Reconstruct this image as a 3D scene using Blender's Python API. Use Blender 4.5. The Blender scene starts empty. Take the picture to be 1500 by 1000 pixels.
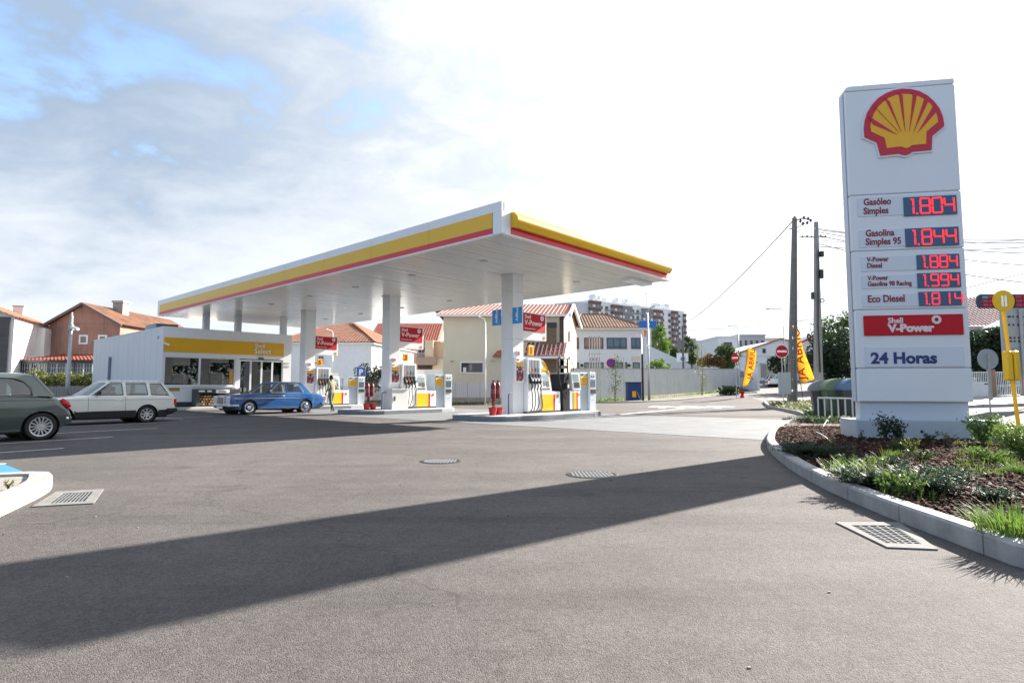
import bpy, bmesh, math, random
import numpy as np
from mathutils import Vector, Matrix, noise
PI = math.pi; R = math.radians
rnd = random.Random(7); nrg = np.random.default_rng(5)
scene = bpy.context.scene; C = scene.collection

# ---------------------------------------------------------------- camera, sky, sun, exposure
FPX, CAM_H, PITCH = 862.65, 1.15, R(4.524)
cam = bpy.data.cameras.new('camera'); cam_o = bpy.data.objects.new('camera', cam); C.objects.link(cam_o)
cam.sensor_width = 36; cam.lens = FPX * 36 / 1500; cam.clip_end = 4000; cam.clip_start = .05
cam_o.location = (0, 0, CAM_H); cam_o.rotation_euler = (PI / 2 + PITCH, 0, 0); scene.camera = cam_o
SUN_AZ, SUN_EL = R(39.3), R(27.5)
SD = Vector((math.cos(SUN_AZ) * math.cos(SUN_EL), math.sin(SUN_AZ) * math.cos(SUN_EL), math.sin(SUN_EL)))
sun = bpy.data.lights.new('sun', 'SUN'); sun.energy = 5.0; sun.angle = R(.53); sun.color = (1, .93, .84)
sun_o = bpy.data.objects.new('sun', sun); C.objects.link(sun_o); sun_o.rotation_euler = SD.to_track_quat('Z', 'Y').to_euler()
scene.view_settings.view_transform = 'Standard'; scene.view_settings.look = 'None'
scene.view_settings.gamma = 1; scene.view_settings.use_curve_mapping = False
scene.view_settings.exposure = 1.88
world = bpy.data.worlds.new('World'); scene.world = world; world.use_nodes = True
def make_sky():
    nt = world.node_tree; N = nt.nodes; Lk = nt.links; N.clear()
    out = N.new('ShaderNodeOutputWorld'); bg = N.new('ShaderNodeBackground'); bg.inputs['Strength'].default_value = .1
    Lk.new(bg.outputs[0], out.inputs[0])
    sky = N.new('ShaderNodeTexSky'); sky.sky_type = 'NISHITA'; sky.sun_disc = False
    sky.sun_elevation = SUN_EL; sky.sun_rotation = PI / 2 - SUN_AZ; sky.air_density = 1.0; sky.dust_density = .6
    tc = N.new('ShaderNodeTexCoord')
    def m(op, a, b=None, c=None):
        n = N.new('ShaderNodeMath'); n.operation = op
        for i, v in enumerate((a, b, c)):
            if v is None: continue
            if isinstance(v, (int, float)): n.inputs[i].default_value = v
            else: Lk.new(v, n.inputs[i])
        return n.outputs[0]
    def sm(v, a, b, lo=0., hi=1.):
        n = N.new('ShaderNodeMapRange'); n.interpolation_type = 'SMOOTHSTEP'; Lk.new(v, n.inputs[0])
        for i, k in zip((1, 2, 3, 4), (a, b, lo, hi)): n.inputs[i].default_value = k
        return n.outputs[0]
    def mix(f, a, b):
        n = N.new('ShaderNodeMix'); n.data_type = 'RGBA'; n.clamp_factor = True
        if isinstance(f, (int, float)): n.inputs[0].default_value = f
        else: Lk.new(f, n.inputs[0])
        for i, v in ((6, a), (7, b)):
            if isinstance(v, tuple): n.inputs[i].default_value = v + (1,)
            else: Lk.new(v, n.inputs[i])
        return n.outputs[2]
    sp = N.new('ShaderNodeSeparateXYZ'); Lk.new(tc.outputs['Generated'], sp.inputs[0])
    z = m('MAXIMUM', sp.outputs[2], 0.0); zz = m('ADD', z, .22)
    cb = N.new('ShaderNodeCombineXYZ'); Lk.new(m('DIVIDE', sp.outputs[0], zz), cb.inputs[0]); Lk.new(m('DIVIDE', sp.outputs[1], zz), cb.inputs[1])
    def nz(scale, detail, rough, off):
        mp = N.new('ShaderNodeMapping'); mp.inputs['Location'].default_value = off; mp.inputs['Rotation'].default_value = (0, 0, R(35)); mp.inputs['Scale'].default_value = (1, 1.2, 1)
        Lk.new(cb.outputs[0], mp.inputs[0])
        n = N.new('ShaderNodeTexNoise'); n.inputs['Scale'].default_value = scale; n.inputs['Detail'].default_value = detail; n.inputs['Roughness'].default_value = rough
        n.inputs['Distortion'].default_value = .25
        Lk.new(mp.outputs[0], n.inputs['Vector']); return n.outputs[0]
    big = nz(.75, 3, .5, (16.7, 9.5, 0)); fine = nz(3.3, 12, .60, (12.8, 3.0, 0))
    dt = N.new('ShaderNodeVectorMath'); dt.operation = 'DOT_PRODUCT'; Lk.new(tc.outputs['Generated'], dt.inputs[0]); dt.inputs[1].default_value = SD
    ds = dt.outputs['Value']
    bright = m('ADD', sm(ds, .15, .95), m('MULTIPLY', m('SUBTRACT', fine, .5), 1.0))
    bright = m('ADD', bright, m('MULTIPLY', m('SUBTRACT', big, .5), .9))
    hz = sm(z, .02, .42, .72, 0.)
    bright = m('ADD', bright, hz)
    cloud = mix(sm(bright, -.22, .82), (1.08, 1.42, 1.90), (2.6, 2.76, 2.95))
    cloud = mix(sm(m('ADD', ds, m('MULTIPLY', m('SUBTRACT', fine, .5), .9)), .52, 1.25), cloud, (4.6, 4.6, 4.7))
    cover = m('ADD', m('ADD', m('MULTIPLY', fine, 1.0), m('MULTIPLY', big, .6)), m('ADD', m('MULTIPLY', ds, .22), m('MULTIPLY', sm(z, .08, .45, 1., 0.), .30)))
    cov = sm(cover, 0.66, 0.86)
    Lk.new(mix(cov, sky.outputs[0], cloud), bg.inputs[0])
make_sky()

# ---------------------------------------------------------------- photo measuring helpers
_c, _s = math.cos(PITCH), math.sin(PITCH)
def ray(px, py):
    Y = -(py - 500) / FPX
    return Vector(((px - 750) / FPX, _c - Y * _s, _s + Y * _c))
def at(px, py, Y):                     # the point seen at px,py that stands Y metres ahead
    d = ray(px, py); return d * (Y / d.y) + Vector((0, 0, CAM_H))
def gp(px, py, z=0.):                  # the point of the level z seen at px,py
    d = ray(px, py); return d * ((z - CAM_H) / d.z) + Vector((0, 0, CAM_H))
def sstep(t): t = max(0, min(1, t)); return t * t * (3 - 2 * t)
def gz(x, y):                          # the land: level forecourt, rising gently to the street beyond
    a = .030 * max(0, min(34, x - 14)); b = (.018 * max(0, min(60, y - 40)) + .03 * max(0, min(40, y - 62))) * max(0, min(1, (x - 4) / 16.))
    return a + b
SB = Vector((-.287, 16.228, 0)); SA = R(42.16); SR = PI / 2 - SA      # station frame: V along the forecourt front, U along the canopy
DV = Vector((math.sin(SA), math.cos(SA), 0)); DU = Vector((-math.cos(SA), math.sin(SA), 0))
def W(v, u, z=0.): return SB + DV * v + DU * u + Vector((0, 0, z))

# ---------------------------------------------------------------- materials
MATS = {}
def mat(name, col, rough=.6, metal=0., var=0., scale=3., bump=0., bscale=60., emit=None, spec=.5, coat=0., streak=0., col2=None):
    if name in MATS: return MATS[name]
    m = bpy.data.materials.new(name); m.use_nodes = True; nt = m.node_tree; N = nt.nodes; L = nt.links
    b = N['Principled BSDF']; b.inputs['Base Color'].default_value = (*col, 1); b.inputs['Roughness'].default_value = rough
    b.inputs['Metallic'].default_value = metal; b.inputs['Specular IOR Level'].default_value = spec
    if coat: b.inputs['Coat Weight'].default_value = coat; b.inputs['Coat Roughness'].default_value = .04
    if emit: b.inputs['Emission Color'].default_value = (*emit[0], 1); b.inputs['Emission Strength'].default_value = emit[1]
    tc = N.new('ShaderNodeTexCoord')
    if var or streak:
        n = N.new('ShaderNodeTexNoise'); n.inputs['Scale'].default_value = scale; n.inputs['Detail'].default_value = 6; n.inputs['Roughness'].default_value = .6
        L.new(tc.outputs['Object'], n.inputs['Vector'])
        r = N.new('ShaderNodeMapRange'); L.new(n.outputs[0], r.inputs[0]); r.inputs[1].default_value = .3; r.inputs[2].default_value = .7
        mx = N.new('ShaderNodeMix'); mx.data_type = 'RGBA'; L.new(r.outputs[0], mx.inputs[0])
        c2 = col2 or tuple(c * (1 - var) for c in col)
        mx.inputs[6].default_value = (*c2, 1); mx.inputs[7].default_value = (*[min(1, c * (1 + var * .3)) for c in col], 1)
        res = mx.outputs[2]
        if streak:
            mp = N.new('ShaderNodeMapping'); mp.inputs['Scale'].default_value = (2.5, 2.5, .25); L.new(tc.outputs['Object'], mp.inputs[0])
            n2 = N.new('ShaderNodeTexNoise'); n2.inputs['Scale'].default_value = 1.6; n2.inputs['Detail'].default_value = 5; L.new(mp.outputs[0], n2.inputs['Vector'])
            r2 = N.new('ShaderNodeMapRange'); L.new(n2.outputs[0], r2.inputs[0]); r2.inputs[1].default_value = .5; r2.inputs[2].default_value = .75; r2.inputs[4].default_value = streak
            mx2 = N.new('ShaderNodeMix'); mx2.data_type = 'RGBA'; L.new(r2.outputs[0], mx2.inputs[0]); L.new(res, mx2.inputs[6])
            mx2.inputs[7].default_value = (*[c * .35 for c in col], 1); res = mx2.outputs[2]
        L.new(res, b.inputs['Base Color'])
    if bump:
        n = N.new('ShaderNodeTexNoise'); n.inputs['Scale'].default_value = bscale; n.inputs['Detail'].default_value = 4; L.new(tc.outputs['Object'], n.inputs['Vector'])
        bp = N.new('ShaderNodeBump'); bp.inputs['Strength'].default_value = bump; bp.inputs['Distance'].default_value = .02; L.new(n.outputs[0], bp.inputs['Height']); L.new(bp.outputs[0], b.inputs['Normal'])
    MATS[name] = m; return m
def leafmat(name, col, col2):
    if name in MATS: return MATS[name]
    m = bpy.data.materials.new(name); m.use_nodes = True; nt = m.node_tree; N = nt.nodes; L = nt.links; N.clear()
    out = N.new('ShaderNodeOutputMaterial'); d = N.new('ShaderNodeBsdfPrincipled'); d.inputs['Roughness'].default_value = .55; t = N.new('ShaderNodeBsdfTranslucent'); mx = N.new('ShaderNodeMixShader'); mx.inputs[0].default_value = .35
    g = N.new('ShaderNodeNewGeometry'); cm = N.new('ShaderNodeMix'); cm.data_type = 'RGBA'; L.new(g.outputs['Random Per Island'], cm.inputs[0])
    cm.inputs[6].default_value = (*col, 1); cm.inputs[7].default_value = (*col2, 1)
    L.new(cm.outputs[2], d.inputs['Base Color']); L.new(cm.outputs[2], t.inputs[0]); L.new(d.outputs[0], mx.inputs[1]); L.new(t.outputs[0], mx.inputs[2]); L.new(mx.outputs[0], out.inputs[0])
    MATS[name] = m; return m
def islandmat(name, cols, rough=.8, spec=.5):
    if name in MATS: return MATS[name]
    m = bpy.data.materials.new(name); m.use_nodes = True; nt = m.node_tree; N = nt.nodes; L = nt.links; b = N['Principled BSDF']; b.inputs['Roughness'].default_value = rough; b.inputs['Specular IOR Level'].default_value = spec
    g = N.new('ShaderNodeNewGeometry'); cr = N.new('ShaderNodeValToRGB'); L.new(g.outputs['Random Per Island'], cr.inputs[0]); cr.color_ramp.interpolation = 'CONSTANT'
    e = cr.color_ramp.elements
    while len(e) < len(cols): e.new(.5)
    for i, c in enumerate(cols): e[i].position = i / len(cols); e[i].color = (*c, 1)
    L.new(cr.outputs[0], b.inputs['Base Color']); MATS[name] = m; return m
def clothmat(name, col):
    m = bpy.data.materials.new(name); m.use_nodes = True; nt = m.node_tree; N = nt.nodes; L = nt.links; N.clear()
    out = N.new('ShaderNodeOutputMaterial'); d = N.new('ShaderNodeBsdfDiffuse'); t = N.new('ShaderNodeBsdfTranslucent'); mx = N.new('ShaderNodeMixShader'); mx.inputs[0].default_value = .55
    d.inputs[0].default_value = (*col, 1); t.inputs[0].default_value = (*col, 1); L.new(d.outputs[0], mx.inputs[1]); L.new(t.outputs[0], mx.inputs[2]); L.new(mx.outputs[0], out.inputs[0]); return m
def glassmat(name, tint=(.75, .85, .85), gl=.10):
    if name in MATS: return MATS[name]
    m = bpy.data.materials.new(name); m.use_nodes = True; nt = m.node_tree; N = nt.nodes; L = nt.links; N.clear()
    out = N.new('ShaderNodeOutputMaterial'); t = N.new('ShaderNodeBsdfTransparent'); t.inputs[0].default_value = (*tint, 1); g = N.new('ShaderNodeBsdfGlossy'); g.inputs['Roughness'].default_value = .015
    lw = N.new('ShaderNodeLayerWeight'); lw.inputs[0].default_value = .35; r = N.new('ShaderNodeMapRange'); L.new(lw.outputs['Fresnel'], r.inputs[0]); r.inputs[3].default_value = gl; r.inputs[4].default_value = 1
    mx = N.new('ShaderNodeMixShader'); L.new(r.outputs[0], mx.inputs[0]); L.new(t.outputs[0], mx.inputs[1]); L.new(g.outputs[0], mx.inputs[2]); L.new(mx.outputs[0], out.inputs[0])
    MATS[name] = m; return m
def asphalt(name, base, warm, spec=.3):
    m = bpy.data.materials.new(name); m.use_nodes = True; nt = m.node_tree; N = nt.nodes; L = nt.links; b = N['Principled BSDF']
    b.inputs['Roughness'].default_value = .88; b.inputs['Specular IOR Level'].default_value = spec
    tc = N.new('ShaderNodeTexCoord')
    def nz(s, d, rg=.6, sc=None):
        n = N.new('ShaderNodeTexNoise'); n.inputs['Scale'].default_value = s; n.inputs['Detail'].default_value = d; n.inputs['Roughness'].default_value = rg
        if sc:
            mp = N.new('ShaderNodeMapping'); mp.inputs['Scale'].default_value = sc; mp.inputs['Rotation'].default_value = (0, 0, -SR); L.new(tc.outputs['Object'], mp.inputs[0]); L.new(mp.outputs[0], n.inputs['Vector'])
        else: L.new(tc.outputs['Object'], n.inputs['Vector'])
        return n.outputs[0]
    def mr(v, a, b_, lo, hi):
        r = N.new('ShaderNodeMapRange'); L.new(v, r.inputs[0])
        for i, k in zip((1, 2, 3, 4), (a, b_, lo, hi)): r.inputs[i].default_value = k
        return r.outputs[0]
    def mul(a, b_):
        n = N.new('ShaderNodeMath'); n.operation = 'MULTIPLY'; L.new(a, n.inputs[0]); L.new(b_, n.inputs[1]); return n.outputs[0]
    big = mr(nz(.28, 6, .65), .3, .7, .74, 1.16); mid = mr(nz(1.9, 8, .75), .3, .72, .82, 1.12)
    lane = mr(nz(.5, 4, .6, (.25, 2.2, 1)), .3, .7, .9, 1.08)
    v = N.new('ShaderNodeTexVoronoi'); v.inputs['Scale'].default_value = 150; L.new(tc.outputs['Object'], v.inputs['Vector'])
    vs = N.new('ShaderNodeSeparateXYZ'); L.new(v.outputs['Color'], vs.inputs[0]); stone = mr(vs.outputs[0], 0, 1, .72, 1.28)
    v2 = N.new('ShaderNodeTexVoronoi'); v2.inputs['Scale'].default_value = 34; L.new(tc.outputs['Object'], v2.inputs['Vector'])
    vs2 = N.new('ShaderNodeSeparateXYZ'); L.new(v2.outputs['Color'], vs2.inputs[0]); st2 = mr(vs2.outputs[1], 0, 1, .88, 1.12)
    pit_dark = mr(nz(60, 3, .7), .36, .46, .62, 1.0)
    track = mr(nz(.9, 6, .65, (.10, 1.6, 1)), .52, .70, 1.0, .74)
    v3 = N.new('ShaderNodeTexVoronoi'); v3.inputs['Scale'].default_value = .9; L.new(tc.outputs['Object'], v3.inputs['Vector']); spot = mr(v3.outputs['Distance'], .04, .16, .72, 1.0)
    v4 = N.new('ShaderNodeTexVoronoi'); v4.feature = 'DISTANCE_TO_EDGE'; v4.inputs['Scale'].default_value = .22; wv = N.new('ShaderNodeTexNoise'); wv.inputs['Scale'].default_value = 1.5; wv.inputs['Detail'].default_value = 6; L.new(tc.outputs['Object'], wv.inputs['Vector'])
    ad = N.new('ShaderNodeVectorMath'); ad.operation = 'ADD'; L.new(tc.outputs['Object'], ad.inputs[0]); L.new(wv.outputs['Color'], ad.inputs[1]); L.new(ad.outputs[0], v4.inputs['Vector']); crack = mr(v4.outputs['Distance'], .0, .0035, .72, 1.0)
    k = mul(mul(mul(mul(big, mid), mul(lane, stone)), st2), mul(pit_dark, mul(track, mul(spot, crack))))
    cm = N.new('ShaderNodeMix'); cm.data_type = 'RGBA'; L.new(nz(.18, 3), cm.inputs[0]); cm.inputs[6].default_value = (*base, 1); cm.inputs[7].default_value = (*warm, 1)
    sc = N.new('ShaderNodeVectorMath'); sc.operation = 'SCALE'; L.new(cm.outputs[2], sc.inputs[0]); L.new(k, sc.inputs['Scale']); L.new(sc.outputs[0], b.inputs['Base Color'])
    ht = N.new('ShaderNodeMath'); ht.operation = 'SUBTRACT'; L.new(nz(90, 3, .7), ht.inputs[0]); L.new(v.outputs['Distance'], ht.inputs[1])
    bp = N.new('ShaderNodeBump'); bp.inputs['Strength'].default_value = .55; bp.inputs['Distance'].default_value = .006; L.new(ht.outputs[0], bp.inputs['Height']); L.new(bp.outputs[0], b.inputs['Normal'])
    MATS[name] = m; return m
WHITE = mat('white_paint', (.78, .79, .80), .35, var=.05, scale=1.5); WHITEG = mat('white_gloss', (.80, .81, .83), .22)
TOTEM = mat('sign_aluminium', (.70, .74, .78), .3, var=.03, scale=.8)
GREY = mat('grey_metal', (.36, .38, .40), .4, .3); DARK = mat('dark_plastic', (.025, .027, .03), .45); BLACK = mat('rubber', (.018, .018, .018), .7)
CHROME = mat('chrome', (.75, .76, .78), .12, 1.); STEEL = mat('galvanised_steel', (.42, .44, .45), .45, .6, var=.15, scale=8)
RED = mat('signal_red', (.50, .010, .02), .55, spec=.25); YEL = mat('bright_yellow', (.84, .46, .004), .4); REDD = mat('lettering_red', (.30, .012, .03), .5)
NAVY = mat('navy_blue', (.012, .03, .16), .45); BLUE = mat('banner_blue', (.02, .28, .72), .45)
CONC = mat('kerb_concrete', (.34, .34, .33), .85, var=.28, scale=5, bump=.25, bscale=90, streak=.25)
CONCD = mat('island_concrete', (.20, .22, .24), .8, var=.25, scale=4, bump=.2, streak=.3)
RENDER = mat('white_render', (.76, .76, .75), .85, var=.10, scale=.9, streak=.10, bump=.08, bscale=40)
DGLASS = mat('dark_window_glass', (.02, .028, .035), .06, spec=.8)
PGLASS = glassmat('clear_glass'); CGLASS = glassmat('car_glass', (.62, .70, .68), .12); SGLASS = glassmat('shop_glass', (.36, .46, .46), .13)
BARK = mat('tree_bark', (.12, .09, .07), .9, var=.4, scale=12)
ROOFT = mat('terracotta_tile', (.42, .16, .075), .8, var=.55, scale=2.2, col2=(.20, .10, .06)); ROOFO = mat('orange_tile', (.35, .14, .075), .75, var=.25, scale=2)
ROOFP = mat('old_tile', (.27, .11, .06), .9, var=.6, scale=.9, col2=(.09, .065, .04)); ROOFR = mat('red_ribbed_tile', (.27, .07, .055), .7, var=.3)

# ---------------------------------------------------------------- mesh builder
class MB:
    def __init__(s): s.v = []; s.f = []; s.m = []; s.k = 0
    def mi(s, k): s.k = k; return s
    def add(s, v, f):
        o = len(s.v); s.v += [tuple(p) for p in v]; s.f += [tuple(i + o for i in q) for q in f]; s.m += [s.k] * len(f); return s
    def box(s, x0, x1, y0, y1, z0, z1):
        return s.add([(x0, y0, z0), (x1, y0, z0), (x1, y1, z0), (x0, y1, z0), (x0, y0, z1), (x1, y0, z1), (x1, y1, z1), (x0, y1, z1)],
                     [(0, 3, 2, 1), (4, 5, 6, 7), (0, 1, 5, 4), (1, 2, 6, 5), (2, 3, 7, 6), (3, 0, 4, 7)])
    def cbox(s, c, d): return s.box(c[0] - d[0] / 2, c[0] + d[0] / 2, c[1] - d[1] / 2, c[1] + d[1] / 2, c[2] - d[2] / 2, c[2] + d[2] / 2)
    def poly(s, pts): return s.add(pts, [tuple(range(len(pts)))])
    def prism(s, poly, a, b, ax='z'):   # outline extruded along an axis (ax y: outline is x,z; ax x: outline is y,z)
        n = len(poly); mk = {'z': lambda p, t: (p[0], p[1], t), 'y': lambda p, t: (p[0], t, p[1]), 'x': lambda p, t: (t, p[0], p[1])}[ax]
        v = [mk(p, a) for p in poly] + [mk(p, b) for p in poly]
        return s.add(v, [tuple(range(n))[::-1], tuple(range(n, 2 * n))] + [(i, (i + 1) % n, n + (i + 1) % n, n + i) for i in range(n)])
    def tube(s, pts, r, n=8, cap=True):
        pts = [Vector(p) for p in pts]; m = len(pts); rr = r if isinstance(r, (list, tuple)) else [r] * m; v = []; f = []; up = None
        for i, p in enumerate(pts):
            d = (pts[min(i + 1, m - 1)] - pts[max(i - 1, 0)])
            if d.length < 1e-9: d = Vector((0, 0, 1))
            d.normalize()
            if up is None: up = d.orthogonal().normalized()
            else:
                up = up - d * up.dot(d)
                up = up.normalized() if up.length > 1e-6 else d.orthogonal().normalized()
            w = d.cross(up)
            v += [p + (up * math.cos(2 * PI * k / n) + w * math.sin(2 * PI * k / n)) * rr[i] for k in range(n)]
        for i in range(m - 1): f += [(i * n + k, i * n + (k + 1) % n, (i + 1) * n + (k + 1) % n, (i + 1) * n + k) for k in range(n)]
        if cap: f += [tuple(range(n))[::-1], tuple(range((m - 1) * n, m * n))]
        return s.add(v, f)
    def lathe(s, prof, n=24, ax='z', c=(0, 0, 0)):
        v = []; f = []; m = len(prof)
        for k in range(n):
            a = 2 * PI * k / n; ca, sa = math.cos(a), math.sin(a)
            for r, h in prof:
                p = {'z': (r * ca, r * sa, h), 'y': (r * ca, h, r * sa), 'x': (h, r * ca, r * sa)}[ax]
                v.append((p[0] + c[0], p[1] + c[1], p[2] + c[2]))
        for k in range(n):
            k2 = (k + 1) % n
            f += [(k * m + i, k2 * m + i, k2 * m + i + 1, k * m + i + 1) for i in range(m - 1)]
        return s.add(v, f)
    def cyl(s, c, r, h, ax='z', n=20): return s.lathe([(0, 0), (r, 0), (r, h), (0, h)], n, ax, c)
    def quadbar(s, a, b, w, t, up=(0, 0, 1)):   # rectangular bar from a to b, w across, t along up
        a, b, up = Vector(a), Vector(b), Vector(up); d = (b - a).normalized(); sd = d.cross(up).normalized() * (w / 2); u = sd.cross(d).normalized() * (t / 2)
        v = [p + q for p in (a, b) for q in (-sd - u, sd - u, sd + u, -sd + u)]
        return s.add(v, [(0, 3, 2, 1), (4, 5, 6, 7), (0, 1, 5, 4), (1, 2, 6, 5), (2, 3, 7, 6), (3, 0, 4, 7)])
    def mesh(s, name, mats, smooth=False):
        me = bpy.data.meshes.new(name); me.from_pydata(s.v, [], s.f)
        for m in (mats if isinstance(mats, (list, tuple)) else [mats]): me.materials.append(m)
        if max(s.m or [0]): me.polygons.foreach_set('material_index', s.m)
        if smooth: me.polygons.foreach_set('use_smooth', [True] * len(s.f))
        bm = bmesh.new(); bm.from_mesh(me); bmesh.ops.recalc_face_normals(bm, faces=bm.faces); bm.to_mesh(me); bm.free()
        me.update(); return me
    def build(s, name, mats, parent=None, loc=(0, 0, 0), rz=0, smooth=False, bevel=0, seg=2, sharp=None):
        me = s.mesh(name, mats, smooth or sharp is not None)
        o = bpy.data.objects.new(name, me); C.objects.link(o); o.location = loc; o.rotation_euler = (0, 0, rz)
        if parent: o.parent = parent
        if sharp is not None: me.set_sharp_from_angle(angle=R(sharp))
        if bevel:
            b = o.modifiers.new('bevel', 'BEVEL'); b.width = bevel; b.segments = seg; b.limit_method = 'ANGLE'; b.angle_limit = R(35)
        return o
def tag(o, label=None, cat=None, group=None, kind=None):
    for k, v in (('label', label), ('category', cat), ('group', group), ('kind', kind)):
        if v: o[k] = v
    return o
def thing(name, label, cat, loc=(0, 0, 0), rz=0, group=None):
    o = bpy.data.objects.new(name, None); C.objects.link(o); o.location = loc; o.rotation_euler = (0, 0, rz); o.empty_display_size = .2
    return tag(o, label, cat, group)
def sub(o, parent, name=None, loc=None, rz=None, mat_=None):      # copy of a part sharing its mesh
    c = o.copy(); C.objects.link(c); c.parent = parent
    if name: c.name = name
    if loc is not None: c.location = loc
    if rz is not None: c.rotation_euler = (0, 0, rz)
    return c
def copy_tree(o, parent=None, depth=0):
    c = o.copy(); C.objects.link(c); c.parent = parent
    for ch in [k for k in bpy.data.objects if k.parent is o]: copy_tree(ch, c, depth + 1)
    return c
def structure(o): o['kind'] = 'structure'; return o
def text(s, size, m, parent=None, loc=(0, 0, 0), rot=(PI / 2, 0, 0), bold=.0, sx=1., ext=.004, align='LEFT', name='lettering', spacing=1.):
    cu = bpy.data.curves.new('t', 'FONT'); cu.body = s; cu.size = size; cu.offset = bold; cu.extrude = ext; cu.align_x = align; cu.space_character = spacing; cu.resolution_u = 3
    t = bpy.data.objects.new('t', cu); C.objects.link(t); dg = bpy.context.evaluated_depsgraph_get()
    me = bpy.data.meshes.new_from_object(t.evaluated_get(dg)); bpy.data.objects.remove(t); bpy.data.curves.remove(cu)
    me.name = name; me.materials.clear(); me.materials.append(m)
    o = bpy.data.objects.new(name, me); C.objects.link(o); o.location = loc; o.rotation_euler = rot; o.scale = (sx, 1, 1)
    if parent: o.parent = parent
    return o
# ================================================================ SETTING: ground, slab, markings, bed
ASPH = asphalt('forecourt_asphalt', (.101, .093, .091), (.114, .102, .096))
def drape(name, corners, m, dz, nx=12, ny=12, uvf=None):
    a, b, c_, d = [Vector((p[0], p[1], 0)) for p in corners]; v = []; f = []
    for j in range(ny + 1):
        for i in range(nx + 1):
            s_, t = i / nx, j / ny; p = (a * (1 - s_) + b * s_) * (1 - t) + (d * (1 - s_) + c_ * s_) * t
            v.append((p.x, p.y, gz(p.x, p.y) + dz))
    for j in range(ny):
        for i in range(nx): k = j * (nx + 1) + i; f.append((k, k + 1, k + nx + 2, k + nx + 1))
    mb = MB(); mb.add(v, f); return structure(mb.build(name, m, smooth=True))
def make_ground():
    xs = sorted(set([-1500, -600, -300, -150] + list(range(-100, 0, 10)) + list(np.arange(0, 72, 2.).tolist()) + [80, 100, 140, 220, 400, 700, 1500]))
    ys = sorted(set([-200, -60, -20] + list(range(0, 36, 4)) + list(range(36, 112, 2)) + [120, 150, 200, 300, 500, 900, 2000]))
    v = [(x, y, gz(x, y)) for y in ys for x in xs]; n = len(xs)
    f = [(j * n + i, j * n + i + 1, (j + 1) * n + i + 1, (j + 1) * n + i) for j in range(len(ys) - 1) for i in range(n - 1)]
    mb = MB(); mb.add(v, f); structure(mb.build('ground', ASPH, smooth=True))
make_ground()
SLABM = mat('forecourt_slab_concrete', (.150, .158, .166), .88, var=.25, scale=1.3, bump=.15, bscale=120, spec=.4)
def make_slab():
    par = structure(MB().prism([tuple(W(v, u).xy) for v, u in ((1.7, -6.6), (10.6, -6.6), (10.6, 27), (1.7, 22.9))], -.02, .003).build('concrete_slab_base', mat('slab_joint', (.10, .10, .10), .9)))
    for iu in range(9):                                            # cast bays with sawn joints
        for iv in range(3):
            u0 = -6.6 + iu * 3.3; v0 = 1.7 + iv * 2.97
            if u0 > 19: continue
            pts = [tuple(W(v, u).xy) for v, u in ((v0, u0), (v0 + 2.955, u0), (v0 + 2.955, u0 + 3.285), (v0, u0 + 3.285))]
            MB().prism(pts, -.01, .006).build('slab_bay', SLABM, par)
make_slab()
PAINT = mat('road_paint', (.62, .62, .60), .7, var=.35, scale=9)
def strip(name, pts, w, m=PAINT, dz=.005):
    mb = MB(); P = [Vector((p[0], p[1], 0)) for p in pts]
    for a, b in zip(P, P[1:]):
        n = max(1, int((b - a).length / 2)); sd = (b - a).normalized().cross(Vector((0, 0, 1))) * w / 2
        for i in range(n):
            p, q = a.lerp(b, i / n), a.lerp(b, (i + 1) / n)
            mb.poly([(r_.x, r_.y, gz(r_.x, r_.y) + dz) for r_ in (p - sd, q - sd, q + sd, p + sd)])
    return structure(mb.build(name, m))
ang = R(235)
for k, (px, py, L_) in enumerate([(93, 656.5, 5.0), (165, 640, 5.0), (230, 627, 5.0), (280, 616.5, 5.0), (312, 609.5, 5.0)]):
    p = gp(px, py); strip('parking_line', [p.xy, (p.x + math.cos(ang) * L_, p.y + math.sin(ang) * L_)], .1)
p = gp(338, 604.5); strip('parking_line', [p.xy, (p.x + math.cos(ang) * 4, p.y + math.sin(ang) * 4)], .1)
strip('parking_line', [gp(205, 611).xy, gp(268, 613.5).xy], .1)
# blue painted bay at the left edge
blue = mat('blue_bay_paint', (.045, .22, .50), .7, var=.2, scale=5)
bp = [gp(0, 699.5), gp(48, 696), gp(0, 678), gp(-90, 672), gp(-160, 706)]
structure(MB().prism([tuple(q.xy) for q in bp], -.01, .005).build('blue_parking_bay', blue))
strip('bay_line', [gp(-60, 683).xy, gp(9, 679.5).xy], .10, dz=.009)
# road arrows and worn letters painted far out on the forecourt
strip('road_line', [gp(902, 607.5).xy, gp(1000, 598.5).xy, gp(1060, 595.5).xy], .22, dz=.006)
for i in range(9):
    x0 = 955 + i * 13.5
    strip('road_lettering', [gp(x0, 596.2 + (i % 2)).xy, gp(x0 + 9, 594.3 + (i % 3) * .6).xy], .5, dz=.006)
# the street behind the sign and its pavement
ROAD = asphalt('street_asphalt', (.135, .133, .13), (.145, .14, .135), .5)
drape('road', [(12.5, 15.5), (46, 15.5), (46, 27.5), (15.5, 27.5)], ROAD, .006)
drape('road', [(17.5, 40), (27.5, 38), (46, 92), (30.5, 92)], ROAD, .006, 8, 30)
PAVE = mat('pavement_concrete', (.28, .275, .265), .8, var=.25, scale=2)
drape('pavement', [(18, 34.5), (26, 29), (28, 39), (21.2, 50)], PAVE, .012)
drape('pavement', [(17, 28.1), (60, 28.1), (60, 44), (19, 44)], PAVE, .13)
kb = MB()
for i in range(22):
    x = 16 + i * 1.5; kb.box(x, x + 1.48, 27.6, 28.1, gz(x, 28) - .1, gz(x, 28) + .16)
tag(kb.build('kerb', CONC), kind='structure')
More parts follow.
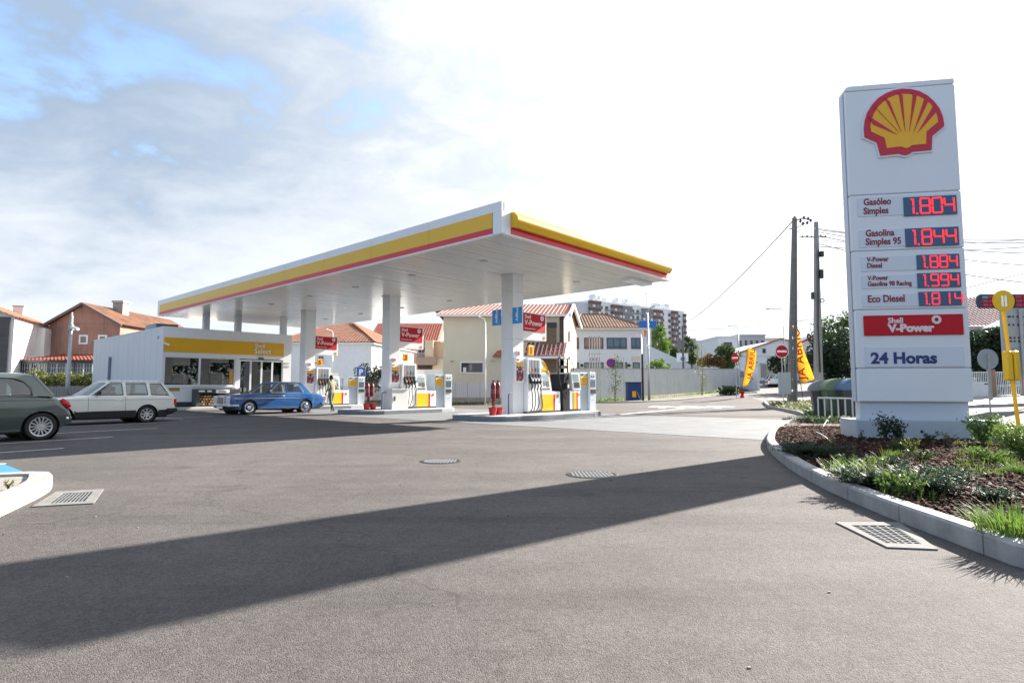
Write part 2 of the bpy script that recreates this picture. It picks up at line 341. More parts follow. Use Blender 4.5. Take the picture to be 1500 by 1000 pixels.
# stone kerb of the planting bed
KP = [gp(*p) for p in [(1118, 592.5), (1126, 597.5), (1150, 602.5), (1171, 608), (1172, 615), (1150, 623), (1133, 633), (1125, 645), (1124, 656), (1136, 670), (1162, 690), (1200, 712), (1250, 735.5), (1300, 757), (1375, 786), (1440, 811), (1500, 832.5)]] + [Vector((3.5, 3.1, 0)), Vector((4.0, 2.2, 0)), Vector((5., 1.4, 0))]
def resample(P, step, close=False):
    Q = []; n = 400
    # catmull-rom through the points, then even steps
    pts = []
    for i in range(len(P) - 1):
        p0, p1, p2, p3 = P[max(i - 1, 0)], P[i], P[i + 1], P[min(i + 2, len(P) - 1)]
        for k in range(24):
            t = k / 24; pts.append(.5 * ((2 * p1) + (p2 - p0) * t + (2 * p0 - 5 * p1 + 4 * p2 - p3) * t * t + (3 * p1 - p0 - 3 * p2 + p3) * t ** 3))
    pts.append(P[-1]); acc = 0; Q = [pts[0]]
    for a, b in zip(pts, pts[1:]):
        d = (b - a).length
        while d > 0 and acc + d >= step:
            a = a.lerp(b, (step - acc) / d); Q.append(a); d = (b - a).length; acc = 0
        acc += d
    return Q
KC = resample(KP, .25)
def kerb_stones(Qs, root, h=.15, w=.15, per=4, side=1, m=CONC, name='kerb_stone', round_=.02):
    nrm = []
    for i, q in enumerate(Qs):
        d = (Qs[min(i + 1, len(Qs) - 1)] - Qs[max(i - 1, 0)]).normalized(); nrm.append(Vector((-d.y, d.x, 0)) * side)
    for s0 in range(0, len(Qs) - 1, per):
        idx = list(range(s0, min(s0 + per, len(Qs) - 1) + 1)); mb = MB(); v = []
        for k, i in enumerate(idx):
            q = Qs[i].copy(); g_ = 0
            if k == 0: q = q.lerp(Qs[idx[1]], .025)
            if k == len(idx) - 1: q = q.lerp(Qs[idx[-2]], .025)
            n = nrm[i]; z = gz(q.x, q.y)
            v += [(q.x, q.y, z - .1), (q.x, q.y, z + h - round_), (*(q + n * round_).xy, z + h), (*(q + n * w).xy, z + h), (*(q + n * w).xy, z - .1)]
        f = [(k * 5 + j, k * 5 + j + 1, k * 5 + j + 6, k * 5 + j + 5) for k in range(len(idx) - 1) for j in range(4)]
        f += [(4, 3, 2, 1, 0), tuple(len(v) - 5 + j for j in range(5))]
        mb.add(v, f); mb.build(name, m, root)
kr = structure(thing('planting_bed_kerb', None, None)); kerb_stones(KC, kr, side=1)
# mortar fillet behind the joints
inner = []
for i, q in enumerate(KC):
    d = (KC[min(i + 1, len(KC) - 1)] - KC[max(i - 1, 0)]).normalized(); inner.append(q + Vector((-d.y, d.x, 0)) * .14)
BEDP = [tuple(q.xy) for q in inner] + [(9, 1.6), (13.5, 6), (13.6, 14.5), (15.5, 22), (19.2, 30), (19.6, 40.2), (17.6, 40.6)]
SOIL = mat('dark_soil', (.055, .035, .025), .95, var=.5, scale=6, bump=.6, bscale=40)
def inpoly(x, y, P):
    c_ = False; j = len(P) - 1
    for i in range(len(P)):
        if (P[i][1] > y) != (P[j][1] > y) and x < (P[j][0] - P[i][0]) * (y - P[i][1]) / (P[j][1] - P[i][1]) + P[i][0]: c_ = not c_
        j = i
    return c_
structure(MB().prism(BEDP, -.05, .105).build('planting_bed_soil', SOIL))
# low kerbed corner at the left edge
lk = [gp(-200, 719), gp(-60, 711), gp(60, 705), gp(76, 711), gp(66, 724), gp(0, 757), gp(-120, 815)]
LC = resample(lk, .25); lr = structure(thing('corner_kerb', None, None)); KL = mat('pale_kerb', (.34, .33, .31), .85, var=.25, scale=5, bump=.25)
kerb_stones(LC, lr, h=.13, w=.22, side=-1, m=KL)
linner = []
for i, q in enumerate(LC):
    d = (LC[min(i + 1, len(LC) - 1)] - LC[max(i - 1, 0)]).normalized(); linner.append(q - Vector((-d.y, d.x, 0)) * .2)
structure(MB().prism([tuple(q.xy) for q in linner], 0, .10).build('corner_bed_soil', mat('pale_gravel', (.30, .28, .25), .9, var=.4, scale=14, bump=.5, bscale=90)))
# drain gratings
DRG = mat('grating_iron', (.16, .165, .17), .9, spec=.1)
def drain(label, corners, hole, nb, rows):
    c0 = sum((Vector((*p, 0)) for p in corners), Vector()) / 4; th = thing('drain_grating', label, 'drain', c0)
    loc = lambda p: (p[0] - c0.x, p[1] - c0.y)
    A, B_, C_, D_ = [Vector((*loc(p), 0)) for p in corners]
    bil = lambda s, t: (A * (1 - s) + B_ * s) * (1 - t) + (D_ * (1 - s) + C_ * s) * t
    s0, s1, t0, t1 = hole; fr = MB()
    for (a, b, c_, d) in ((0, 1, 0, t0), (0, 1, t1, 1), (0, s0, t0, t1), (s1, 1, t0, t1)):
        fr.prism([tuple(bil(*q).xy) for q in ((a, c_), (b, c_), (b, d), (a, d))], -.02, .012)
    fr.build('concrete_surround', mat('surround_concrete', (.19, .188, .18), .95, var=.3, scale=9, bump=.3), th)
    MB().prism([tuple(bil(*q).xy) for q in ((s0, t0), (s1, t0), (s1, t1), (s0, t1))], -.01, .004).build('pit_dark', mat('drain_dark', (.004, .004, .004), 1, spec=0), th)  # flat black sheet on the ground, painting the darkness below the bars
    for i in range(nb + 1):
        s = s0 + (s1 - s0) * i / nb; MB().quadbar(bil(s, t0) + Vector((0, 0, .0075)), bil(s, t1) + Vector((0, 0, .0075)), .017, .003).build('grating_bar', DRG, th)
    for i in range(rows + 1):
        t = t0 + (t1 - t0) * i / rows; MB().quadbar(bil(s0, t) + Vector((0, 0, .0078)), bil(s1, t) + Vector((0, 0, .0078)), .016, .003).build('cross_bar', DRG, th)
drain('rectangular drain grate in a pale concrete surround beside the pale kerb corner at left', [gp(*p).xy for p in ((46, 743), (137, 738), (152, 717), (82, 721))], (.22, .82, .14, .80), 9, 2)
drain('skewed drain grate set in the asphalt against the planting bed kerb at right', [gp(*p).xy for p in ((1224, 766), (1300, 803), (1374, 806), (1318, 766))], (.15, .85, .14, .82), 11, 5)
# manhole covers
def manhole(label, px, py, r):
    p = gp(px, py); th = thing('manhole_cover', label, 'manhole cover', p)
    MB().lathe([(0, .004), (r * .93, .004), (r * .93, .009), (r, .009), (r + .02, .001)], 40).build('cover_ring', mat('cast_iron', (.04, .04, .042), .5, .5, var=.3, scale=20), th)
    st = MB(); n = int(r * 2 / .05)
    for i in range(n):
        for j in range(n):
            x, y = -r + (i + .5) * 2 * r / n, -r + (j + .5) * 2 * r / n
            if x * x + y * y < (r * .9) ** 2: st.cbox((x, y, .008), (.022 if (i + j) % 2 else .036, .036 if (i + j) % 2 else .022, .008))
    tag(st.build('raised_studs', mat('worn_iron', (.30, .30, .305), .75, spec=.2), th), kind='stuff')
manhole('round iron manhole cover, the farther and smaller of two on the open asphalt', 645, 675.5, .31)
manhole('round iron manhole cover, the nearer of two, beside the long dark shadow', 867, 695, .33)
# ================================================================ CANOPY
ZB, ZT, CL, CW = 5.49, 6.41, 28.57, 10.05
FWHITE = mat('fascia_white', (.74, .77, .80), .3, var=.05, scale=.6, streak=.08)
FYEL = mat('fascia_yellow', (.74, .44, .012), .3); FRED = mat('fascia_red', (.60, .02, .045), .35)
SOFF = mat('soffit_panel', (.66, .66, .645), .17, var=.05, scale=.5)
def make_canopy():
    c = thing('fuel_canopy', 'long flat white canopy with yellow and red fascia over the fuel pumps', 'canopy', SB, SR)
    MB().box(.12, CW - .12, .12, CL - .12, ZB + .1, ZT - .12).build('roof_deck', FWHITE, c)
    n = 95; st = (CL - .1) / n                                      # soffit boards run across
    me = MB().box(.1, CW - .1, 0, st - .018, 0, .06).mesh('soffit_panel', SOFF)
    for i in range(n):
        o = bpy.data.objects.new('soffit_panel', me); C.objects.link(o); o.parent = c; o.location = (0, .05 + i * st, ZB + .01 + rnd.uniform(-.003, .003))
    # fascia panels, joints every 3.15 m on the long sides
    def run(L0, L1, step, place):
        u = L0
        while u < L1 - .01:
            e = min(u + step, L1)
            if L1 - e < .5: e = L1
            place(u, e); u = e
    g = .006
    def long_side(v, sgn):
        x0, x1 = (v, v + .1) if sgn < 0 else (v - .1, v)
        def pl(a, b):
            MB().box(x0, x1, a + g, b - g, ZT - .27, ZT).build('fascia_top_panel', FWHITE, c)
            lo, hi = max(a, .36), min(b, CL - .36)
            xa, xb = (v - .012, v + .1) if sgn < 0 else (v - .1, v + .012)
            MB().box(xa, xb, lo + g, hi - g, ZB + .20, ZT - .273).build('yellow_band', FYEL, c)
            MB().box(xa, xb, lo + g, hi - g, ZB + .03, ZB + .197).build('red_band', FRED, c)
        run(.0, CL, 3.15, pl)
        for a, b in ((.0, .352), (CL - .352, CL)): MB().box(x0, x1, a + .001, b, ZB, ZT - .273).build('corner_panel', FWHITE, c)
        MB().box(v - .02, v + .1, .36, CL - .36, ZB - .012, ZB + .027).build('edge_trim', WHITE, c) if sgn < 0 else None
    long_side(0, -1); long_side(CW, 1)
    def short_side(u, sgn):
        y0, y1 = (u, u + .1) if sgn < 0 else (u - .1, u)
        def pl(a, b):
            MB().box(a + g, b - g, y0, y1, ZT - .25, ZT).build('fascia_top_panel', FWHITE, c)
            lo, hi = max(a, .38), min(b, CW - .38)
            prof = [(u - sgn * .1, ZB + .22)]; s = sgn               # rounded yellow bullnose
            for k in range(9):
                t = k / 8; prof.append((u + s * (.02 + .26 * math.sin(PI * (.12 + .80 * (1 - t)) * .9)), ZB + .22 + t * (ZT - .253 - ZB - .22)))
            prof.append((u - sgn * .1, ZT - .253))
            MB().prism(prof, lo + g, hi - g, 'x').build('yellow_band', FYEL, c, sharp=40)
            MB().box(lo + g, hi - g, min(u - .02, u + .1), max(u + .02, u - .1) if sgn > 0 else u + .1, ZB + .03, ZB + .216).build('red_band', FRED, c)
            MB().box(lo, hi, u - .05 if sgn < 0 else u - .05, u + .05, ZB + .186, ZB + .218).build('red_lip', RED, c)
        run(.101, CW - .101, 3.283, pl)
        for a, b in ((.101, .378), (CW - .378, CW - .101)): MB().box(a, b, y0, y1, ZB, ZT - .253).build('corner_panel', FWHITE, c)
    short_side(0, -1); short_side(CL, 1)
    MB().box(.101, CW - .101, -.02, .1, ZB - .012, ZB + .027).build('edge_trim', WHITE, c)
    # columns with a shadow joint; the three on the islands and the stubs above the shop
    COL = mat('column_cladding', (.72, .74, .76), .35, var=.07, scale=.8, streak=.10)
    for u in (3.75, 11.5, 19.25):
        o = MB().box(4.62, 5.22, u, u + .6, .18, 3.0).box(4.62, 5.22, u, u + .6, 3.012, 4.84).box(4.62, 5.22, u, u + .6, 4.852, ZB + .02).box(4.635, 5.205, u + .015, u + .585, .18, ZB).build('column', COL, c, bevel=.012)
        MB().box(4.58, 5.26, u - .04, u + .64, ZB - .02, ZB + .004).build('column_collar', FWHITE, c)
    for v, u in ((1.75, 25.7), (3.15, 24.6), (5.38, 23.4)):
        MB().box(v - .16, v + .16, u - .16, u + .16, 4.1, ZB + .03).build('column', COL, c, bevel=.01)
    # recessed lights
    lm = MB().lathe([(0, -.012), (.09, -.012), (.11, -.02), (.14, -.02), (.14, .0)], 20).mesh('downlight', mat('light_glass', (.38, .39, .40), .3))
    for u in (3.0, 6.9, 10.8, 14.7, 18.6, 22.5):
        for v in (2.3, 7.7):
            o = bpy.data.objects.new('downlight', lm); C.objects.link(o); o.parent = c; o.location = (v, u, ZB + .008)
    MB().box(8.3, 9.9, .75, 1.25, ZB - .1, ZB + .005).build('service_hatch', FWHITE, c)
make_canopy()
# ---------------------------------------------------------------- shell emblem
def pecten(parent, w, loc, rz=0, thick=.03, name='emblem', plane_back=True):
    def N_(p): return ((p[0] - 312) / 350 * w, -(p[1] - 280) / 350 * w * 1.14)
    out = [(203, 420), (190, 362), (137, 335), (135, 300), (141, 262), (154, 228), (176, 196), (205, 168), (240, 150), (275, 139), (312, 135), (350, 140), (388, 152), (420, 172), (448, 200), (470, 233), (482, 268), (486, 300), (484, 312), (432, 350), (426, 409), (345, 411), (330, 420), (315, 425), (298, 421), (284, 416)]
    inn = [(231, 391), (223, 346), (166, 315), (163, 290), (168, 268), (180, 238), (200, 210), (224, 189), (250, 173), (280, 163), (312, 160), (345, 164), (378, 174), (408, 192), (430, 212), (447, 238), (456, 265), (459, 292), (406, 330), (402, 383), (340, 385), (326, 394), (315, 396), (303, 392), (292, 387)]
    wed = [((157, 246), (174, 284), (278, 335)), ((184, 204), (209, 237), (286, 325)), ((232, 172), (252, 188), (297, 325)), ((294, 152), (311, 166), (314, 325)), ((358, 155), (374, 168), (332, 325)), ((408, 180), (424, 196), (350, 330)), ((440, 224), (455, 248), (366, 335))]
    g = bpy.data.objects.new(name, None); C.objects.link(g); g.parent = parent; g.location = loc; g.rotation_euler = (0, 0, rz)
    k = 1.0 if w < .4 else 1.06
    MB().prism([(p[0] * k, p[1] * k) for p in map(N_, out)], -thick * .6, .0, 'y').build('silver_backing', TOTEM, g)
    MB().prism([N_(p) for p in out], -thick, -thick * .6, 'y').build('red_shell', mat('emblem_red', (.52, .01, .04), .35), g)
    MB().prism([N_(p) for p in inn], -thick * 1.25, -thick, 'y').build('yellow_shell', mat('emblem_yellow', (.80, .42, .01), .35), g)
    if w > .15:
        r_ = MB()
        for a in wed: r_.prism([N_(p) for p in a], -thick * 1.45, -thick * 1.2, 'y')
        r_.build('red_ribs', MATS['emblem_red'], g)
    return g
# ---------------------------------------------------------------- islands
IK = MATS['island_concrete']
def island(u0, cut):
    r = structure(thing('pump_island', None, None, W(0, u0), SR))
    pts = [(2.62, 3.9), (2.70, 3.1), (3.05, 2.62), (3.5, 2.5), (8.2 - cut, 2.5), (9.2 - cut, 2.85), (9.9 - cut, 3.5), (10.0 - cut, 4.9), (9.6 - cut, 5.5), (3.4, 5.5), (2.8, 5.1), (2.62, 4.6)]
    MB().prism(pts, -.05, .18).build('island_base', IK, r, bevel=.03, seg=3)
    mx_ = 6.3 - cut / 2; MB().prism([(mx_ + (p[0] - mx_) * .965, 4 + (p[1] - 4) * .92) for p in pts], .17, .187).build('island_top', mat('island_top', (.50, .51, .50), .8, var=.15, scale=4), r)
    return r
for k in range(3): island(7.75 * k, 1.4 if k else 0)
# ---------------------------------------------------------------- signs and pumps, in island coordinates
LWHITE = mat('lettering_white', (.85, .85, .86), .4)
def vpower_sign(u0, label):
    t = thing('fuel_sign', label, 'sign', W(0, u0), SR, 'red hanging signs on the canopy columns')
    x0, x1, y = 5.225, 6.66, 3.77
    MB().box(x0, x1, y, y + .22, 3.03, 4.10).build('sign_box', WHITEG, t, bevel=.015)
    MB().box(x0 + .01, x1 - .08, y - .015, y + .0, 3.36, 4.06).build('red_face', RED, t)
    text('Shell', .20, LWHITE, t, (x0 + .08, y - .018, 3.86), bold=.001); text('V-Power', .30, LWHITE, t, (x0 + .08, y - .018, 3.60), bold=.002)
    text('Performance Fuels', .085, LWHITE, t, (x0 + .08, y - .018, 3.44), bold=.0)
    MB().lathe([(.045, 0), (.1, 0), (.1, .012), (.045, .012), (.045, 0)], 20, 'y', (x1 - .3, y - .03, 3.92)).build('white_ring', LWHITE, t)
    pecten(t, .14, (x1 - .13, y, 3.16), thick=.012)
    return t
vpower_sign(0, 'red V-Power sign hanging beside the nearest column, above pump 1')
vpower_sign(7.75, 'red V-Power sign hanging beside the middle column, above pump 3')
vpower_sign(15.5, 'red V-Power sign hanging beside the farthest column, above pump 5')
def pump_number(u0, n, label):
    t = thing('pump_number_sign', label, 'sign', W(0, u0), SR, 'yellow pump number plates')
    MB().box(5.225, 5.53, 3.48, 3.54, 2.40, 2.78).build('yellow_plate', YEL, t, bevel=.01); MB().box(5.1, 5.3, 3.55, 3.57, 2.5, 2.56).build('bracket', GREY, t)
    text(n, .34, RED, t, (5.38, 3.475, 2.47), bold=.012, align='CENTER')
for u0, n in ((0, '1'), (7.75, '3'), (15.5, '5')): pump_number(u0, n, 'small yellow plate with red number %s on the %s column' % (n, {'1': 'nearest', '3': 'middle', '5': 'farthest'}[n]))
POSTER = islandmat('poster_print', [(.35, .02, .03), (.05, .05, .09), (.5, .25, .2), (.25, .02, .04), (.6, .5, .45), (.08, .03, .05)], .4)
def poster(u0, label):
    t = thing('poster_frame', label, 'poster', W(0, u0), SR, 'poster frames on the column fronts')
    MB().box(4.62, 5.18, 3.66, 3.745, 1.36, 2.30).build('frame', WHITEG, t, bevel=.01); MB().box(4.72, 5.12, 3.648, 3.66, 2.0, 2.14).build('yellow_header', YEL, t)
    text('Shell', .07, NAVY, t, (4.74, 3.655, 2.2)); q = MB()
    for i in range(5):
        for j in range(7): q.box(4.72 + i * .08, 4.799 + i * .08, 3.65, 3.659, 1.42 + j * .08, 1.499 + j * .08)
    q.build('printed_sheet', POSTER, t)
    b = MB().box(4.80, 4.98, 3.7, 3.746, 2.36, 2.56).build('symbol_plate', WHITE, t); MB().box(4.84, 4.865, 3.688, 3.70, 2.39, 2.53).box(4.915, 4.94, 3.688, 3.70, 2.39, 2.53).box(4.865, 4.915, 3.688, 3.70, 2.505, 2.53).build('red_symbol', RED, t)
poster(0, 'framed poster with yellow header on the nearest canopy column'); poster(7.75, 'framed poster with yellow header on the middle canopy column'); poster(15.5, 'framed poster with yellow header on the farthest canopy column')
# dispenser: cabinet, four nozzles and hoses, display head, lower box
GRADES = [mat('grade_%d' % i, c_, .4) for i, c_ in enumerate([(.55, .33, .10), (.45, .08, .07), (.05, .05, .06), (.08, .26, .18)])]
def dispenser(u0, label, sail=False):
    t = thing('fuel_dispenser', label, 'fuel pump', W(0, u0), SR, 'fuel dispensers on the islands')
    B_ = .187
    MB().box(5.26, 7.36, 3.58, 4.42, B_, B_ + .06).build('plinth', DARK, t)
    MB().box(5.28, 6.12, 3.62, 4.38, B_ + .06, 2.30).build('hose_cabinet', WHITE, t, bevel=.03)
    MB().box(5.24, 5.30, 3.56, 4.42, B_ + .06, 2.32).build('side_panel', WHITEG, t, bevel=.015)
    MB().box(6.13, 7.34, 3.60, 4.40, B_ + .06, 1.02).build('lower_cabinet', WHITEG, t, bevel=.03)
    MB().box(6.135, 6.86, 3.585, 3.60, B_ + .08, .90).build('yellow_panel', YEL, t); MB().box(6.862, 6.97, 3.583, 3.60, B_ + .08, .90).build('red_stripe', RED, t)
    pecten(t, .16, (7.15, 3.598, .82), thick=.01)
    MB().prism([(3.60, 1.02), (4.1, 1.02), (4.1, 1.82), (3.74, 1.82)], 6.16, 6.76, 'x').build('display_head', WHITEG, t, bevel=.02)
    for nm, a, b, z0, z1, mm in (('display', 6.22, 6.70, 1.42, 1.68, mat('lcd', (.25, .32, .34), .15)), ('keypad', 6.30, 6.46, 1.24, 1.40, DARK), ('card_reader', 6.50, 6.68, 1.2, 1.42, BLACK), ('receipt_slot', 6.22, 6.70, 1.08, 1.16, DARK), ('label_plate', 6.30, 6.62, 1.72, 1.78, GREY)):
        ym = 3.60 + (z0 - 1.02) / .8 * .14; yM = 3.60 + (z1 - 1.02) / .8 * .14
        MB().prism([(ym - .012, z0), (ym + .05, z0), (yM + .05, z1), (yM - .012, z1)], a, b, 'x').build(nm, mm, t)
    for i in range(4):
        x = 5.42 + i * .18
        MB().box(x - .055, x + .055, 3.595, 3.63, 1.66, 2.24).build('grade_strip', mat('strip_grey', (.22, .25, .28), .4), t)
        MB().box(x - .03, x + .03, 3.585, 3.597, 1.80, 1.93).build('grade_label', GRADES[i], t)
        nz = MB().box(x - .055, x + .055, 3.53, 3.62, 1.50, 1.70).prism([(3.60, 1.36), (3.50, 1.30), (3.46, 1.42), (3.50, 1.56), (3.60, 1.52)], x - .035, x + .035, 'x').tube([(x, 3.5, 1.36), (x, 3.47, 1.22), (x, 3.52, 1.1)], .028, 6)
        nz.build('nozzle', DARK, t); MB().box(x - .03, x + .03, 3.42, 3.5, 1.42, 1.52).build('nozzle_guard', GRADES[i] if not sail else WHITE, t)
        sw = rnd.uniform(-.05, .05); bx = 5.42 + i * .15
        pts = [(x, 3.52, 1.12), (x + .01, 3.48, .9), (x + sw, 3.46, .6), (bx + sw + (.1 if i == 3 else 0), 3.47, .40), (bx - .06, 3.5, .27), (bx - .1, 3.56, .26)]
        P = resample([Vector(p) for p in pts], .06); MB().tube(P, .019, 6).build('hose', BLACK, t, smooth=True)
    if sail:
        pr = [(5.9, 2.31), (6.2, 2.31), (6.42, 2.22), (6.62, 2.0), (6.76, 1.7), (6.86, 1.4), (6.93, 1.03), (6.80, 1.03), (6.78, 1.3), (6.76, 1.83), (6.13, 1.83)]
        MB().prism(pr, 3.72, 4.25, 'y').build('sail_hood', WHITEG, t)
        MB().prism([(6.2, 1.84), (6.6, 1.84), (6.6, 1.92), (6.45, 1.98), (6.3, 1.95)], 3.708, 3.72, 'y').build('yellow_swoosh', YEL, t)
        for k in range(4):
            a = .06 * k; q = [(6.30 + a, 2.24 - .4 * a), (6.52 + a * .8, 2.0 - a * .5), (6.70 + a * .5, 1.6), (6.80 + a * .3, 1.1)]
            MB().tube([(p[0], 3.715, p[1]) for p in q], .012, 5).build('yellow_ray', YEL, t)
    else:
        MB().box(6.2, 6.72, 3.75, 4.2, 1.83, 2.02).build('head_housing', mat('housing_grey', (.5, .5, .5), .5), t)
dispenser(0, 'white fuel dispenser with a rounded sail hood beside pump sign 1', True)
dispenser(7.75 , 'white fuel dispenser beside a low white cabinet, under pump sign 3')
dispenser(15.5, 'white fuel dispenser behind the boot of the blue sedan, under pump sign 5')
def make_truck_pump():
    t = thing('truck_fuel_pump', 'dark grey pump with overhead hose arms, between the white dispenser and payment terminal', 'fuel pump', W(0, 0), SR)
    dg = mat('pump_graphite', (.014, .017, .022), .8, spec=.2)
    MB().box(7.5, 8.75, 3.6, 4.4, .187, .25).build('plinth', DARK, t)
    MB().prism([(7.55, .25), (8.0, .25), (8.0, 1.74), (7.66, 1.74), (7.5, 1.1)], 3.62, 4.38, 'y').build('hose_cabinet', dg, t, bevel=.02)
    MB().box(8.01, 8.24, 3.62, 4.38, .27, 1.05).build('white_side_panel', mat('pale_panel', (.55, .55, .54), .5), t, bevel=.01)
    MB().box(8.26, 8.74, 3.62, 4.38, .27, 1.05).build('lower_cabinet', WHITEG, t, bevel=.02)
    MB().box(8.27, 8.46, 3.605, 3.62, .28, .98).build('yellow_panel', YEL, t); MB().box(8.462, 8.55, 3.603, 3.62, .28, .98).build('red_stripe', RED, t); pecten(t, .12, (8.65, 3.618, .88), thick=.01)
    MB().prism([(8.2, 1.06), (8.78, 1.06), (8.66, 1.80), (8.08, 1.80)], 3.6, 4.2, 'y').build('display_head', WHITEG, t, bevel=.02)
    MB().prism([(8.27, 1.45), (8.62, 1.45), (8.57, 1.74), (8.19, 1.74)], 3.588, 3.6, 'y').build('display', mat('lcd', (.25, .32, .34), .15), t)
    MB().prism([(8.3, 1.16), (8.70, 1.16), (8.64, 1.40), (8.26, 1.40)], 3.588, 3.6, 'y').build('dark_screen', BLACK, t)
    for x in (7.72, 8.38):
        MB().tube([(x, 4.0, 1.7), (x, 4.0, 2.38), (x + .05, 3.9, 2.46)], .035, 8).build('hose_mast', DARK, t)
    MB().tube([(7.72, 4.0, 2.40), (8.38, 4.0, 2.38)], .022, 6).build('top_rail', DARK, t); MB().box(7.85, 8.3, 3.95, 4.05, 1.98, 2.1).build('cross_beam', DARK, t)
    for pts in ([(7.72, 3.95, 2.42), (7.52, 3.8, 2.2), (7.42, 3.7, 1.6), (7.44, 3.62, 1.15), (7.6, 3.55, .7), (7.75, 3.55, 1.2)], [(8.38, 3.95, 2.42), (8.6, 3.9, 2.2), (8.66, 3.9, 1.85)], [(7.78, 3.95, 2.40), (7.95, 3.7, 2.1), (7.9, 3.6, 1.5)]):
        MB().tube(resample([Vector(p) for p in pts], .06), .018, 6).build('hose', BLACK, t, smooth=True)
    MB().box(7.7, 7.8, 3.5, 3.62, 1.15, 1.4).tube([(7.75, 3.52, 1.2), (7.75, 3.46, 1.05)], .025).build('nozzle', DARK, t)
    MB().box(7.70, 7.78, 3.48, 3.52, 1.15, 1.3).build('nozzle_guard', WHITE, t)
make_truck_pump()
def terminal(u0, dx, label):
    t = thing('payment_terminal', label, 'payment terminal', W(dx, u0), SR, 'grey payment terminals at the island ends')
    gp_ = mat('terminal_grey', (.36, .42, .48), .4, var=.05); gl = mat('terminal_light', (.58, .62, .66), .35)
    MB().box(8.86, 9.46, 3.72, 4.3, .187, 1.82).build('side_box', gp_, t, bevel=.015)
    MB().box(9.47, 9.93, 3.62, 4.3, .187, 1.84).build('front_column', gl, t, bevel=.02)
    MB().box(8.92, 9.42, 3.705, 3.72, 1.26, 1.66).build('yellow_notice', mat('notice_yellow', (.75, .50, .05), .5), t); text('Shell', .09, NAVY, t, (8.95, 3.712, 1.7), bold=.002)
    for j in range(3): MB().box(8.95, 9.39, 3.700, 3.705, 1.32 + j * .1, 1.345 + j * .1).build('notice_line', RED, t)
    MB().box(9.53, 9.87, 3.605, 3.62, 1.20, 1.52).build('screen', mat('lcd2', (.10, .14, .17), .12), t); MB().box(9.52, 9.88, 3.59, 3.62, .92, 1.10).build('tray', DARK, t)
    for x in (9.6, 9.78): MB().cyl((x, 3.6, 1.66), .035, .02, 'y', 12).build('camera_lens', BLACK, t)
    text('i', .12, GREY, t, (9.7, 3.61, .62))
terminal(0, 0, 'grey payment terminal right of the dark pump on the nearest island')
terminal(7.75, -1.5, 'grey payment terminal on the right end of the middle island'); terminal(15.5, -1.5, 'grey payment terminal on the farthest island, right of the walking man')
# low cabinet on the middle island
t = thing('service_cabinet', 'low white cabinet with black handle against the middle column', 'cabinet', W(0, 7.75), SR)
MB().box(4.3, 5.2, 3.05, 3.7, .187, 1.09).build('body', mat('cabinet_white', (.62, .62, .60), .5), t, bevel=.015); MB().box(4.42, 4.47, 3.02, 3.05, .58, .78).build('handle', BLACK, t); MB().box(4.26, 5.24, 3.0, 3.74, 1.09, 1.12).build('lid', WHITE, t)
# fire point stands
def fire_point(u0, label):
    t = thing('fire_point', label, 'fire extinguisher stand', W(3.42, 3.6 + u0, .18), SR, 'red fire points on the islands')
    FR = mat('extinguisher_red', (.16, .008, .014), .45)
    MB().box(-.04, .04, -.04, .04, 0, 1.12).build('post', FR, t); MB().cyl((0, 0, 0), .12, .03).build('foot', FR, t)
    for x in (-.12, .12):
        e = MB().lathe([(0, .60), (.085, .60), (.09, .64), (.09, 1.05), (.07, 1.13), (.03, 1.17), (.03, 1.22), (0, 1.22)], 14, 'z', (x, -.1, 0)).build('extinguisher', FR, t, sharp=40)
        MB().box(x - .015, x + .06, -.13, -.07, 1.21, 1.25).tube([(x, -.1, 1.22), (x + .1, -.12, 1.15), (x + .1, -.14, .8)], .012, 5).build('valve_and_hose', BLACK, e)
        MB().lathe([(.0915, .78), (.0915, .95)], 14, 'z', (x, -.1, 0)).build('label_band', mat('label_faded', (.20, .06, .07), .5), e)
        bk = MB().lathe([(0, .02), (.115, .02), (.155, .28), (.165, .285), (.145, .28), (.11, .24), (0, .24)], 16, 'z', (x * 1.35, -.12, 0)).build('fire_bucket', mat('bucket_red', (.42, .015, .02), .45), t, sharp=40)
        MB().tube([(x * 1.35 - .15, -.12, .28), (x * 1.35 - .1, -.12, .34), (x * 1.35 + .1, -.12, .34), (x * 1.35 + .15, -.12, .28)], .006, 4).build('bucket_handle', STEEL, bk)
    return t
fire_point(0, 'red fire extinguisher stand with buckets left of the nearest column'); fire_point(7.75, 'dark red fire extinguisher stand with buckets left of the middle column')
for k, lb in enumerate(('nearest', 'middle')):
    t = thing('hoop_guard', 'thin dark hoop rail at the foot of the %s column' % lb, 'guard rail', W(4.0, 3.4 + 7.75 * k, .18), SR)
    MB().tube([(0, 0, 0), (0, 0, .72), (.04, 0, .76), (.3, .1, .78)], .02, 8).build('rail', mat('rail_navy', (.02, .03, .06), .4), t)
for (u0_, u1_, lb) in ((3.28, 3.74, 'near'), (4.36, 4.8, 'far')):
    t = thing('additive_banner', 'vertical blue AdBlue banner on the %s side of the nearest column' % lb, 'banner', W(4.60, u0_), SR - PI / 2)
    # local x = -U direction, face looks toward -V
    MB().box(-(u1_ - u0_), 0, -.02, .02, 3.57, 4.18).build('blue_panel', BLUE, t)
    text('AdBlue', .17, LWHITE, t, (-(u1_ - u0_) / 2 + .06, -.024, 3.66), rot=(PI / 2, -PI / 2, 0), bold=.003)
    MB().box(-.05 if u0_ > 4 else -.5, 0 if u0_ > 4 else -.42, -.01, .01, 3.9, 3.93).build('bracket', STEEL, t)
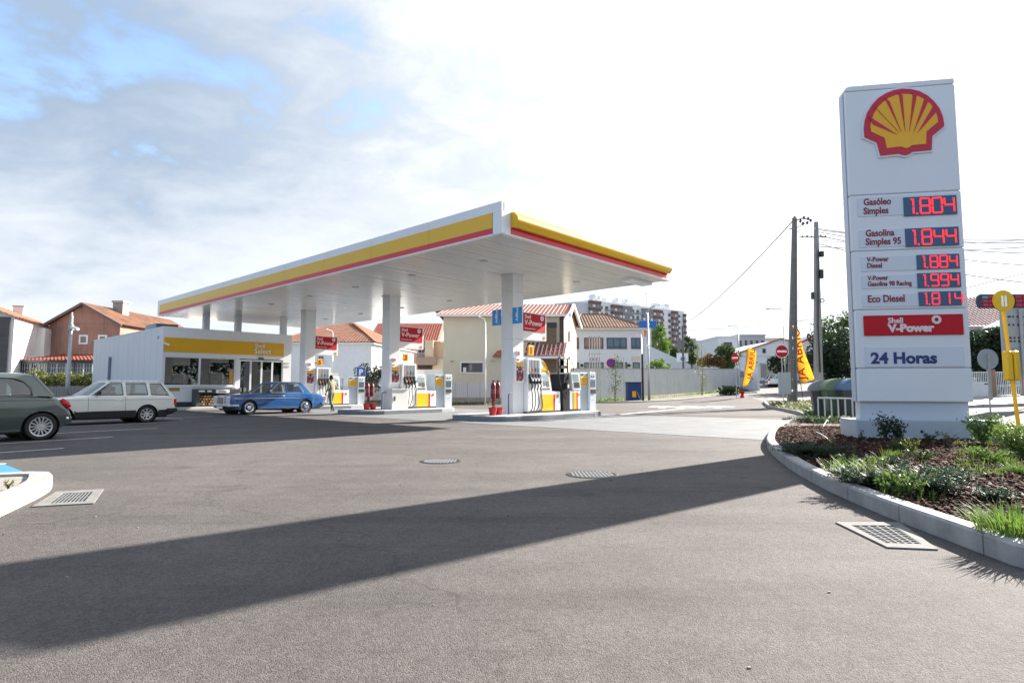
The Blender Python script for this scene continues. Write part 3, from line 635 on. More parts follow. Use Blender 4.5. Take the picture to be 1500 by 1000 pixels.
# ================================================================ SHOP
def make_shop():
    s = thing('station_shop', 'low white shop with yellow sign band and glass front under the canopy end', 'shop', W(0, 23), SR)
    SW = mat('shop_cladding', (.70, .72, .74), .5, var=.05, scale=.8, streak=.05)
    v0, v1, T, dep = -1.33, 5.75, 4.33, 13.7
    MB().box(v0, v0 + .15, .16, dep, 0, T).build('side_wall', SW, s); MB().box(v1 - .15, v1, .16, dep, 0, T).build('side_wall', SW, s); MB().box(v0 + .151, v1 - .151, dep - .15, dep, 0, T).build('rear_wall', SW, s)
    MB().box(v0 + .152, v1 - .152, .4, dep - .152, 3.3, 3.5).build('roof', SW, s)
    # vertical cladding seams on the side wall
    for k in range(13): MB().box(v0 - .006, v0 + .004, .9 + k, .925 + k, .1, T - .04).build('cladding_seam', mat('seam', (.55, .58, .61), .5), s)
    MB().box(v0 - .02, v0 + .17, -.01, dep + .02, T, T + .05).build('parapet_cap', WHITE, s); MB().box(v0 + .171, v1 + .02, -.012, .18, T, T + .05).build('parapet_cap', WHITE, s)
    f = MB()                                                   # front wall around the openings
    f.box(v0, v1, 0, .16, 2.83, T - .001).box(v0, v0 + .09, 0, .16, 0, 2.829).box(v0 + .091, 2.42, 0, .16, 0, 1.27).box(2.42, 2.66, 0, .16, 0, 2.829).box(5.24, v1, 0, .16, 0, 2.829)
    f.build('front_wall', SW, s)
    MB().box(v0 + .001, 2.6, -.02, 0, 0.02, .42).build('dark_plinth', mat('plinth_navy', (.02, .03, .045), .5), s)
    MB().box(v0 + .05, 5.24, -.05, -.001, 3.06, 3.81).build('yellow_sign_band', mat('shop_band_yellow', (.66, .36, .004), .4), s)
    text('Shell', .34, WHITEG, s, (3.42, -.09, 3.50), bold=.0, ext=.012); text('Select', .42, WHITEG, s, (3.42, -.09, 3.16), bold=.003, ext=.012)
    text('27', .25, GREY, s, (v0 - .01, .9, 3.75), rot=(PI / 2, 0, -PI / 2), ext=.01)
    FR = mat('window_frame_white', (.72, .73, .74), .35)
    def win(x0, x1, z0, z1, frame=.05):
        w_ = MB().box(x0, x1, .02, .1, z0, z0 + frame).box(x0, x1, .02, .1, z1 - frame, z1).box(x0, x0 + frame, .02, .1, z0 + frame, z1 - frame).box(x1 - frame, x1, .02, .1, z0 + frame, z1 - frame).build('window', FR, s)
        MB().box(x0 + frame, x1 - frame, .055, .065, z0 + frame, z1 - frame).build('pane', SGLASS, w_)
    win(v0 + .1, .52, 1.28, 2.82); win(.521, 2.41, 1.28, 2.82); MB().box(v0 + .05, 2.44, -.05, .02, 1.2, 1.275).build('sill', WHITE, s)
    for k in range(4):
        x0 = 2.67 + k * .64; d = MB().box(x0, x0 + .05, .03, .1, .05, 2.78).box(x0 + .59, x0 + .635, .03, .1, .05, 2.78).box(x0 + .05, x0 + .59, .03, .1, 2.7, 2.78).box(x0 + .05, x0 + .59, .03, .1, .05, .15).build('door', FR, s)
        MB().box(x0 + .05, x0 + .59, .06, .07, .15, 2.7).build('pane', SGLASS, d)
    MB().box(3.72, 4.0, -.1, -.001, 2.84, 2.92).build('door_sensor', DARK, s); MB().box(5.3, 5.62, -.02, -.001, 2.62, 2.68).box(5.3, 5.62, -.02, -.001, 2.42, 2.5).build('notice_plate', GREY, s)
    c_ = MB().tube([(v0 + .0, -.02, 3.5), (v0 + .0, -.15, 3.48)], .02).build('camera_bracket', WHITE, s); MB().tube([(v0 + .0, -.15, 3.48), (v0 + .2, -.3, 3.38)], .05, 10).build('security_camera', WHITE, c_)
    MB().box(-.95, -.45, -.03, -.001, 1.0, 1.16).build('brass_plate', mat('plate_olive', (.25, .22, .05), .5), s); MB().box(-1.1, -1.03, -.05, -.001, 1.03, 1.1).build('bell', DARK, s)
    MB().tube([(v0 - .06, 9.4, .1), (v0 - .06, 9.4, 3.1)], .09, 8).build('downpipe', mat('pipe_blue', (.16, .2, .26), .5), s)
    for x in (2.52, 2.72, 2.98): MB().box(x - .07, x + .07, -.06, -.001, .95, 1.17).build('meter_box', mat('meter_grey', (.15, .16, .17), .5) if x > 2.6 else WHITE, s)
    # interior
    dk = mat('shop_floor', (.18, .18, .17), .4); MB().box(v0 + .16, v1 - .16, .17, 6, .0, .12).build('shop_floor', dk, s)
    MB().box(v0 + .16, v1 - .16, 6, 6.1, .12, 3.29).build('inner_wall', mat('shop_inner', (.04, .10, .10), .7), s)
    goods = islandmat('shelf_goods', [(.5, .05, .04), (.6, .45, .05), (.05, .2, .45), (.5, .5, .5), (.05, .3, .1), (.45, .2, .05)], .5)
    for u in (2.0, 3.6, 5.4):
        for (a, b) in ((-1.0, .5), (.8, 2.3)):
            sh = MB()
            for zz in (.5, .95, 1.4, 1.8): sh.box(a, b, u, u + .4, zz, zz + .03)
            sh.box(a, a + .04, u, u + .4, .12, 1.9).box(b - .04, b, u, u + .4, .12, 1.9); e = sh.build('shelf_rack', mat('rack_grey', (.3, .32, .33), .5), s)
            gd = MB(); x = a + .06
            for zz in (.53, .98, 1.43):
                x = a + .06
                while x < b - .12:
                    w_ = rnd.uniform(.05, .12); gd.box(x, x + w_ - .008, u - .01, u + .3, zz, zz + rnd.uniform(.18, .33)); x += w_
            tag(gd.build('packaged_goods', goods, e), kind='stuff')
    b = MB().box(4.0, 5.5, 3.5, 4.2, .12, 1.15).build('counter', mat('counter_teal', (.05, .16, .18), .4), s)
    # window poster with yellow figure print
    MB().box(2.12, 2.32, .04, .05, 1.4, 2.2).build('window_sticker', mat('sticker_orange', (.55, .26, .03), .5), s)
    # step
    structure(MB().box(v0 - .3, 6.6, -1.0, 0, 0, .15).build('shop_step', mat('step_pale', (.52, .51, .48), .8, var=.15), loc=W(0, 23), rz=SR, bevel=.02))
    # roof plant: dish, railings, cables
    r_ = MB().box(-.2, 1.0, 5, 7, 3.5, 5.0).build('roof_unit', mat('unit_teal', (.10, .20, .24), .4), s)
make_shop()
def make_log_cage():
    t = thing('firewood_cage', 'dark cage of firewood with white Lenha sign under the shop window', 'storage cage', W(.16, 22.95, .15), SR)
    dg = mat('cage_graphite', (.045, .055, .06), .5)
    MB().box(0, 2.3, -.6, 0, .72, .95).build('top_panel', dg, t); MB().box(.0, 2.3, -.6, 0, 0, .08).box(0, .2, -.6, 0, .08, .72).box(2.2, 2.3, -.6, 0, .08, .72).box(.2, 2.2, -.05, 0, .08, .72).build('cage_frame', dg, t)
    MB().box(1.0, 1.72, -.615, -.6, .74, .93).build('sign_plate', WHITEG, t); text('Lenha', .16, DARK, t, (1.36, -.62, .78), align='CENTER')
    MB().box(.12, .42, -.61, -.6, .80, .88).build('white_mark', LWHITE, t); MB().box(.56, .78, -.61, -.6, .80, .88).build('white_mark', LWHITE, t)
    lg = mat('cut_log', (.38, .24, .13), .85, var=.3, scale=9)
    for j in range(4):
        for i in range(13 - j * (1 if j > 1 else 0)):
            x = .28 + i * .145 + (j % 2) * .07
            if x < 2.12: MB().cyl((x, -.52 + rnd.uniform(-.04, .04), .15 + j * .135), rnd.uniform(.05, .068), .42, 'y', 9).build('log', lg, t)
make_log_cage()
# ================================================================ VEHICLES
def interp(P, x):
    if x <= P[0][0]: return P[0][1]
    for (a, b), (c_, d) in zip(P, P[1:]):
        if x <= c_: return b + (d - b) * (x - a) / (c_ - a)
    return P[-1][1]
def smooth_interp(P, x):
    return (interp(P, x) * 2 + interp(P, x - .05) + interp(P, x + .05)) / 4
def make_car(name, label, cat, px, py, heading, S, group=None):
    rear = gp(px, py) if isinstance(px, (int, float)) and py is not None else px
    hd = Vector((math.cos(R(heading)), math.sin(R(heading)), 0)); lat = Vector((hd.y, -hd.x, 0))   # lat: right hand side of the car
    W2, wb, wr = S['w'] / 2, S['wb'], S['wr']
    side_seen = S.get('seen', 1)                                   # 1: left side towards the camera
    # measured point is the ground contact of the near rear wheel
    org = rear + lat * (W2 - .12) * side_seen
    t = thing(name, label, cat, (org.x, org.y, gz(org.x, org.y)), R(heading), group)
    paint = S['paint']; xr, xf = -S['ro'], wb + S['fo']; top = S['top']; sill = S['sill']
    st = set(np.linspace(xr, xf, 44).tolist())
    ra = wr + S.get('arch', .05)
    for xc in (0, wb):
        for k in range(13):
            a = PI * k / 12; st.add(xc - ra * math.cos(a))
    st |= {xr + .015, xr + .05, xf - .015, xf - .05}; st = sorted(x for x in st if xr <= x <= xf)
    xm = (xr + xf) / 2; hl = (xf - xr) / 2; pw, pk = S.get('plan', (4, .10))
    rows = []; rs = S.get('rs', .09); blg = S.get('bulge', .03)
    bott = S.get('bottom', [(xr, sill + .12), (xr + .35, sill), (xf - .3, sill), (xf, sill + .1)])
    for x in st:
        zb = smooth_interp(bott, x)
        for xc in (0, wb):
            d = abs(x - xc)
            if d < ra: zb = max(zb, wr - .02 + math.sqrt(max(0, ra * ra - d * d)))
        zt = smooth_interp(top, x); e = min(x - xr, xf - x); end = S.get('end', .10)
        zt -= (max(0, 1 - e / end) ** 2) * S.get('nose', .05)
        zs = max(zt - rs, zb + .01); ww = W2 * (1 - pk * (abs(x - xm) / hl) ** pw) - (max(0, 1 - e / end) ** 2) * .07
        sec = []
        for k in range(7):
            q = k / 6; z = zb + (zs - zb) * q; h = (z - sill) / max(.2, (interp(top, xm) - sill))
            sec.append((ww * (1 - blg * (2 * h - 1.0) ** 2), z))
        y0 = sec[-1][0]; rs2 = zt - zs
        for k in range(1, 5):
            a = PI / 2 * k / 4; sec.append((y0 - rs * 1.2 * (1 - math.cos(a)), zs + rs2 * math.sin(a)))
        sec.append(((y0 - rs * 1.2) * .5, zt + .012)); sec.append((0, zt + .016))
        rows.append((x, sec))
    mb = MB(); n = len(rows[0][1]); full = 2 * n - 1; v = []
    for x, sec in rows: v += [(x, y, z) for y, z in sec] + [(x, -y, z) for y, z in sec[-2::-1]]
    f = []; mi = []
    for i in range(len(rows) - 1):
        for j in range(full - 1):
            f.append((i * full + j, (i + 1) * full + j, (i + 1) * full + j + 1, i * full + j + 1))
            zc = (v[f[-1][0]][2] + v[f[-1][2]][2]) / 2; mi.append(1 if S.get('sillband') and zc < S['sillband'] and (j < 6 or j > full - 8) else 0)
    f += [tuple(range(full)), tuple(range((len(rows) - 1) * full, len(rows) * full))]; mi += [0, 0]
    mb.v = v; mb.f = f; mb.m = mi
    mb.build('body', [paint, S.get('sillmat', BLACK)], t, sharp=32)
    MB().box(xr + .25, xf - .25, -W2 + .16, W2 - .16, sill - .04, sill + .22).build('underside', BLACK, t)
    for xc in (0, wb):                                              # dark wheel houses
        for s_ in (1, -1): MB().lathe([(ra - .005, -s_ * .03), (ra - .005, -s_ * .30), (0, -s_ * .30)], 20, 'y', (xc, s_ * (W2 - .045), wr)).build('wheel_arch', BLACK, t)
    # ---- glasshouse
    wbt, wrf = S['belt_w'] / 2, S['roof_w'] / 2; zr = S['roof_z']
    zb_ = lambda x: smooth_interp(top, x) - .02
    def P(x, q, s_, off=0.): b = zb_(x) if q < .5 else zb_(x); z = b + (zr - b) * q; y = wbt + (wrf - wbt) * q + off; return Vector((x, s_ * y, z))
    for s_ in (1, -1):
        for kind, pts in S['side']:
            if kind == 'glass':
                MB().poly([P(x, q, s_, -.012) for x, q in pts]).build('side_window', CGLASS, t)
                loop = [P(x, q, s_, .0) for x, q in pts]
                e = MB().tube(loop + [loop[0]], .012, 5).build('window_trim', S.get('trim', DARK), t)
            else:
                o = [P(x, q, s_, .006) for x, q in pts]; i_ = [P(x, q, s_, -.03) for x, q in pts]; k = len(o)
                MB().add(o + i_, [tuple(range(k)), tuple(range(k, 2 * k))[::-1]] + [(a, (a + 1) % k, k + (a + 1) % k, k + a) for a in range(k)]).build('pillar_panel', paint, t)
    (xa0, xa1), (xc0, xc1) = S['screen'], S['back']
    # windscreen and back window, slightly domed
    def screen(nm, x0, x1, w0, w1, bow):
        v = []; f = []; nx, ny = 8, 4; sgn = 1 if nm == 'windscreen' else -1
        for j in range(ny + 1):
            q = j / ny
            for i in range(nx + 1):
                y = (-1 + 2 * i / nx); x = x0 + (x1 - x0) * q + sgn * bow * (1 - y * y); zz = zb_(x0) + (zr - .02 - zb_(x0)) * q
                v.append((x, y * (w0 + (w1 - w0) * q), zz))
        for j in range(ny):
            for i in range(nx): k = j * (nx + 1) + i; f.append((k, k + 1, k + nx + 2, k + nx + 1))
        m = MB(); m.add(v, f); m.build(nm, CGLASS, t, smooth=True)
        for s_ in (1, -1): MB().tube([(x0, s_ * w0, zb_(x0)), (x1, s_ * w1, zr - .02)], S.get('pil', .032), 7).build('pillar', paint, t)
    screen('windscreen', xa0, xa1, wbt - .03, wrf - .03, .06); screen('back_window', xc0, xc1, wbt - .05, wrf - .03, .03)
    # roof
    rx0, rx1 = S['roof_x']; v = []; f = []; nx, ny = 16, 12; cr = S.get('crown', .035); ext = .035
    for i in range(nx + 1):
        u = -1 + 2 * i / nx; x = (rx0 + rx1) / 2 + u * (rx1 - rx0) / 2
        for j in range(ny + 1):
            w_ = -1 + 2 * j / ny; drop = S.get('rdrop', .03)
            v.append((x, w_ * (wrf + .02) * (1 - .05 * u ** 4), zr + cr * (1 - abs(w_) ** 3) * 1. - drop * abs(u) ** 3.5 - .045 * abs(w_) ** 12 + .012))
    for i in range(nx):
        for j in range(ny): k = i * (ny + 1) + j; f.append((k, k + 1, k + ny + 2, k + ny + 1))
    m = MB(); m.add(v, f); o = m.build('roof', paint, t, smooth=True); md = o.modifiers.new('solid', 'SOLIDIFY'); md.thickness = .04; md.offset = -1
    if S.get('rack'):
        for k in range(10):
            x = rx0 + .1 + (rx1 - rx0 - .2) * k / 9
            MB().tube([(x, -wrf, zr + .035), (x, 0, zr + .05), (x, wrf, zr + .035)], .022, 6).build('roof_bar', mat('rack_white', (.7, .7, .68), .4), t)
        for s_ in (1, -1): MB().tube([(rx0 + .08, s_ * (wrf - .02), zr + .01), (rx1 - .08, s_ * (wrf - .02), zr + .01)], .015, 6).build('roof_rail', mat('rack_white', (.7, .7, .68), .4), t)
    # interior
    sc_ = S.get('seat', mat('seat_cloth', (.05, .05, .055), .9))
    for s_ in (.36, -.36):
        st_ = MB().box(wb * .42, wb * .42 + .5, s_ - .24, s_ + .24, .3, .55).prism([(wb * .42 - .1, .5), (wb * .42 + .05, .5), (wb * .42 - .03, 1.02), (wb * .42 - .13, 1.02)], s_ - .23, s_ + .23, 'y').box(wb * .42 - .14, wb * .42 - .06, s_ - .12, s_ + .12, 1.04, 1.2).build('seat', sc_, t, bevel=.03)
    MB().box(wb * .08, wb * .08 + .45, -W2 + .2, W2 - .2, .3, .52).prism([(wb * .08 - .15, .5), (wb * .08, .5), (wb * .08 - .1, .98), (wb * .08 - .2, .98)], -W2 + .2, W2 - .2, 'y').build('rear_seat', sc_, t, bevel=.03)
    MB().box(xa0 - .35, xa0 - .05, -W2 + .2, W2 - .2, .6, zb_(xa0) - .02).build('dashboard', BLACK, t)
    MB().tube([(xa0 - .5 + .05 * math.sin(a) * .6, .36 + .18 * math.cos(a), .86 + .17 * math.sin(a)) for a in np.linspace(0, 2 * PI, 17)], .014, 6).build('steering_wheel', BLACK, t)
    # ---- wheels
    for xc in (0, wb):
        for s_ in (1, -1):
            wd = S.get('tw', .17); yo = s_ * (W2 - .035); yi = yo - s_ * wd; r0 = wr * S.get('rimr', .66)
            prof = [(r0, yo - s_ * .012), (r0 + .02, yo), (wr * .93, yo), (wr, yo - s_ * .03), (wr, yi + s_ * .03), (wr * .93, yi), (r0, yi)]
            wh = MB().lathe(prof, 32, 'y', (xc, 0, wr)).build('wheel', BLACK, t, sharp=50)
            rim = MB(); RM = S.get('rim', mat('alloy', (.62, .63, .64), .3, .7))
            rim.mi(1).lathe([(0, yo - s_ * .05), (r0 * .97, yo - s_ * .05)], 24, 'y', (xc, 0, wr)).mi(0)
            rim.lathe([(r0 * .86, yo - s_ * .03), (r0 * .9, yo - s_ * .008), (r0, yo - s_ * .002), (r0 + .006, yo - s_ * .02)], 32, 'y', (xc, 0, wr))
            ns = S.get('spokes', 8)
            if ns:
                for k in range(ns):
                    a = 2 * PI * k / ns; ca, sa = math.cos(a), math.sin(a); w_ = S.get('spw', .045)
                    rim.quadbar((xc + ca * .03, yo - s_ * .024, wr + sa * .03), (xc + ca * r0 * .9, yo - s_ * .018, wr + sa * r0 * .9), w_, .03, (0, 1, 0))
                rim.lathe([(0, yo - s_ * .004), (r0 * .2, yo - s_ * .006), (r0 * .24, yo - s_ * .03)], 16, 'y', (xc, 0, wr))
            else:
                rim.lathe([(0, yo + s_ * .01), (r0 * .35, yo + s_ * .006), (r0 * .55, yo - s_ * .012)], 24, 'y', (xc, 0, wr))
                rim.mi(2).lathe([(r0 * .42, yo + s_ * .004), (r0 * .68, yo - s_ * .006), (r0 * .74, yo - s_ * .02)], 24, 'y', (xc, 0, wr)).mi(0)
                rim.lathe([(r0 * .76, yo - s_ * .02), (r0 * .98, yo - s_ * .012)], 24, 'y', (xc, 0, wr))
            rim.build('rim', [RM, BLACK, S.get('cap', CHROME)], wh, sharp=40)
    # ---- seams, handles, mirrors
    def seam(x, z0, z1, bow=.0):
        for s_ in (1, -1):
            pts = []
            for k in range(7):
                z = z0 + (z1 - z0) * k / 6; h = (z - sill) / max(.2, (interp(top, xm) - sill)); ww = W2 * (1 - pk * (abs(x - xm) / hl) ** pw) * (1 - blg * (2 * h - 1.) ** 2); pts.append((x + bow * math.sin(PI * k / 6), s_ * (ww - .002), z))
            MB().tube(pts, .006, 4).build('door_seam', BLACK, t)
    for x in S['seams']: seam(x, sill + .02, zb_(x) - rs * .4)
    for x in S['handles']:
        for s_ in (1, -1): MB().box(x - .09, x + .09, s_ * (W2 * .985) - .02, s_ * (W2 * .985) + .022, S['hz'] - .014, S['hz'] + .014).build('door_handle', S.get('hmat', CHROME), t, bevel=.008)
    for s_ in (1, -1):
        x = xa0 - .22; z = zb_(x) + .05; MB().tube([(x, s_ * (wbt), z - .03), (x, s_ * (wbt + .1), z + .01)], .014, 6).box(x - .05, x + .03, min(s_ * (wbt + .06), s_ * (wbt + .2)), max(s_ * (wbt + .06), s_ * (wbt + .2)), z - .01, z + .10).build('mirror', S.get('mirror', BLACK), t, bevel=.01)
    if S.get('line_z'):
        for s_ in (1, -1):
            pts = [(x, s_ * (W2 * (1 - pk * (abs(x - xm) / hl) ** pw) * .999 + .002), S['line_z']) for x in np.linspace(xr + .12, xf - .14, 24)]
            MB().tube(pts, S.get('line_r', .008), 5).build('side_trim', S.get('line_m', CHROME), t)
    for b in S.get('boxes', []):
        nm, (x0, x1, y0, y1, z0, z1), mm = b[:3]
        for s_ in ((1, -1) if (len(b) < 4 or b[3]) else (1,)):
            MB().box(x0, x1, min(s_ * y0, s_ * y1), max(s_ * y0, s_ * y1), z0, z1).build(nm, mm, t, bevel=.012)
    for fn in S.get('extra', []): fn(t, W2, xr, xf)
    return t
TAIL = mat('tail_lamp', (.55, .01, .015), .2); HEAD = mat('head_lamp', (.55, .58, .6), .08, .4); ORNG = mat('indicator', (.7, .2, .01), .25)
def bumper(x0, z0, z1, w, m, dx=.1, wrap=.35, sgn=-1):
    def fn(t, W2, xr, xf):
        pts = [(x0 + sgn * -wrap, (w + .01), (z0 + z1) / 2), (x0 - sgn * .06, w - .0, (z0 + z1) / 2), (x0, w * .84, (z0 + z1) / 2)]; pts = pts + [(p[0], -p[1], p[2]) for p in pts[::-1]]
        mb = MB()
        for a, b in zip(pts, pts[1:]): mb.quadbar(a, b, z1 - z0, dx, (b[1] - a[1] and (1, 0, 0) or (0, 1, 0)) if abs(b[1] - a[1]) > abs(b[0] - a[0]) else (0, 1, 0))
        mb.build('bumper', m, t, bevel=.015)
    return fn
# --- white estate car
CW_ = mat('car_cream_white', (.80, .79, .72), .25, coat=.6, var=.06, scale=2)
def plate(x, z, sgn, s='55-60-NT'):
    def fn(t, W2, xr, xf): MB().box(min(x, x + sgn * .01), max(x, x + sgn * .01), -.26, .26, z - .055, z + .055).build('number_plate', mat('plate_white', (.7, .7, .68), .4), t)
    return fn
make_car('estate_car', 'old cream white estate car with roof slats and black sills beside the grey hatchback', 'car', 213, 618.5, 233, dict(
    w=1.58, wb=2.40, wr=.29, ro=.92, fo=.72, sill=.20, paint=CW_, sillband=.40, top=[(-.92, .86), (-.6, .90), (0, .915), (1.5, .915), (1.75, .90), (2.6, .80), (3.12, .74)],
    belt_w=1.46, roof_w=1.16, roof_z=1.345, screen=(1.68, 1.10), back=(-.84, -.48), roof_x=(-.52, 1.14), crown=.03, rs=.05, plan=(5, .07), bulge=.035, end=.08, nose=.03,
    side=[('glass', [(.72, .06), (1.52, .06), (1.05, .92), (.74, .92)]), ('glass', [(-.02, .08), (.62, .08), (.62, .92), (.02, .92)]), ('glass', [(-.68, .10), (-.12, .10), (-.10, .90), (-.45, .90)]), ('paint', [(.62, 0), (.72, 0), (.74, 1), (.62, 1)]), ('paint', [(-.12, 0), (-.02, 0), (.02, 1), (-.10, 1)]), ('paint', [(-.84, 0), (-.68, 0), (-.44, 1), (-.48, 1)])],
    seams=(.66, 1.70), handles=(.85,), hz=.76, line_z=.78, line_r=.006, line_m=GREY, rack=True, seat=mat('seat_grey', (.07, .07, .07), .9), spokes=8,
    boxes=[('tail_lamp', (-.935, -.84, .58, .74, .56, .78), TAIL), ('head_lamp', (3.08, 3.125, .42, .68, .50, .66), HEAD)],
    extra=[bumper(-.96, .34, .46, .76, BLACK), bumper(3.16, .34, .46, .76, BLACK, sgn=1), plate(-.925, .62, -1)]))
# --- blue four-door sedan
CB = mat('car_blue', (.018, .095, .28), .2, .15, coat=1.)
def sedan_face(t, W2, xr, xf):
    g_ = MB().box(xf - .05, xf + .035, -.24, .24, .42, .80).build('grille_shell', CHROME, t, bevel=.02)
    MB().box(xf + .034, xf + .04, -.20, .20, .46, .76).build('grille_mesh', DARK, g_)
    for k in range(6): MB().box(xf + .038, xf + .045, -.2, .2, .48 + k * .045, .49 + k * .045).build('grille_bar', CHROME, g_)
    MB().box(xf + .038, xf + .046, -.008, .008, .46, .76).build('grille_bar', CHROME, g_)
    for s_ in (1, -1):
        h = MB().box(xf - .10, xf + .02, min(s_ * .42, s_ * .70), max(s_ * .42, s_ * .70), .44, .80).build('head_lamp', CHROME, t, bevel=.04)
        MB().box(xf + .018, xf + .028, min(s_ * .45, s_ * .67), max(s_ * .45, s_ * .67), .47, .77).build('lamp_glass', HEAD, h, bevel=.03)
make_car('sedan', 'blue vintage four-door sedan with chrome trim in front of the shop', 'car', 446, 604, 232, dict(
    w=1.77, wb=2.75, wr=.31, ro=1.12, fo=.80, sill=.22, paint=CB, top=[(-1.12, .80), (-.6, .90), (0, .935), (1.9, .935), (2.1, .93), (3.2, .86), (3.55, .82)],
    belt_w=1.60, roof_w=1.24, roof_z=1.40, screen=(2.02, 1.38), back=(-.30, .12), roof_x=(.06, 1.44), crown=.04, rs=.07, plan=(4, .08), bulge=.03, trim=CHROME, pil=.028,
    side=[('glass', [(1.02, .06), (1.84, .06), (1.32, .92), (1.02, .92)]), ('glass', [(.10, .06), (.94, .06), (.94, .92), (.32, .92)]), ('paint', [(.94, 0), (1.02, 0), (1.02, 1), (.94, 1)]), ('paint', [(-.30, 0), (.10, 0), (.32, 1), (.12, 1)])],
    seams=(.2, .98, 1.95), handles=(.42, 1.22), hz=.80, line_z=.70, line_r=.010, spokes=0, cap=CB, rim=CHROME, mirror=CHROME, rimr=.68, seat=mat('seat_cream', (.42, .38, .3), .8),
    boxes=[('tail_lamp', (-1.135, -1.03, .50, .80, .56, .74), TAIL), ('sill_trim', (.45, 2.3, .868, .885, .25, .28), CHROME)],
    extra=[bumper(-1.17, .38, .47, .87, CHROME), bumper(3.60, .36, .46, .87, CHROME, sgn=1), sedan_face, plate(3.63, .33, 1)]))
# --- grey green small hatchback
CGN = mat('car_grey_green', (.085, .105, .098), .22, .35, coat=1.)
def hatch_extra(t, W2, xr, xf):
    for s_ in (1, -1):
        MB().tube([(xr + .235, s_ * .64, .885), (xr + .16, s_ * .68, .80), (xr + .09, s_ * .70, .70)], [.05, .075, .05], 10).build('tail_lamp', TAIL, t, smooth=True)
        MB().tube([(xr - .0, s_ * .56, .46), (xr + .12, s_ * .73, .47)], .025, 6).build('reflector_trim', CHROME, t)
    MB().tube([(.2, .0, 1.46), (.12, 0, 1.55)], .01, 5).build('aerial', BLACK, t)
    for z in (.97,):
        for s_ in (1, -1): MB().tube([(x, s_ * .79, z) for x in np.linspace(.1, 1.9, 8)], .008, 4).build('belt_trim', CHROME, t)
make_car('hatchback', 'dark grey green small hatchback, its rear half entering at the left edge', 'car', 57, 644, 234, dict(
    w=1.63, wb=2.30, wr=.30, ro=.62, fo=.62, sill=.20, arch=.06, paint=CGN, top=[(-.62, .50), (-.56, .66), (-.44, .82), (-.30, .935), (-.18, .985), (0, 1.0), (1.7, .985), (2.1, .94), (2.6, .82), (2.92, .66)],
    belt_w=1.50, roof_w=1.06, roof_z=1.44, screen=(1.92, 1.18), back=(-.19, .13), roof_x=(.06, 1.24), crown=.045, rs=.13, plan=(3, .15), bulge=.06, end=.10, nose=.03, rdrop=.045, pil=.06, bottom=[(-.62, .36), (-.35, .24), (.5, .2), (1.9, .2), (2.6, .22), (2.92, .32)],
    side=[('glass', [(.86, .02), (1.72, .02), (1.15, .86), (.86, .90)]), ('glass', [(.18, .03), (.76, .03), (.76, .86), (.50, .84), (.32, .68), (.20, .38)]), ('paint', [(.76, 0), (.86, 0), (.86, 1), (.76, 1)]), ('paint', [(-.19, 0), (.17, .0), (.22, .38), (.33, .68), (.50, .84), (.76, .86), (.76, 1), (.13, 1)])],
    seams=(.80, 1.85), handles=(1.0,), hz=.86, spokes=14, spw=.028, rimr=.72, tw=.19, seat=mat('seat_green', (.12, .16, .13), .9), line_z=.885, line_r=.004, line_m=DARK,
    boxes=[], extra=[hatch_extra]))
# --- silver car up the street
q = at(1146, 563, 70); CS = mat('car_silver', (.55, .57, .6), .25, .6, coat=1.)
make_car('silver_car', 'silver hatchback driving away up the street beyond the banner', 'car', Vector((q.x, q.y, 0)), None, 72, dict(
    w=1.78, wb=2.6, wr=.32, ro=.75, fo=.85, sill=.22, paint=CS, seen=-1, top=[(-.75, .95), (-.4, 1.0), (1.9, .98), (2.9, .86), (3.45, .7)],
    belt_w=1.6, roof_w=1.2, roof_z=1.48, screen=(2.1, 1.3), back=(-.62, -.30), roof_x=(-.45, 1.36), rs=.1, plan=(4, .1),
    side=[('glass', [(.95, .05), (1.9, .05), (1.25, .9), (.95, .9)]), ('glass', [(-.25, .1), (.87, .05), (.87, .9), (-.1, .85)]), ('paint', [(.87, 0), (.95, 0), (.95, 1), (.87, 1)]), ('paint', [(-.62, 0), (-.25, 0), (-.1, 1), (-.3, 1)])],
    seams=(.9,), handles=(1.1,), hz=.85, boxes=[('tail_lamp', (-.77, -.66, .58, .84, .72, .92), TAIL)], extra=[bumper(-.78, .36, .5, .86, CS), plate(-.8, .75, -1)]))
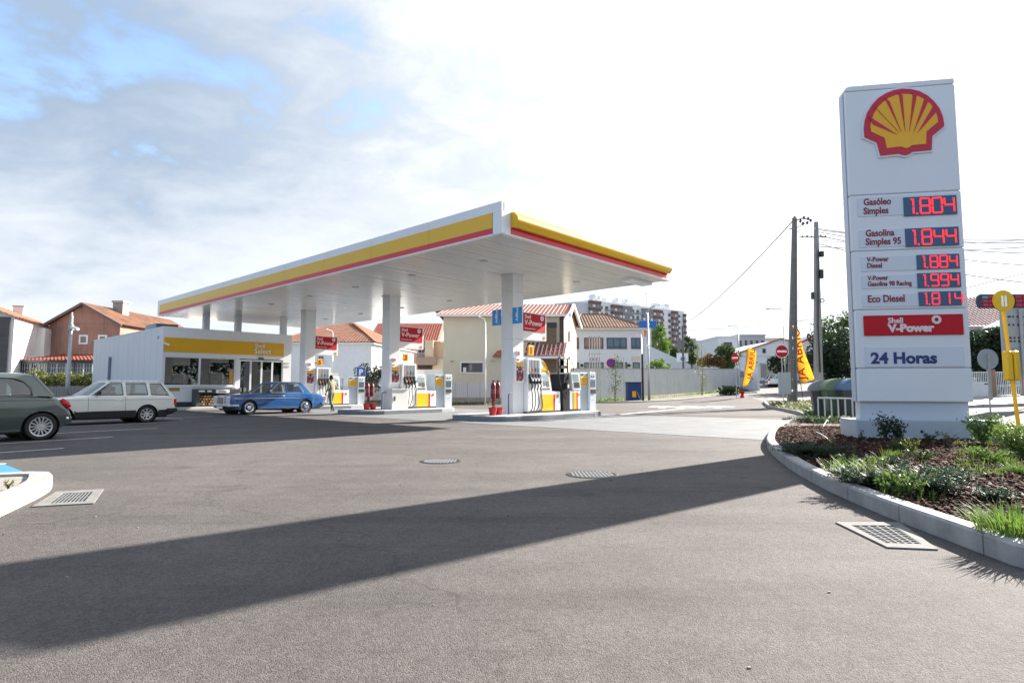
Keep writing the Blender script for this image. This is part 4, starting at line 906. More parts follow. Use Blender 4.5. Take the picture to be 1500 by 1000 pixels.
# ================================================================ PERSON
def make_person():
    g0 = gp(485, 604.); t = thing('person', 'man in a beige jumper and grey green trousers walking away behind the blue sedan', 'person', g0, R(62))
    # local: faces +y (away from camera), x to his right
    J = {'pel': (0, 0, .95, .15), 'ab': (0, .0, 1.10, .16), 'ch': (0, .01, 1.30, .185), 'nk': (0, .02, 1.47, .075), 'nk2': (0, .035, 1.53, .058), 'hd': (0, .05, 1.62, .088), 'hd2': (0, .055, 1.70, .075),
         'sr': (.17, .0, 1.41, .07), 'er': (.27, -.05, 1.17, .052), 'wr_': (.20, .10, 1.0, .036), 'sl': (-.17, .0, 1.41, .07), 'el': (-.24, -.02, 1.15, .052), 'wl': (-.23, .12, .94, .036),
         'hr': (.09, 0, .90, .105), 'kr': (.09, .10, .50, .068), 'ar': (.08, .02, .11, .045), 'fr': (.09, .14, .05, .042), 'hl': (-.09, 0, .90, .105), 'kl': (-.07, -.02, .50, .068), 'al': (-.06, -.26, .14, .045), 'fl': (-.06, -.16, .05, .042)}
    E = [('pel', 'ab'), ('ab', 'ch'), ('ch', 'nk'), ('nk', 'nk2'), ('nk2', 'hd'), ('hd', 'hd2'), ('ch', 'sr'), ('sr', 'er'), ('er', 'wr_'), ('ch', 'sl'), ('sl', 'el'), ('el', 'wl'), ('pel', 'hr'), ('hr', 'kr'), ('kr', 'ar'), ('ar', 'fr'), ('pel', 'hl'), ('hl', 'kl'), ('kl', 'al'), ('al', 'fl')]
    ks = list(J)
    def skin(ks, J, E, root, lv):
        me = bpy.data.meshes.new('s'); me.from_pydata([J[k][:3] for k in ks], [(ks.index(a), ks.index(b)) for a, b in E], []); o = bpy.data.objects.new('s', me); C.objects.link(o)
        m = o.modifiers.new('s', 'SKIN'); m.use_smooth_shade = True
        for i, k in enumerate(ks): me.skin_vertices[0].data[i].radius = (J[k][3], J[k][3] * (.72 if k in ('pel', 'ab', 'ch') else 1)); me.skin_vertices[0].data[i].use_root = (k == root)
        s_ = o.modifiers.new('u', 'SUBSURF'); s_.levels = lv; s_.render_levels = lv
        dg = bpy.context.evaluated_depsgraph_get(); out = bpy.data.meshes.new_from_object(o.evaluated_get(dg)); bpy.data.objects.remove(o); return out
    me = skin(ks, J, E, 'pel', 2)
    sk = mat('skin', (.45, .26, .18), .5); jm = mat('jumper_beige', (.30, .27, .19), .9, var=.12, scale=8, bump=.3); tr = mat('trousers_grey_green', (.12, .15, .13), .9, var=.15, scale=7); sh = mat('white_trainers', (.6, .6, .58), .6)
    me.materials.clear()
    for m in (jm, tr, sk, sh): me.materials.append(m)
    for p in me.polygons:
        c_ = p.center; k = 0
        if c_.z < .11: k = 3
        elif c_.z < .93 and abs(c_.x) < .2 and not (abs(c_.x) > .17 and c_.z > .85): k = 1
        elif c_.z > 1.50: k = 2
        p.material_index = k; p.use_smooth = True
    me.name = 'body'; b = bpy.data.objects.new('body', me); C.objects.link(b); b.parent = t
    hm = mat('dark_hair', (.012, .01, .009), .7); MB().lathe([(.0, .125), (.05, .115), (.085, .07), (.098, .0), (.09, -.06), (.07, -.1), (0, -.1)], 16, 'z', (0, .035, 1.655)).build('hair', hm, t, smooth=True)
    for s_ in (1, -1): MB().lathe([(0, .02), (.02, .012), (.026, 0), (.0, -.02)], 8, 'x', (s_ * .095, .06, 1.62)).build('ear', sk, t, smooth=True)
    MB().lathe([(0, .03), (.012, .015), (.016, 0)], 8, 'y', (0, .145, 1.61)).build('nose', sk, t)
    for s_, w_ in ((1, Vector((.20, .10, 1.0))), (-1, Vector((-.23, .12, .94)))):
        mb = MB(); d = Vector((-.3 * s_ if s_ > 0 else 0, .4, -.85)).normalized(); pe = w_ + d * .09
        mb.tube([w_, w_ + d * .04, pe], [.028, .038, .034], 8)
        for k in range(4):
            o_ = Vector((0, (k - 1.5) * .019, 0)); L_ = (.06, .07, .068, .055)[k]; mb.tube([pe + o_ - d * .01, pe + o_ + d * L_ * .5, pe + o_ + d * L_ + Vector((-s_ * .02, 0, 0))], [.0095, .009, .007], 6)
        mb.tube([w_ + d * .03 + Vector((0, .03, 0)), w_ + d * .07 + Vector((-s_ * .01, .055, 0)), w_ + d * .1 + Vector((-s_ * .015, .06, 0))], [.011, .01, .008], 6)
        mb.build('hand', sk, t, smooth=True)
make_person()
# ================================================================ PRICE SIGN (TOTEM)
TP = Vector((7.14, 12.37, 0)); TE = Vector((.985, -.17, 0)).normalized(); TR = math.atan2(TE.y, TE.x); TNv = Vector((TE.y, -TE.x, 0))
def tl(px, py, off=0.):               # photo point on the face of the sign -> local (x, z)
    d = ray(px, py); o = Vector((0, 0, CAM_H)); k = ((TP + TNv * off - o).dot(TNv)) / d.dot(TNv); P_ = o + d * k
    return (P_ - TP).dot(TE), P_.z
def make_totem():
    t = thing('price_sign', 'tall white fuel price totem with shell emblem and red digital prices in the planting bed', 'sign', TP, TR)
    x0, x1, y0, D = .10, 2.24, -.02, .36                            # front at y0, depth D to the back
    MB().box(-.02, 2.62, -.15, .75, .05, .50).build('concrete_plinth', mat('plinth_paint', (.42, .47, .52), .6, var=.08, scale=2, streak=.08), t, bevel=.015)
    MB().box(.14, 2.18, .06, D - .06, .50, .87).build('neck', mat('neck_grey', (.50, .56, .62), .4), t)
    # panels of the front, joints as real gaps
    Z = [.865, 1.50, 2.985, 4.425, 5.18, 7.60]
    Z = [.865, tl(1340, 539)[1], tl(1340, 452.5)[1], tl(1335, 365.5)[1], tl(1330, 283)[1], 7.56]
    for a, b in zip(Z, Z[1:]): MB().box(x0, x1, y0, D, a + .006, b - .006).build('cladding_panel', TOTEM, t, bevel=.02, seg=3)
    MB().box(x0 + .03, x1 - .03, y0 + .02, D - .03, Z[0], Z[-1]).build('frame', GREY, t)
    MB().prism([(x0, 7.562), (x0, 7.61), (x0 + .03, 7.66), (x0 + .10, 7.68), (x1, 7.68), (x1, 7.562)], y0, D, 'y').build('top_cap', TOTEM, t, bevel=.02, seg=3)
    MB().box(x0 - .02, x0 - .003, y0 + .10, D - .08, .87, 7.55).build('side_channel', mat('side_blue', (.42, .50, .60), .3), t, bevel=.01)
    pecten(t, 1.545, ((tl(1265, 190)[0] + tl(1380, 180)[0]) / 2, y0, (tl(1322, 134)[1] + tl(1322, 230)[1]) / 2 + .02), thick=.05)
    DG = [mat('led_red', (.4, .01, .02), .4, emit=((1, .03, .045), .42))][0]; DB = mat('display_blue', (.035, .095, .19), .35); PL = mat('plate_white2', (.60, .66, .72), .35); TX = mat('price_text_red', (.22, .01, .03), .5)
    SEG = {'0': 'abcdef', '1': 'bc', '4': 'bcfg', '8': 'abcdefg', '9': 'abcdfg'}
    def digits(s, cx0, cx1, z0, z1, o):
        h = (z1 - z0) * .78; zc = (z0 + z1) / 2; w = h * .56; m = MB(); t_ = h * .105
        def bar(ax, az, bx, bz): m.quadbar((ax, -.034, az), (bx, -.034, bz), t_, .006, (0, 1, 0))
        n = 4; pitch = (cx1 - cx0) / 4.4; x = cx0 + pitch * .52
        slots = {'1.': .48, ' ': .3}
        for i, ch in enumerate(s):
            a = x; b = x + w; l, mid, hi = zc - h / 2, zc, zc + h / 2; g_ = t_ * .35
            if ch == ' ': x += pitch * .35; continue
            segs = SEG[ch]; K = {'a': (a, hi, b, hi), 'd': (a, l, b, l), 'g': (a, mid, b, mid), 'f': (a, mid + g_, a, hi - g_), 'e': (a, l + g_, a, mid - g_), 'b': (b, mid + g_, b, hi - g_), 'c': (b, l + g_, b, mid - g_)}
            if ch == '1' and i == 0: K = {'b': (a + w * .35, mid + g_, a + w * .35, hi), 'c': (a + w * .35, l, a + w * .35, mid - g_)}; m.box(a + w * .62, a + w * .62 + t_, -.037, -.031, l - t_ * .5, l + t_ * .5); bar(a + w * .1, hi - t_ * .3, a + w * .35, hi - t_ * .3); x += pitch * .86
            elif ch == '1': K = {'b': (a + w * .6, mid + g_, a + w * .6, hi), 'c': (a + w * .6, l, a + w * .6, mid - g_)}; x += pitch
            else: x += pitch
            for k in segs: bar(*K[k])
        m.build('red_digits', DG, o)
    rows = [('1.804', (1256, 287, 1325, 318), (1323, 286.5, 1399, 316), ['Gasóleo', 'Simples'], 1264, (301.5, 314.5), 10.2),
            ('1.844', (1258, 335, 1325, 363), (1325.5, 332.5, 1402, 361), ['Gasolina', 'Simples 95'], 1267, (347, 359.5), 10.2),
            ('1.884', (1261, 374, 1341, 398), (1342, 372, 1403, 394.5), ['V-Power', 'Diesel'], 1269, (384, 393), 7.4),
            ('1.994', (1262, 402, 1342, 423), (1343, 399, 1405, 421.5), ['V-Power', 'Gasolina 98 Racing'], 1270, (411, 419.5), 7.0),
            ('1.8 14', (1263, 430, 1343, 450), (1345, 426.5, 1406, 448), ['Eco Diesel'], 1270, (443,), 10.6)]
    for s_, a, b, lines, tx, tys, hp in rows:
        xa, za = tl(a[0], a[3]); xb, zb2 = tl(a[2], a[1])
        pl_ = MB().box(xa, tl(b[2], b[1])[0] + .02, y0 - .012, y0 - .0, za - .005, zb2 + .0).build('price_plate', PL, t, bevel=.006)
        xd0, zd0 = tl(b[0], b[3]); xd1, zd1 = tl(b[2], b[1]); zd0 = tl((b[0] + b[2]) / 2, b[3])[1]
        MB().box(xd0, xd1, y0 - .026, y0 - .012, zd0, zd1).build('display_panel', DB, pl_)
        o = bpy.data.objects.new('digit_row', None); C.objects.link(o); o.parent = t; o.location = (0, y0, 0)
        digits(s_.replace('.', ''), xd0, xd1, zd0, zd1, o)
        for ln, ty in zip(lines, tys):
            X_, Z_ = tl(tx, ty); H_ = hp / 862 * 12.3 * 1.38; text(ln, H_, TX, pl_, (X_, y0 - .016, Z_), bold=H_ * .022, sx=.80)
    # V-Power panel
    xa, za = tl(1265, 492); xb, zb2 = tl(1408.5, 460); v = MB().box(xa, xb, y0 - .03, y0, za, zb2).build('red_brand_panel', RED, t, bevel=.006)
    LP = mat('letter_pink_white', (.72, .66, .68), .4)
    text('Shell', .155, LP, v, (tl(1299, 473)[0], y0 - .034, tl(1299, 473.5)[1]), bold=.005); text('V-Power', .215, LP, v, (tl(1300, 486)[0], y0 - .034, tl(1300, 486)[1]), bold=.012, sx=1.1)
    cx, cz = tl(1369.5, 468.5); MB().lathe([(.04, 0), (.09, 0), (.09, .012), (.04, .012), (.04, 0)], 24, 'y', (cx, y0 - .045, cz)).build('ring_mark', LP, v)
    xa, za = tl(1267, 539.); xb, zb2 = tl(1411, 507); p_ = MB().box(xa, xb, y0 - .012, y0, za + .02, zb2).build('hours_plate', PL, t, bevel=.006)
    text('24 Horas', .315, NAVY, p_, (tl(1275, 532)[0], y0 - .016, tl(1275, 532)[1]), bold=.012, sx=1.05)
make_totem()
# ================================================================ BUILDINGS AND STREET BEHIND
def X(px, Y): return (px - 750) / 862.65 * Y
def Z(py, Y): return at(750, py, Y).z
def win(par, x0, x1, z0, z1, y, nx=2, fm=None, gm=None, fr=.06, nz=1, name='window'):
    fm = fm or WHITE; gm = gm or DGLASS; m = MB()
    m.box(x0, x1, y - .07, y + .02, z0, z0 + fr).box(x0, x1, y - .07, y + .02, z1 - fr, z1).box(x0, x0 + fr, y - .07, y + .02, z0 + fr, z1 - fr).box(x1 - fr, x1, y - .07, y + .02, z0 + fr, z1 - fr)
    for k in range(1, nx): x = x0 + (x1 - x0) * k / nx; m.box(x - fr * .35, x + fr * .35, y - .06, y + .02, z0 + fr, z1 - fr)
    for k in range(1, nz): z = z0 + (z1 - z0) * k / nz; m.box(x0 + fr, x1 - fr, y - .062, y + .02, z - fr * .3, z + fr * .3)
    o = m.build(name, fm, par); MB().box(x0 + fr, x1 - fr, y - .02, y + .01, z0 + fr, z1 - fr).build('pane', gm, o); return o
def tile_face(par, A, B, top, hl, hr, m, pitch=.32, amp=.085, name='tiled_roof', course=.4):
    A, B, top = Vector(A), Vector(B), Vector(top); L_ = (B - A).length; e = (B - A).normalized(); nrm = e.cross(top).normalized()
    if nrm.z < 0: nrm = -nrm
    nu = max(8, int(L_ / pitch * 6)); sl = top.length; nv = max(3, int(sl / course)); v = []; f = []
    for i in range(nu + 1):
        u = L_ * i / nu; vm = 1.
        if hl: vm = min(vm, u / hl)
        if hr: vm = min(vm, (L_ - u) / hr)
        w_ = abs(math.sin(PI * u / pitch)) ** .7 * amp
        for j in range(nv + 1):
            for kk in (0, 1):
                t = min(vm, (j + kk) / nv * 1.0); base = A + e * u + top * t; v.append(base + nrm * (w_ + (.0 if kk else .03)))
    c_ = 2 * (nv + 1)
    for i in range(nu):
        for j in range(c_ - 1): f.append((i * c_ + j, (i + 1) * c_ + j, (i + 1) * c_ + j + 1, i * c_ + j + 1))
    mb = MB(); mb.add(v, f); me = mb.mesh(name, m); o = bpy.data.objects.new(name, me); C.objects.link(o); o.parent = par; return o
def leaves(pts, size, asp=.5, nrm=None, droop=.0):
    n = len(pts); a = nrg.normal(size=(n, 3)); a /= np.linalg.norm(a, axis=1)[:, None]; b = np.cross(a, nrg.normal(size=(n, 3))); b /= np.linalg.norm(b, axis=1)[:, None]
    s_ = size * nrg.uniform(.6, 1.3, size=(n, 1)); a = a * s_; b = b * s_ * asp
    return np.stack([pts - a, pts - b, pts + a, pts + b], axis=1)
def quads(name, Q, m, par=None, loc=(0, 0, 0)):
    Q = np.asarray(Q, dtype=np.float32).reshape(-1, 4, 3); n = len(Q); me = bpy.data.meshes.new(name); me.vertices.add(n * 4); me.vertices.foreach_set('co', Q.ravel()); me.loops.add(n * 4); me.loops.foreach_set('vertex_index', np.arange(n * 4, dtype=np.int32))
    me.polygons.add(n); me.polygons.foreach_set('loop_start', np.arange(0, n * 4, 4, dtype=np.int32)); me.update(calc_edges=True); me.validate(); me.materials.append(m)
    o = bpy.data.objects.new(name, me); C.objects.link(o); o.location = loc
    if par: o.parent = par
    return o
LG = leafmat('leaf_mid', (.035, .075, .018), (.075, .12, .03)); LD = leafmat('leaf_dark', (.012, .03, .012), (.035, .06, .02)); LB = leafmat('leaf_bright', (.09, .17, .025), (.17, .26, .05)); LY = leafmat('leaf_yellow', (.16, .17, .04), (.10, .12, .03))
LR = leafmat('leaf_red', (.22, .08, .02), (.10, .12, .03)); LJ = leafmat('juniper', (.02, .045, .025), (.05, .09, .05)); LP_ = leafmat('olive_leaf', (.06, .08, .05), (.10, .12, .08))
def make_tree(name, label, x, y, h, cw, cb, m, nclump=40, nl=60, ls=.12, trunk=.12, group=None, cat='tree', z=None, limbs=6, sq=1.):
    z0 = gz(x, y) if z is None else z; t = thing(name, label, cat, (x, y, z0), rnd.uniform(0, 6), group)
    cz = (cb + h) / 2; rz_ = (h - cb) / 2; cen = []
    while len(cen) < nclump:
        p = nrg.uniform(-1, 1, 3); r_ = np.linalg.norm(p)
        if r_ < 1 and r_ > .35 and (rnd.random() < .9): cen.append(p * np.array([cw, cw, rz_]) * np.array([1, 1, 1]) + np.array([0, 0, cz]))
    mb = MB(); wob = [(rnd.uniform(-.05, .05) * h * .2, rnd.uniform(-.05, .05) * h * .2) for _ in range(4)]
    tp = [(0, 0, -.05)] + [(wob[k][0] * (k + 1) / 2, wob[k][1] * (k + 1) / 2, cb * (k + 1) / 3 if k < 3 else cz) for k in range(4)]
    mb.tube(tp, [trunk * 1.2, trunk, trunk * .85, trunk * .7, trunk * .35], 8)
    for c_ in cen[:limbs]: mb.tube([tp[3], tuple((Vector(tp[3]) + Vector(c_)) / 2 + Vector((0, 0, .1))), tuple(c_)], [trunk * .5, trunk * .3, trunk * .1], 5)
    mb.build('trunk', BARK, t, smooth=True)
    P = []
    for c_ in cen:
        k = nrg.uniform(.7, 1.3); r0 = min(cw, rz_) * .34 * k; n = int(nl * k); q = nrg.normal(size=(n, 3)); q /= np.linalg.norm(q, axis=1)[:, None]; q *= nrg.uniform(.3, 1, size=(n, 1)) ** .5; P.append(c_ + q * r0 * np.array([1, 1, sq]))
    quads('crown', leaves(np.concatenate(P), ls), m, t); return t
# ---- far left white house
t = thing('house', 'white rendered house with grey slatted front and orange roof at the far left edge', 'house', (X(17, 48), 48, 0), R(23.6))
SLAT = mat('grey_slats', (.10, .10, .10), .7, var=.2)
MB().box(-9, 0, 0, 12, 0, 7.0).build('wall', RENDER, t); MB().box(-9, -.25, -.08, 0, 0, 6.9).build('slat_front', SLAT, t)
for k in range(14): MB().box(-9, -.26, -.11, -.081, .1 + k * .49, .56 + k * .49).build('slat', SLAT, t)
MB().prism([(-9, 7.), (0, 7.), (-4.5, 8.8)], 0.01, 12, 'y').build('gable_wall', RENDER, t)
tile_face(t, (.35, -.3, 6.86), (.35, 12.3, 6.86), (-4.85, 0, 1.98), 0, 0, ROOFO); tile_face(t, (-9.35, -.3, 6.86), (-9.35, 12.3, 6.86), (4.85, 0, 1.98), 0, 0, ROOFO)
MB().box(-.0, .6, 5.5, 12, 0, 6.6).build('side_bay', RENDER, t);
MB().box(.6, .66, 8.2, 9.2, 3.4, 5.0).build('side_window', DGLASS, t)
q = Matrix.Rotation(-R(23.6), 3, 'Z') @ (Vector((X(23.5, 58), 58, 0)) - t.location); zt = Z(450, 58); MB().box(q.x - .4, q.x + .4, q.y - .4, q.y + .4, 6.8, zt).build('chimney', RENDER, t); MB().box(q.x - .46, q.x + .46, q.y - .46, q.y + .46, zt, zt + .12).build('chimney_cap', GREY, t)
# ---- pink house
PINK = mat('pink_stained_render', (.38, .225, .17), .9, var=.25, scale=.7, streak=.6)
x0, x1, xa = X(69, 55), X(173, 55), X(119, 55); t = thing('house', 'faded pink gabled house with mossy tile roof, chimney and glazed lean-to', 'house', (x0, 55, 0))
w_ = x1 - x0; a_ = xa - x0; ez, az = Z(475, 55), Z(446, 55)
MB().prism([(0, 0), (w_, 0), (w_, ez), (a_, az), (0, ez)], 0, 14, 'y').build('wall', PINK, t)
tile_face(t, (w_ + .35, -.35, ez - .12), (w_ + .35, 14, ez - .12), (a_ - w_ - .35, 0, az - ez + .2), 0, 0, ROOFP); tile_face(t, (-.35, -.35, ez - .12), (-.35, 14, ez - .12), (a_ + .35, 0, az - ez + .2), 0, 0, ROOFP)
for s_, b in ((w_ + .35, 1), (-.35, -1)): MB().quadbar((s_, -.36, ez - .14), (a_, -.36, az + .06), .16, .22, (0, 0, 1)).build('barge_board', mat('weathered_board', (.16, .13, .11), .8), t)
MB().box(-.01, w_ + .01, -.04, 0, ez + .05, ez + .13).build('string_course', PINK, t)
for pa, pb in ((114, 127), (142, 155)): win(t, X(pa, 55) - x0, X(pb, 55) - x0, Z(504, 55), Z(490.5, 55), 0, 1, WHITE, mat('grey_curtain', (.16, .18, .17), .4), .14)
cx = X(172, 59) - x0; MB().box(cx - .5, cx + .5, 3.6, 4.6, 6.5, Z(444, 59)).build('chimney', mat('old_chimney', (.34, .33, .31), .9, var=.4, scale=2, streak=.3), t); MB().box(cx - .58, cx + .58, 3.5, 4.7, Z(444, 59), Z(441, 59)).build('chimney_cap', GREY, t)
MB().box(w_ + .0, w_ + 2.5, 7, 13, 0, 6.2).build('side_wing', mat('wing_cream', (.68, .62, .52), .9), t)
lx0, lx1 = X(33, 50) - x0, X(150, 50) - x0; lz = Z(530, 50)
MB().box(lx0, lx1, -5, -.02, 0, Z(553, 50)).build('lean_to_wall', RENDER, t)
tile_face(t, (lx0 - .4, -5.4, lz + .1), (lx1, -5.4, lz + .1), (0, 5.3, .75), 0, 0, mat('lean_to_tile', (.22, .055, .035), .8, var=.3), name='lean_to_roof'); MB().box(lx0 - .2, lx1, -5.2, -5.0, lz - .1, lz + .08).build('dark_fascia', DARK, t)
n = 9
for k in range(n):
    a = lx0 + (lx1 - lx0) * k / n; b = lx0 + (lx1 - lx0) * (k + 1) / n - .06; win(t, a, b, Z(553, 50), lz - .1, -5.0, 3, mat('frame_pale', (.40, .44, .46), .5), DGLASS, .05, 3)
    if k % 3 == 0: MB().box(a - .09, a + .02, -5.1, -4.98, 0, lz).build('dark_post', DARK, t)
# hedge, slatted fence, lamp post
def hedge(label, x0, x1, y0, y1, z0, z1, m, n, ls, group=None, name='hedge', zb=None):
    zb = gz((x0 + x1) / 2, y0) if zb is None else zb; c_ = ((x0 + x1) / 2, (y0 + y1) / 2, zb); t = thing(name, label, 'hedge', c_, 0, group); k = max(3, int((x1 - x0) / .7)); P = []
    for i in range(k):
        cx = x0 + (x1 - x0) * (i + .5) / k - c_[0]; hh = z1 * nrg.uniform(.78, 1.05); q = nrg.uniform(-1, 1, (n // k, 3)); q = q[np.linalg.norm(q, axis=1) < 1.1]; P.append(q * np.array([(x1 - x0) / k * .8, (y1 - y0) / 2, (hh - z0) / 2]) + np.array([cx, 0, (hh + z0) / 2]))
    mb = MB()
    for i in range(k): cx = x0 + (x1 - x0) * (i + .5) / k - c_[0]; mb.tube([(cx, 0, 0), (cx + .05, .05, z1 * .7)], [.03, .012], 5)
    mb.build('stems', BARK, t); quads('foliage', leaves(np.concatenate(P), ls), m, t); return t
hedge('leafy yellow green hedge above the slatted fence left of the shop', X(46, 41), X(150, 41), 40, 42, .6, 2.45, LY, 9000, .10)
t = thing('fence', 'grey vertical board fence below the hedge, behind the white estate car', 'fence', (X(20, 38), 38, 0)); bm_ = MB().box(0, .14, 0, .03, 0, Z(565, 38)).mesh('board', mat('board_grey', (.30, .28, .26), .85, var=.3, scale=3))
for k in range(44):
    o = bpy.data.objects.new('board', bm_); C.objects.link(o); o.parent = t; o.location = (k * .16, rnd.uniform(-.01, .01), rnd.uniform(-.03, .02))
MB().box(0, 7.1, .03, .07, .9, 1.0).box(0, 7.1, .03, .07, .2, .3).build('rail', GREY, t)
def lamp_post(label, px, Y, top, arm, group=None, name='street_lamp', r=.06, m=STEEL, base=None, camera=None, up=.0):
    x = X(px, Y); z0 = gz(x, Y); t = thing(name, label, 'lamp post', (x, Y, z0), 0, group); h = Z(top, Y) - z0
    MB().tube([(0, 0, 0), (0, 0, h * .3), (0, 0, h)], [r * 1.2, r, r * .65], 10).build('pole', m, t, smooth=True); MB().cyl((0, 0, 0), r * 2.2, .05).build('base_plate', m, t)
    if arm: MB().tube([(0, 0, h - .02), (arm * .25, 0, h + up * .6), (arm, 0, h + up)], r * .5, 6).build('arm', m, t); MB().box(min(arm, arm * 1.25), max(arm, arm * 1.25), -.12, .12, h + up - .06, h + up + .05).build('lamp_head', mat('lamp_housing', (.5, .5, .5), .4), t, bevel=.03)
    return t, h
t, h = lamp_post('tall steel post with a white security camera, left of the shop', 101, 30, 462, 0, name='camera_post', r=.10)
o = MB().tube([(0, 0, h - .6), (.25, -.1, h - .66)], .03).build('camera_arm', WHITE, t); MB().tube([(.15, -.15, h - .62), (.62, -.35, h - .74)], .075, 10).build('security_camera', WHITEG, t)
MB().cyl((0, 0, h - .75), .12, .28, n=12).build('junction_box', GREY, t); MB().tube([(0, 0, h), (0, 0, h + .16)], .035).build('spike', WHITE, t)
# ---- white low house with hip roof (between middle and far columns)
HT = mat('hip_tile', (.30, .14, .085), .8, var=.5, scale=1.8, col2=(.16, .07, .045))
x0, x1 = X(408, 57), X(544, 57); t = thing('house', 'low white house with brown hipped tile roof behind the far column', 'house', (x0, 57, 0)); w_ = x1 - x0; ez = Z(504, 57)
foot = [(0, 0), (w_, 0), (w_ + 1.9, 13), (0, 13)]; WB = mat('cool_white_render', (.70, .72, .74), .85, var=.06, streak=.06)
MB().prism(foot, 0, ez, 'z').build('wall', WB, t); MB().prism([(-.3, -.3), (w_ + .3, -.3), (w_ + 2.2, 13.3), (-.3, 13.3)], ez, ez + .15, 'z').build('eaves', WHITE, t)
rz_ = Z(476, 63.5) - ez; rl = X(488, 63.5) - x0; rr = X(518, 63.5) - x0
tile_face(t, (-.4, -.4, ez + .12), (w_ + .4, -.4, ez + .12), (0, 6.9, rz_), rl + .4, w_ + .4 - rr, HT)
v_ = MB(); A_ = Vector((w_ + .4, -.4, ez + .12)); tile_face(t, (w_ + .4, -.4, ez + .12), (w_ + 2.3, 13.3, ez + .12), (rr - w_ - 1.4, 0, rz_), 6.5, 6.5, ROOFO)  # sunward slope in brighter orange tile: its lit tone is in the colour
MB().poly([(-.4, -.4, ez + .12), (-.4, 13.3, ez + .12), (rl, 6.5, ez + rz_ + .1)]).poly([(-.4, 13.3, ez + .12), (w_ + 2.3, 13.3, ez + .12), (rr, 6.5, ez + rz_ + .1), (rl, 6.5, ez + rz_ + .1)]).build('roof_back', HT, t)
MB().tube([(w_ + .4, -.4, ez + .2), (rr, 6.5, ez + rz_ + .15)], .1, 6).tube([(-.4, -.4, ez + .2), (rl, 6.5, ez + rz_ + .15), (rr, 6.5, ez + rz_ + .15)], .1, 6).build('ridge_tiles', HT, t)
win(t, X(466, 57) - x0, X(474, 57) - x0, Z(533, 57), Z(521, 57), 0, 2, GREY, DGLASS)
# ---- peach house with balcony
PE = mat('peach_render', (.66, .47, .31), .9, var=.1); BE = mat('beige_render', (.60, .50, .36), .9); BR = mat('brown_render', (.33, .24, .18), .9)
x0, x1 = X(562, 75), X(665, 75); t = thing('house', 'peach coloured house with brown balconies and red tile roof, right of the middle column', 'house', (x0, 75, 0)); w_ = x1 - x0; ez = Z(500, 75)
MB().box(0, w_, 0, 10, 0, ez).build('wall', PE, t)
tile_face(t, (-2, -.5, ez - .05), (X(641, 75) - x0, -.5, ez - .05), (0, 5.5, Z(474, 80) - ez), 0, 0, mat('red_tile', (.36, .10, .06), .8, var=.3, scale=1.4)); MB().prism([(-.5, ez - .05), (5, Z(474, 80)), (10.5, ez - .05)], X(641, 75) - x0, X(643, 75) - x0 + .2, 'x').build('gable_wall', PE, t)
f_ = lambda a: X(a, 75) - x0
for nm, a, b, ya, yb, m_, d in (('balcony_slab', 612, 641, 535, 524, BR, 1.6), ('upper_parapet', 612, 634, 523.9, 517.5, mat('grey_brown', (.30, .27, .24), .9), .6), ('corner_pillar', 624, 636, 523.9, 499, BE, 1.2), ('shutter', 612, 623.9, 506, 499, BR, .3), ('dark_opening', 612, 633, 543, 535.1, mat('opening_dark', (.09, .07, .06), .9), .1), ('arch_wall', 636, 650, 545, 526, mat('arch_cream', (.66, .58, .40), .9), .9)):
    MB().box(f_(a), f_(b), -d, -.01, Z(ya, 75), Z(yb, 75)).build(nm, m_, t)
win(t, f_(612), f_(623), Z(517, 75), Z(507, 75), -.02, 2)
# ---- garden walls
t = thing('garden_wall', 'bright white garden wall in sun, below the peach house', 'wall', (X(596, 60), 60, 0)); MB().box(0, X(650, 60) - X(596, 60), 0, .25, 0, Z(542, 60)).build('wall', RENDER, t); MB().box(-.05, X(650, 60) - X(596, 60) + .05, -.04, .29, Z(542, 60), Z(541, 60)).build('coping', WHITE, t)
MOT = mat('mottled_wall', (.52, .52, .50), .9, var=.35, scale=2.2, streak=.4, col2=(.25, .25, .24))
t = thing('garden_wall', 'mottled white garden wall with fence behind the parking sign', 'wall', (X(440, 50), 50, 0)); L_ = X(612, 50) - X(440, 50)
MB().box(0, L_, 0, .25, 0, 1.35).build('wall', MOT, t); MB().box(0, L_, .08, .14, 1.36, Z(553, 50)).build('sheet_panel', mat('sheet_grey', (.55, .58, .60), .6), t)
for k in range(9): MB().box(k * L_ / 8.5, k * L_ / 8.5 + .06, 0, .08, 1.35, Z(552, 50)).build('post', STEEL, t)
t = thing('boundary_fence', 'pale panelled metal fence on a concrete footing in front of the cream house', 'fence', (X(612, 43), 43, 0)); L_ = X(758, 43) - X(612, 43)
MB().box(0, L_, 0, .2, 0, Z(582, 43)).build('concrete_footing', CONC, t)
for k in range(8):
    a = k * L_ / 8; o = MB().box(a + .03, a + L_ / 8 - .03, .08, .11, Z(581.5, 43), Z(561, 43)).build('fence_panel', mat('panel_pale', (.58, .61, .64), .5), t); MB().box(a - .03, a + .03, .06, .13, Z(582, 43), Z(560, 43)).build('post', STEEL, t)
    for j in range(1, 6): MB().box(a + j * L_ / 48 - .008, a + j * L_ / 48 + .008, .07, .08, Z(581.5, 43), Z(561, 43)).build('rib', STEEL, o)
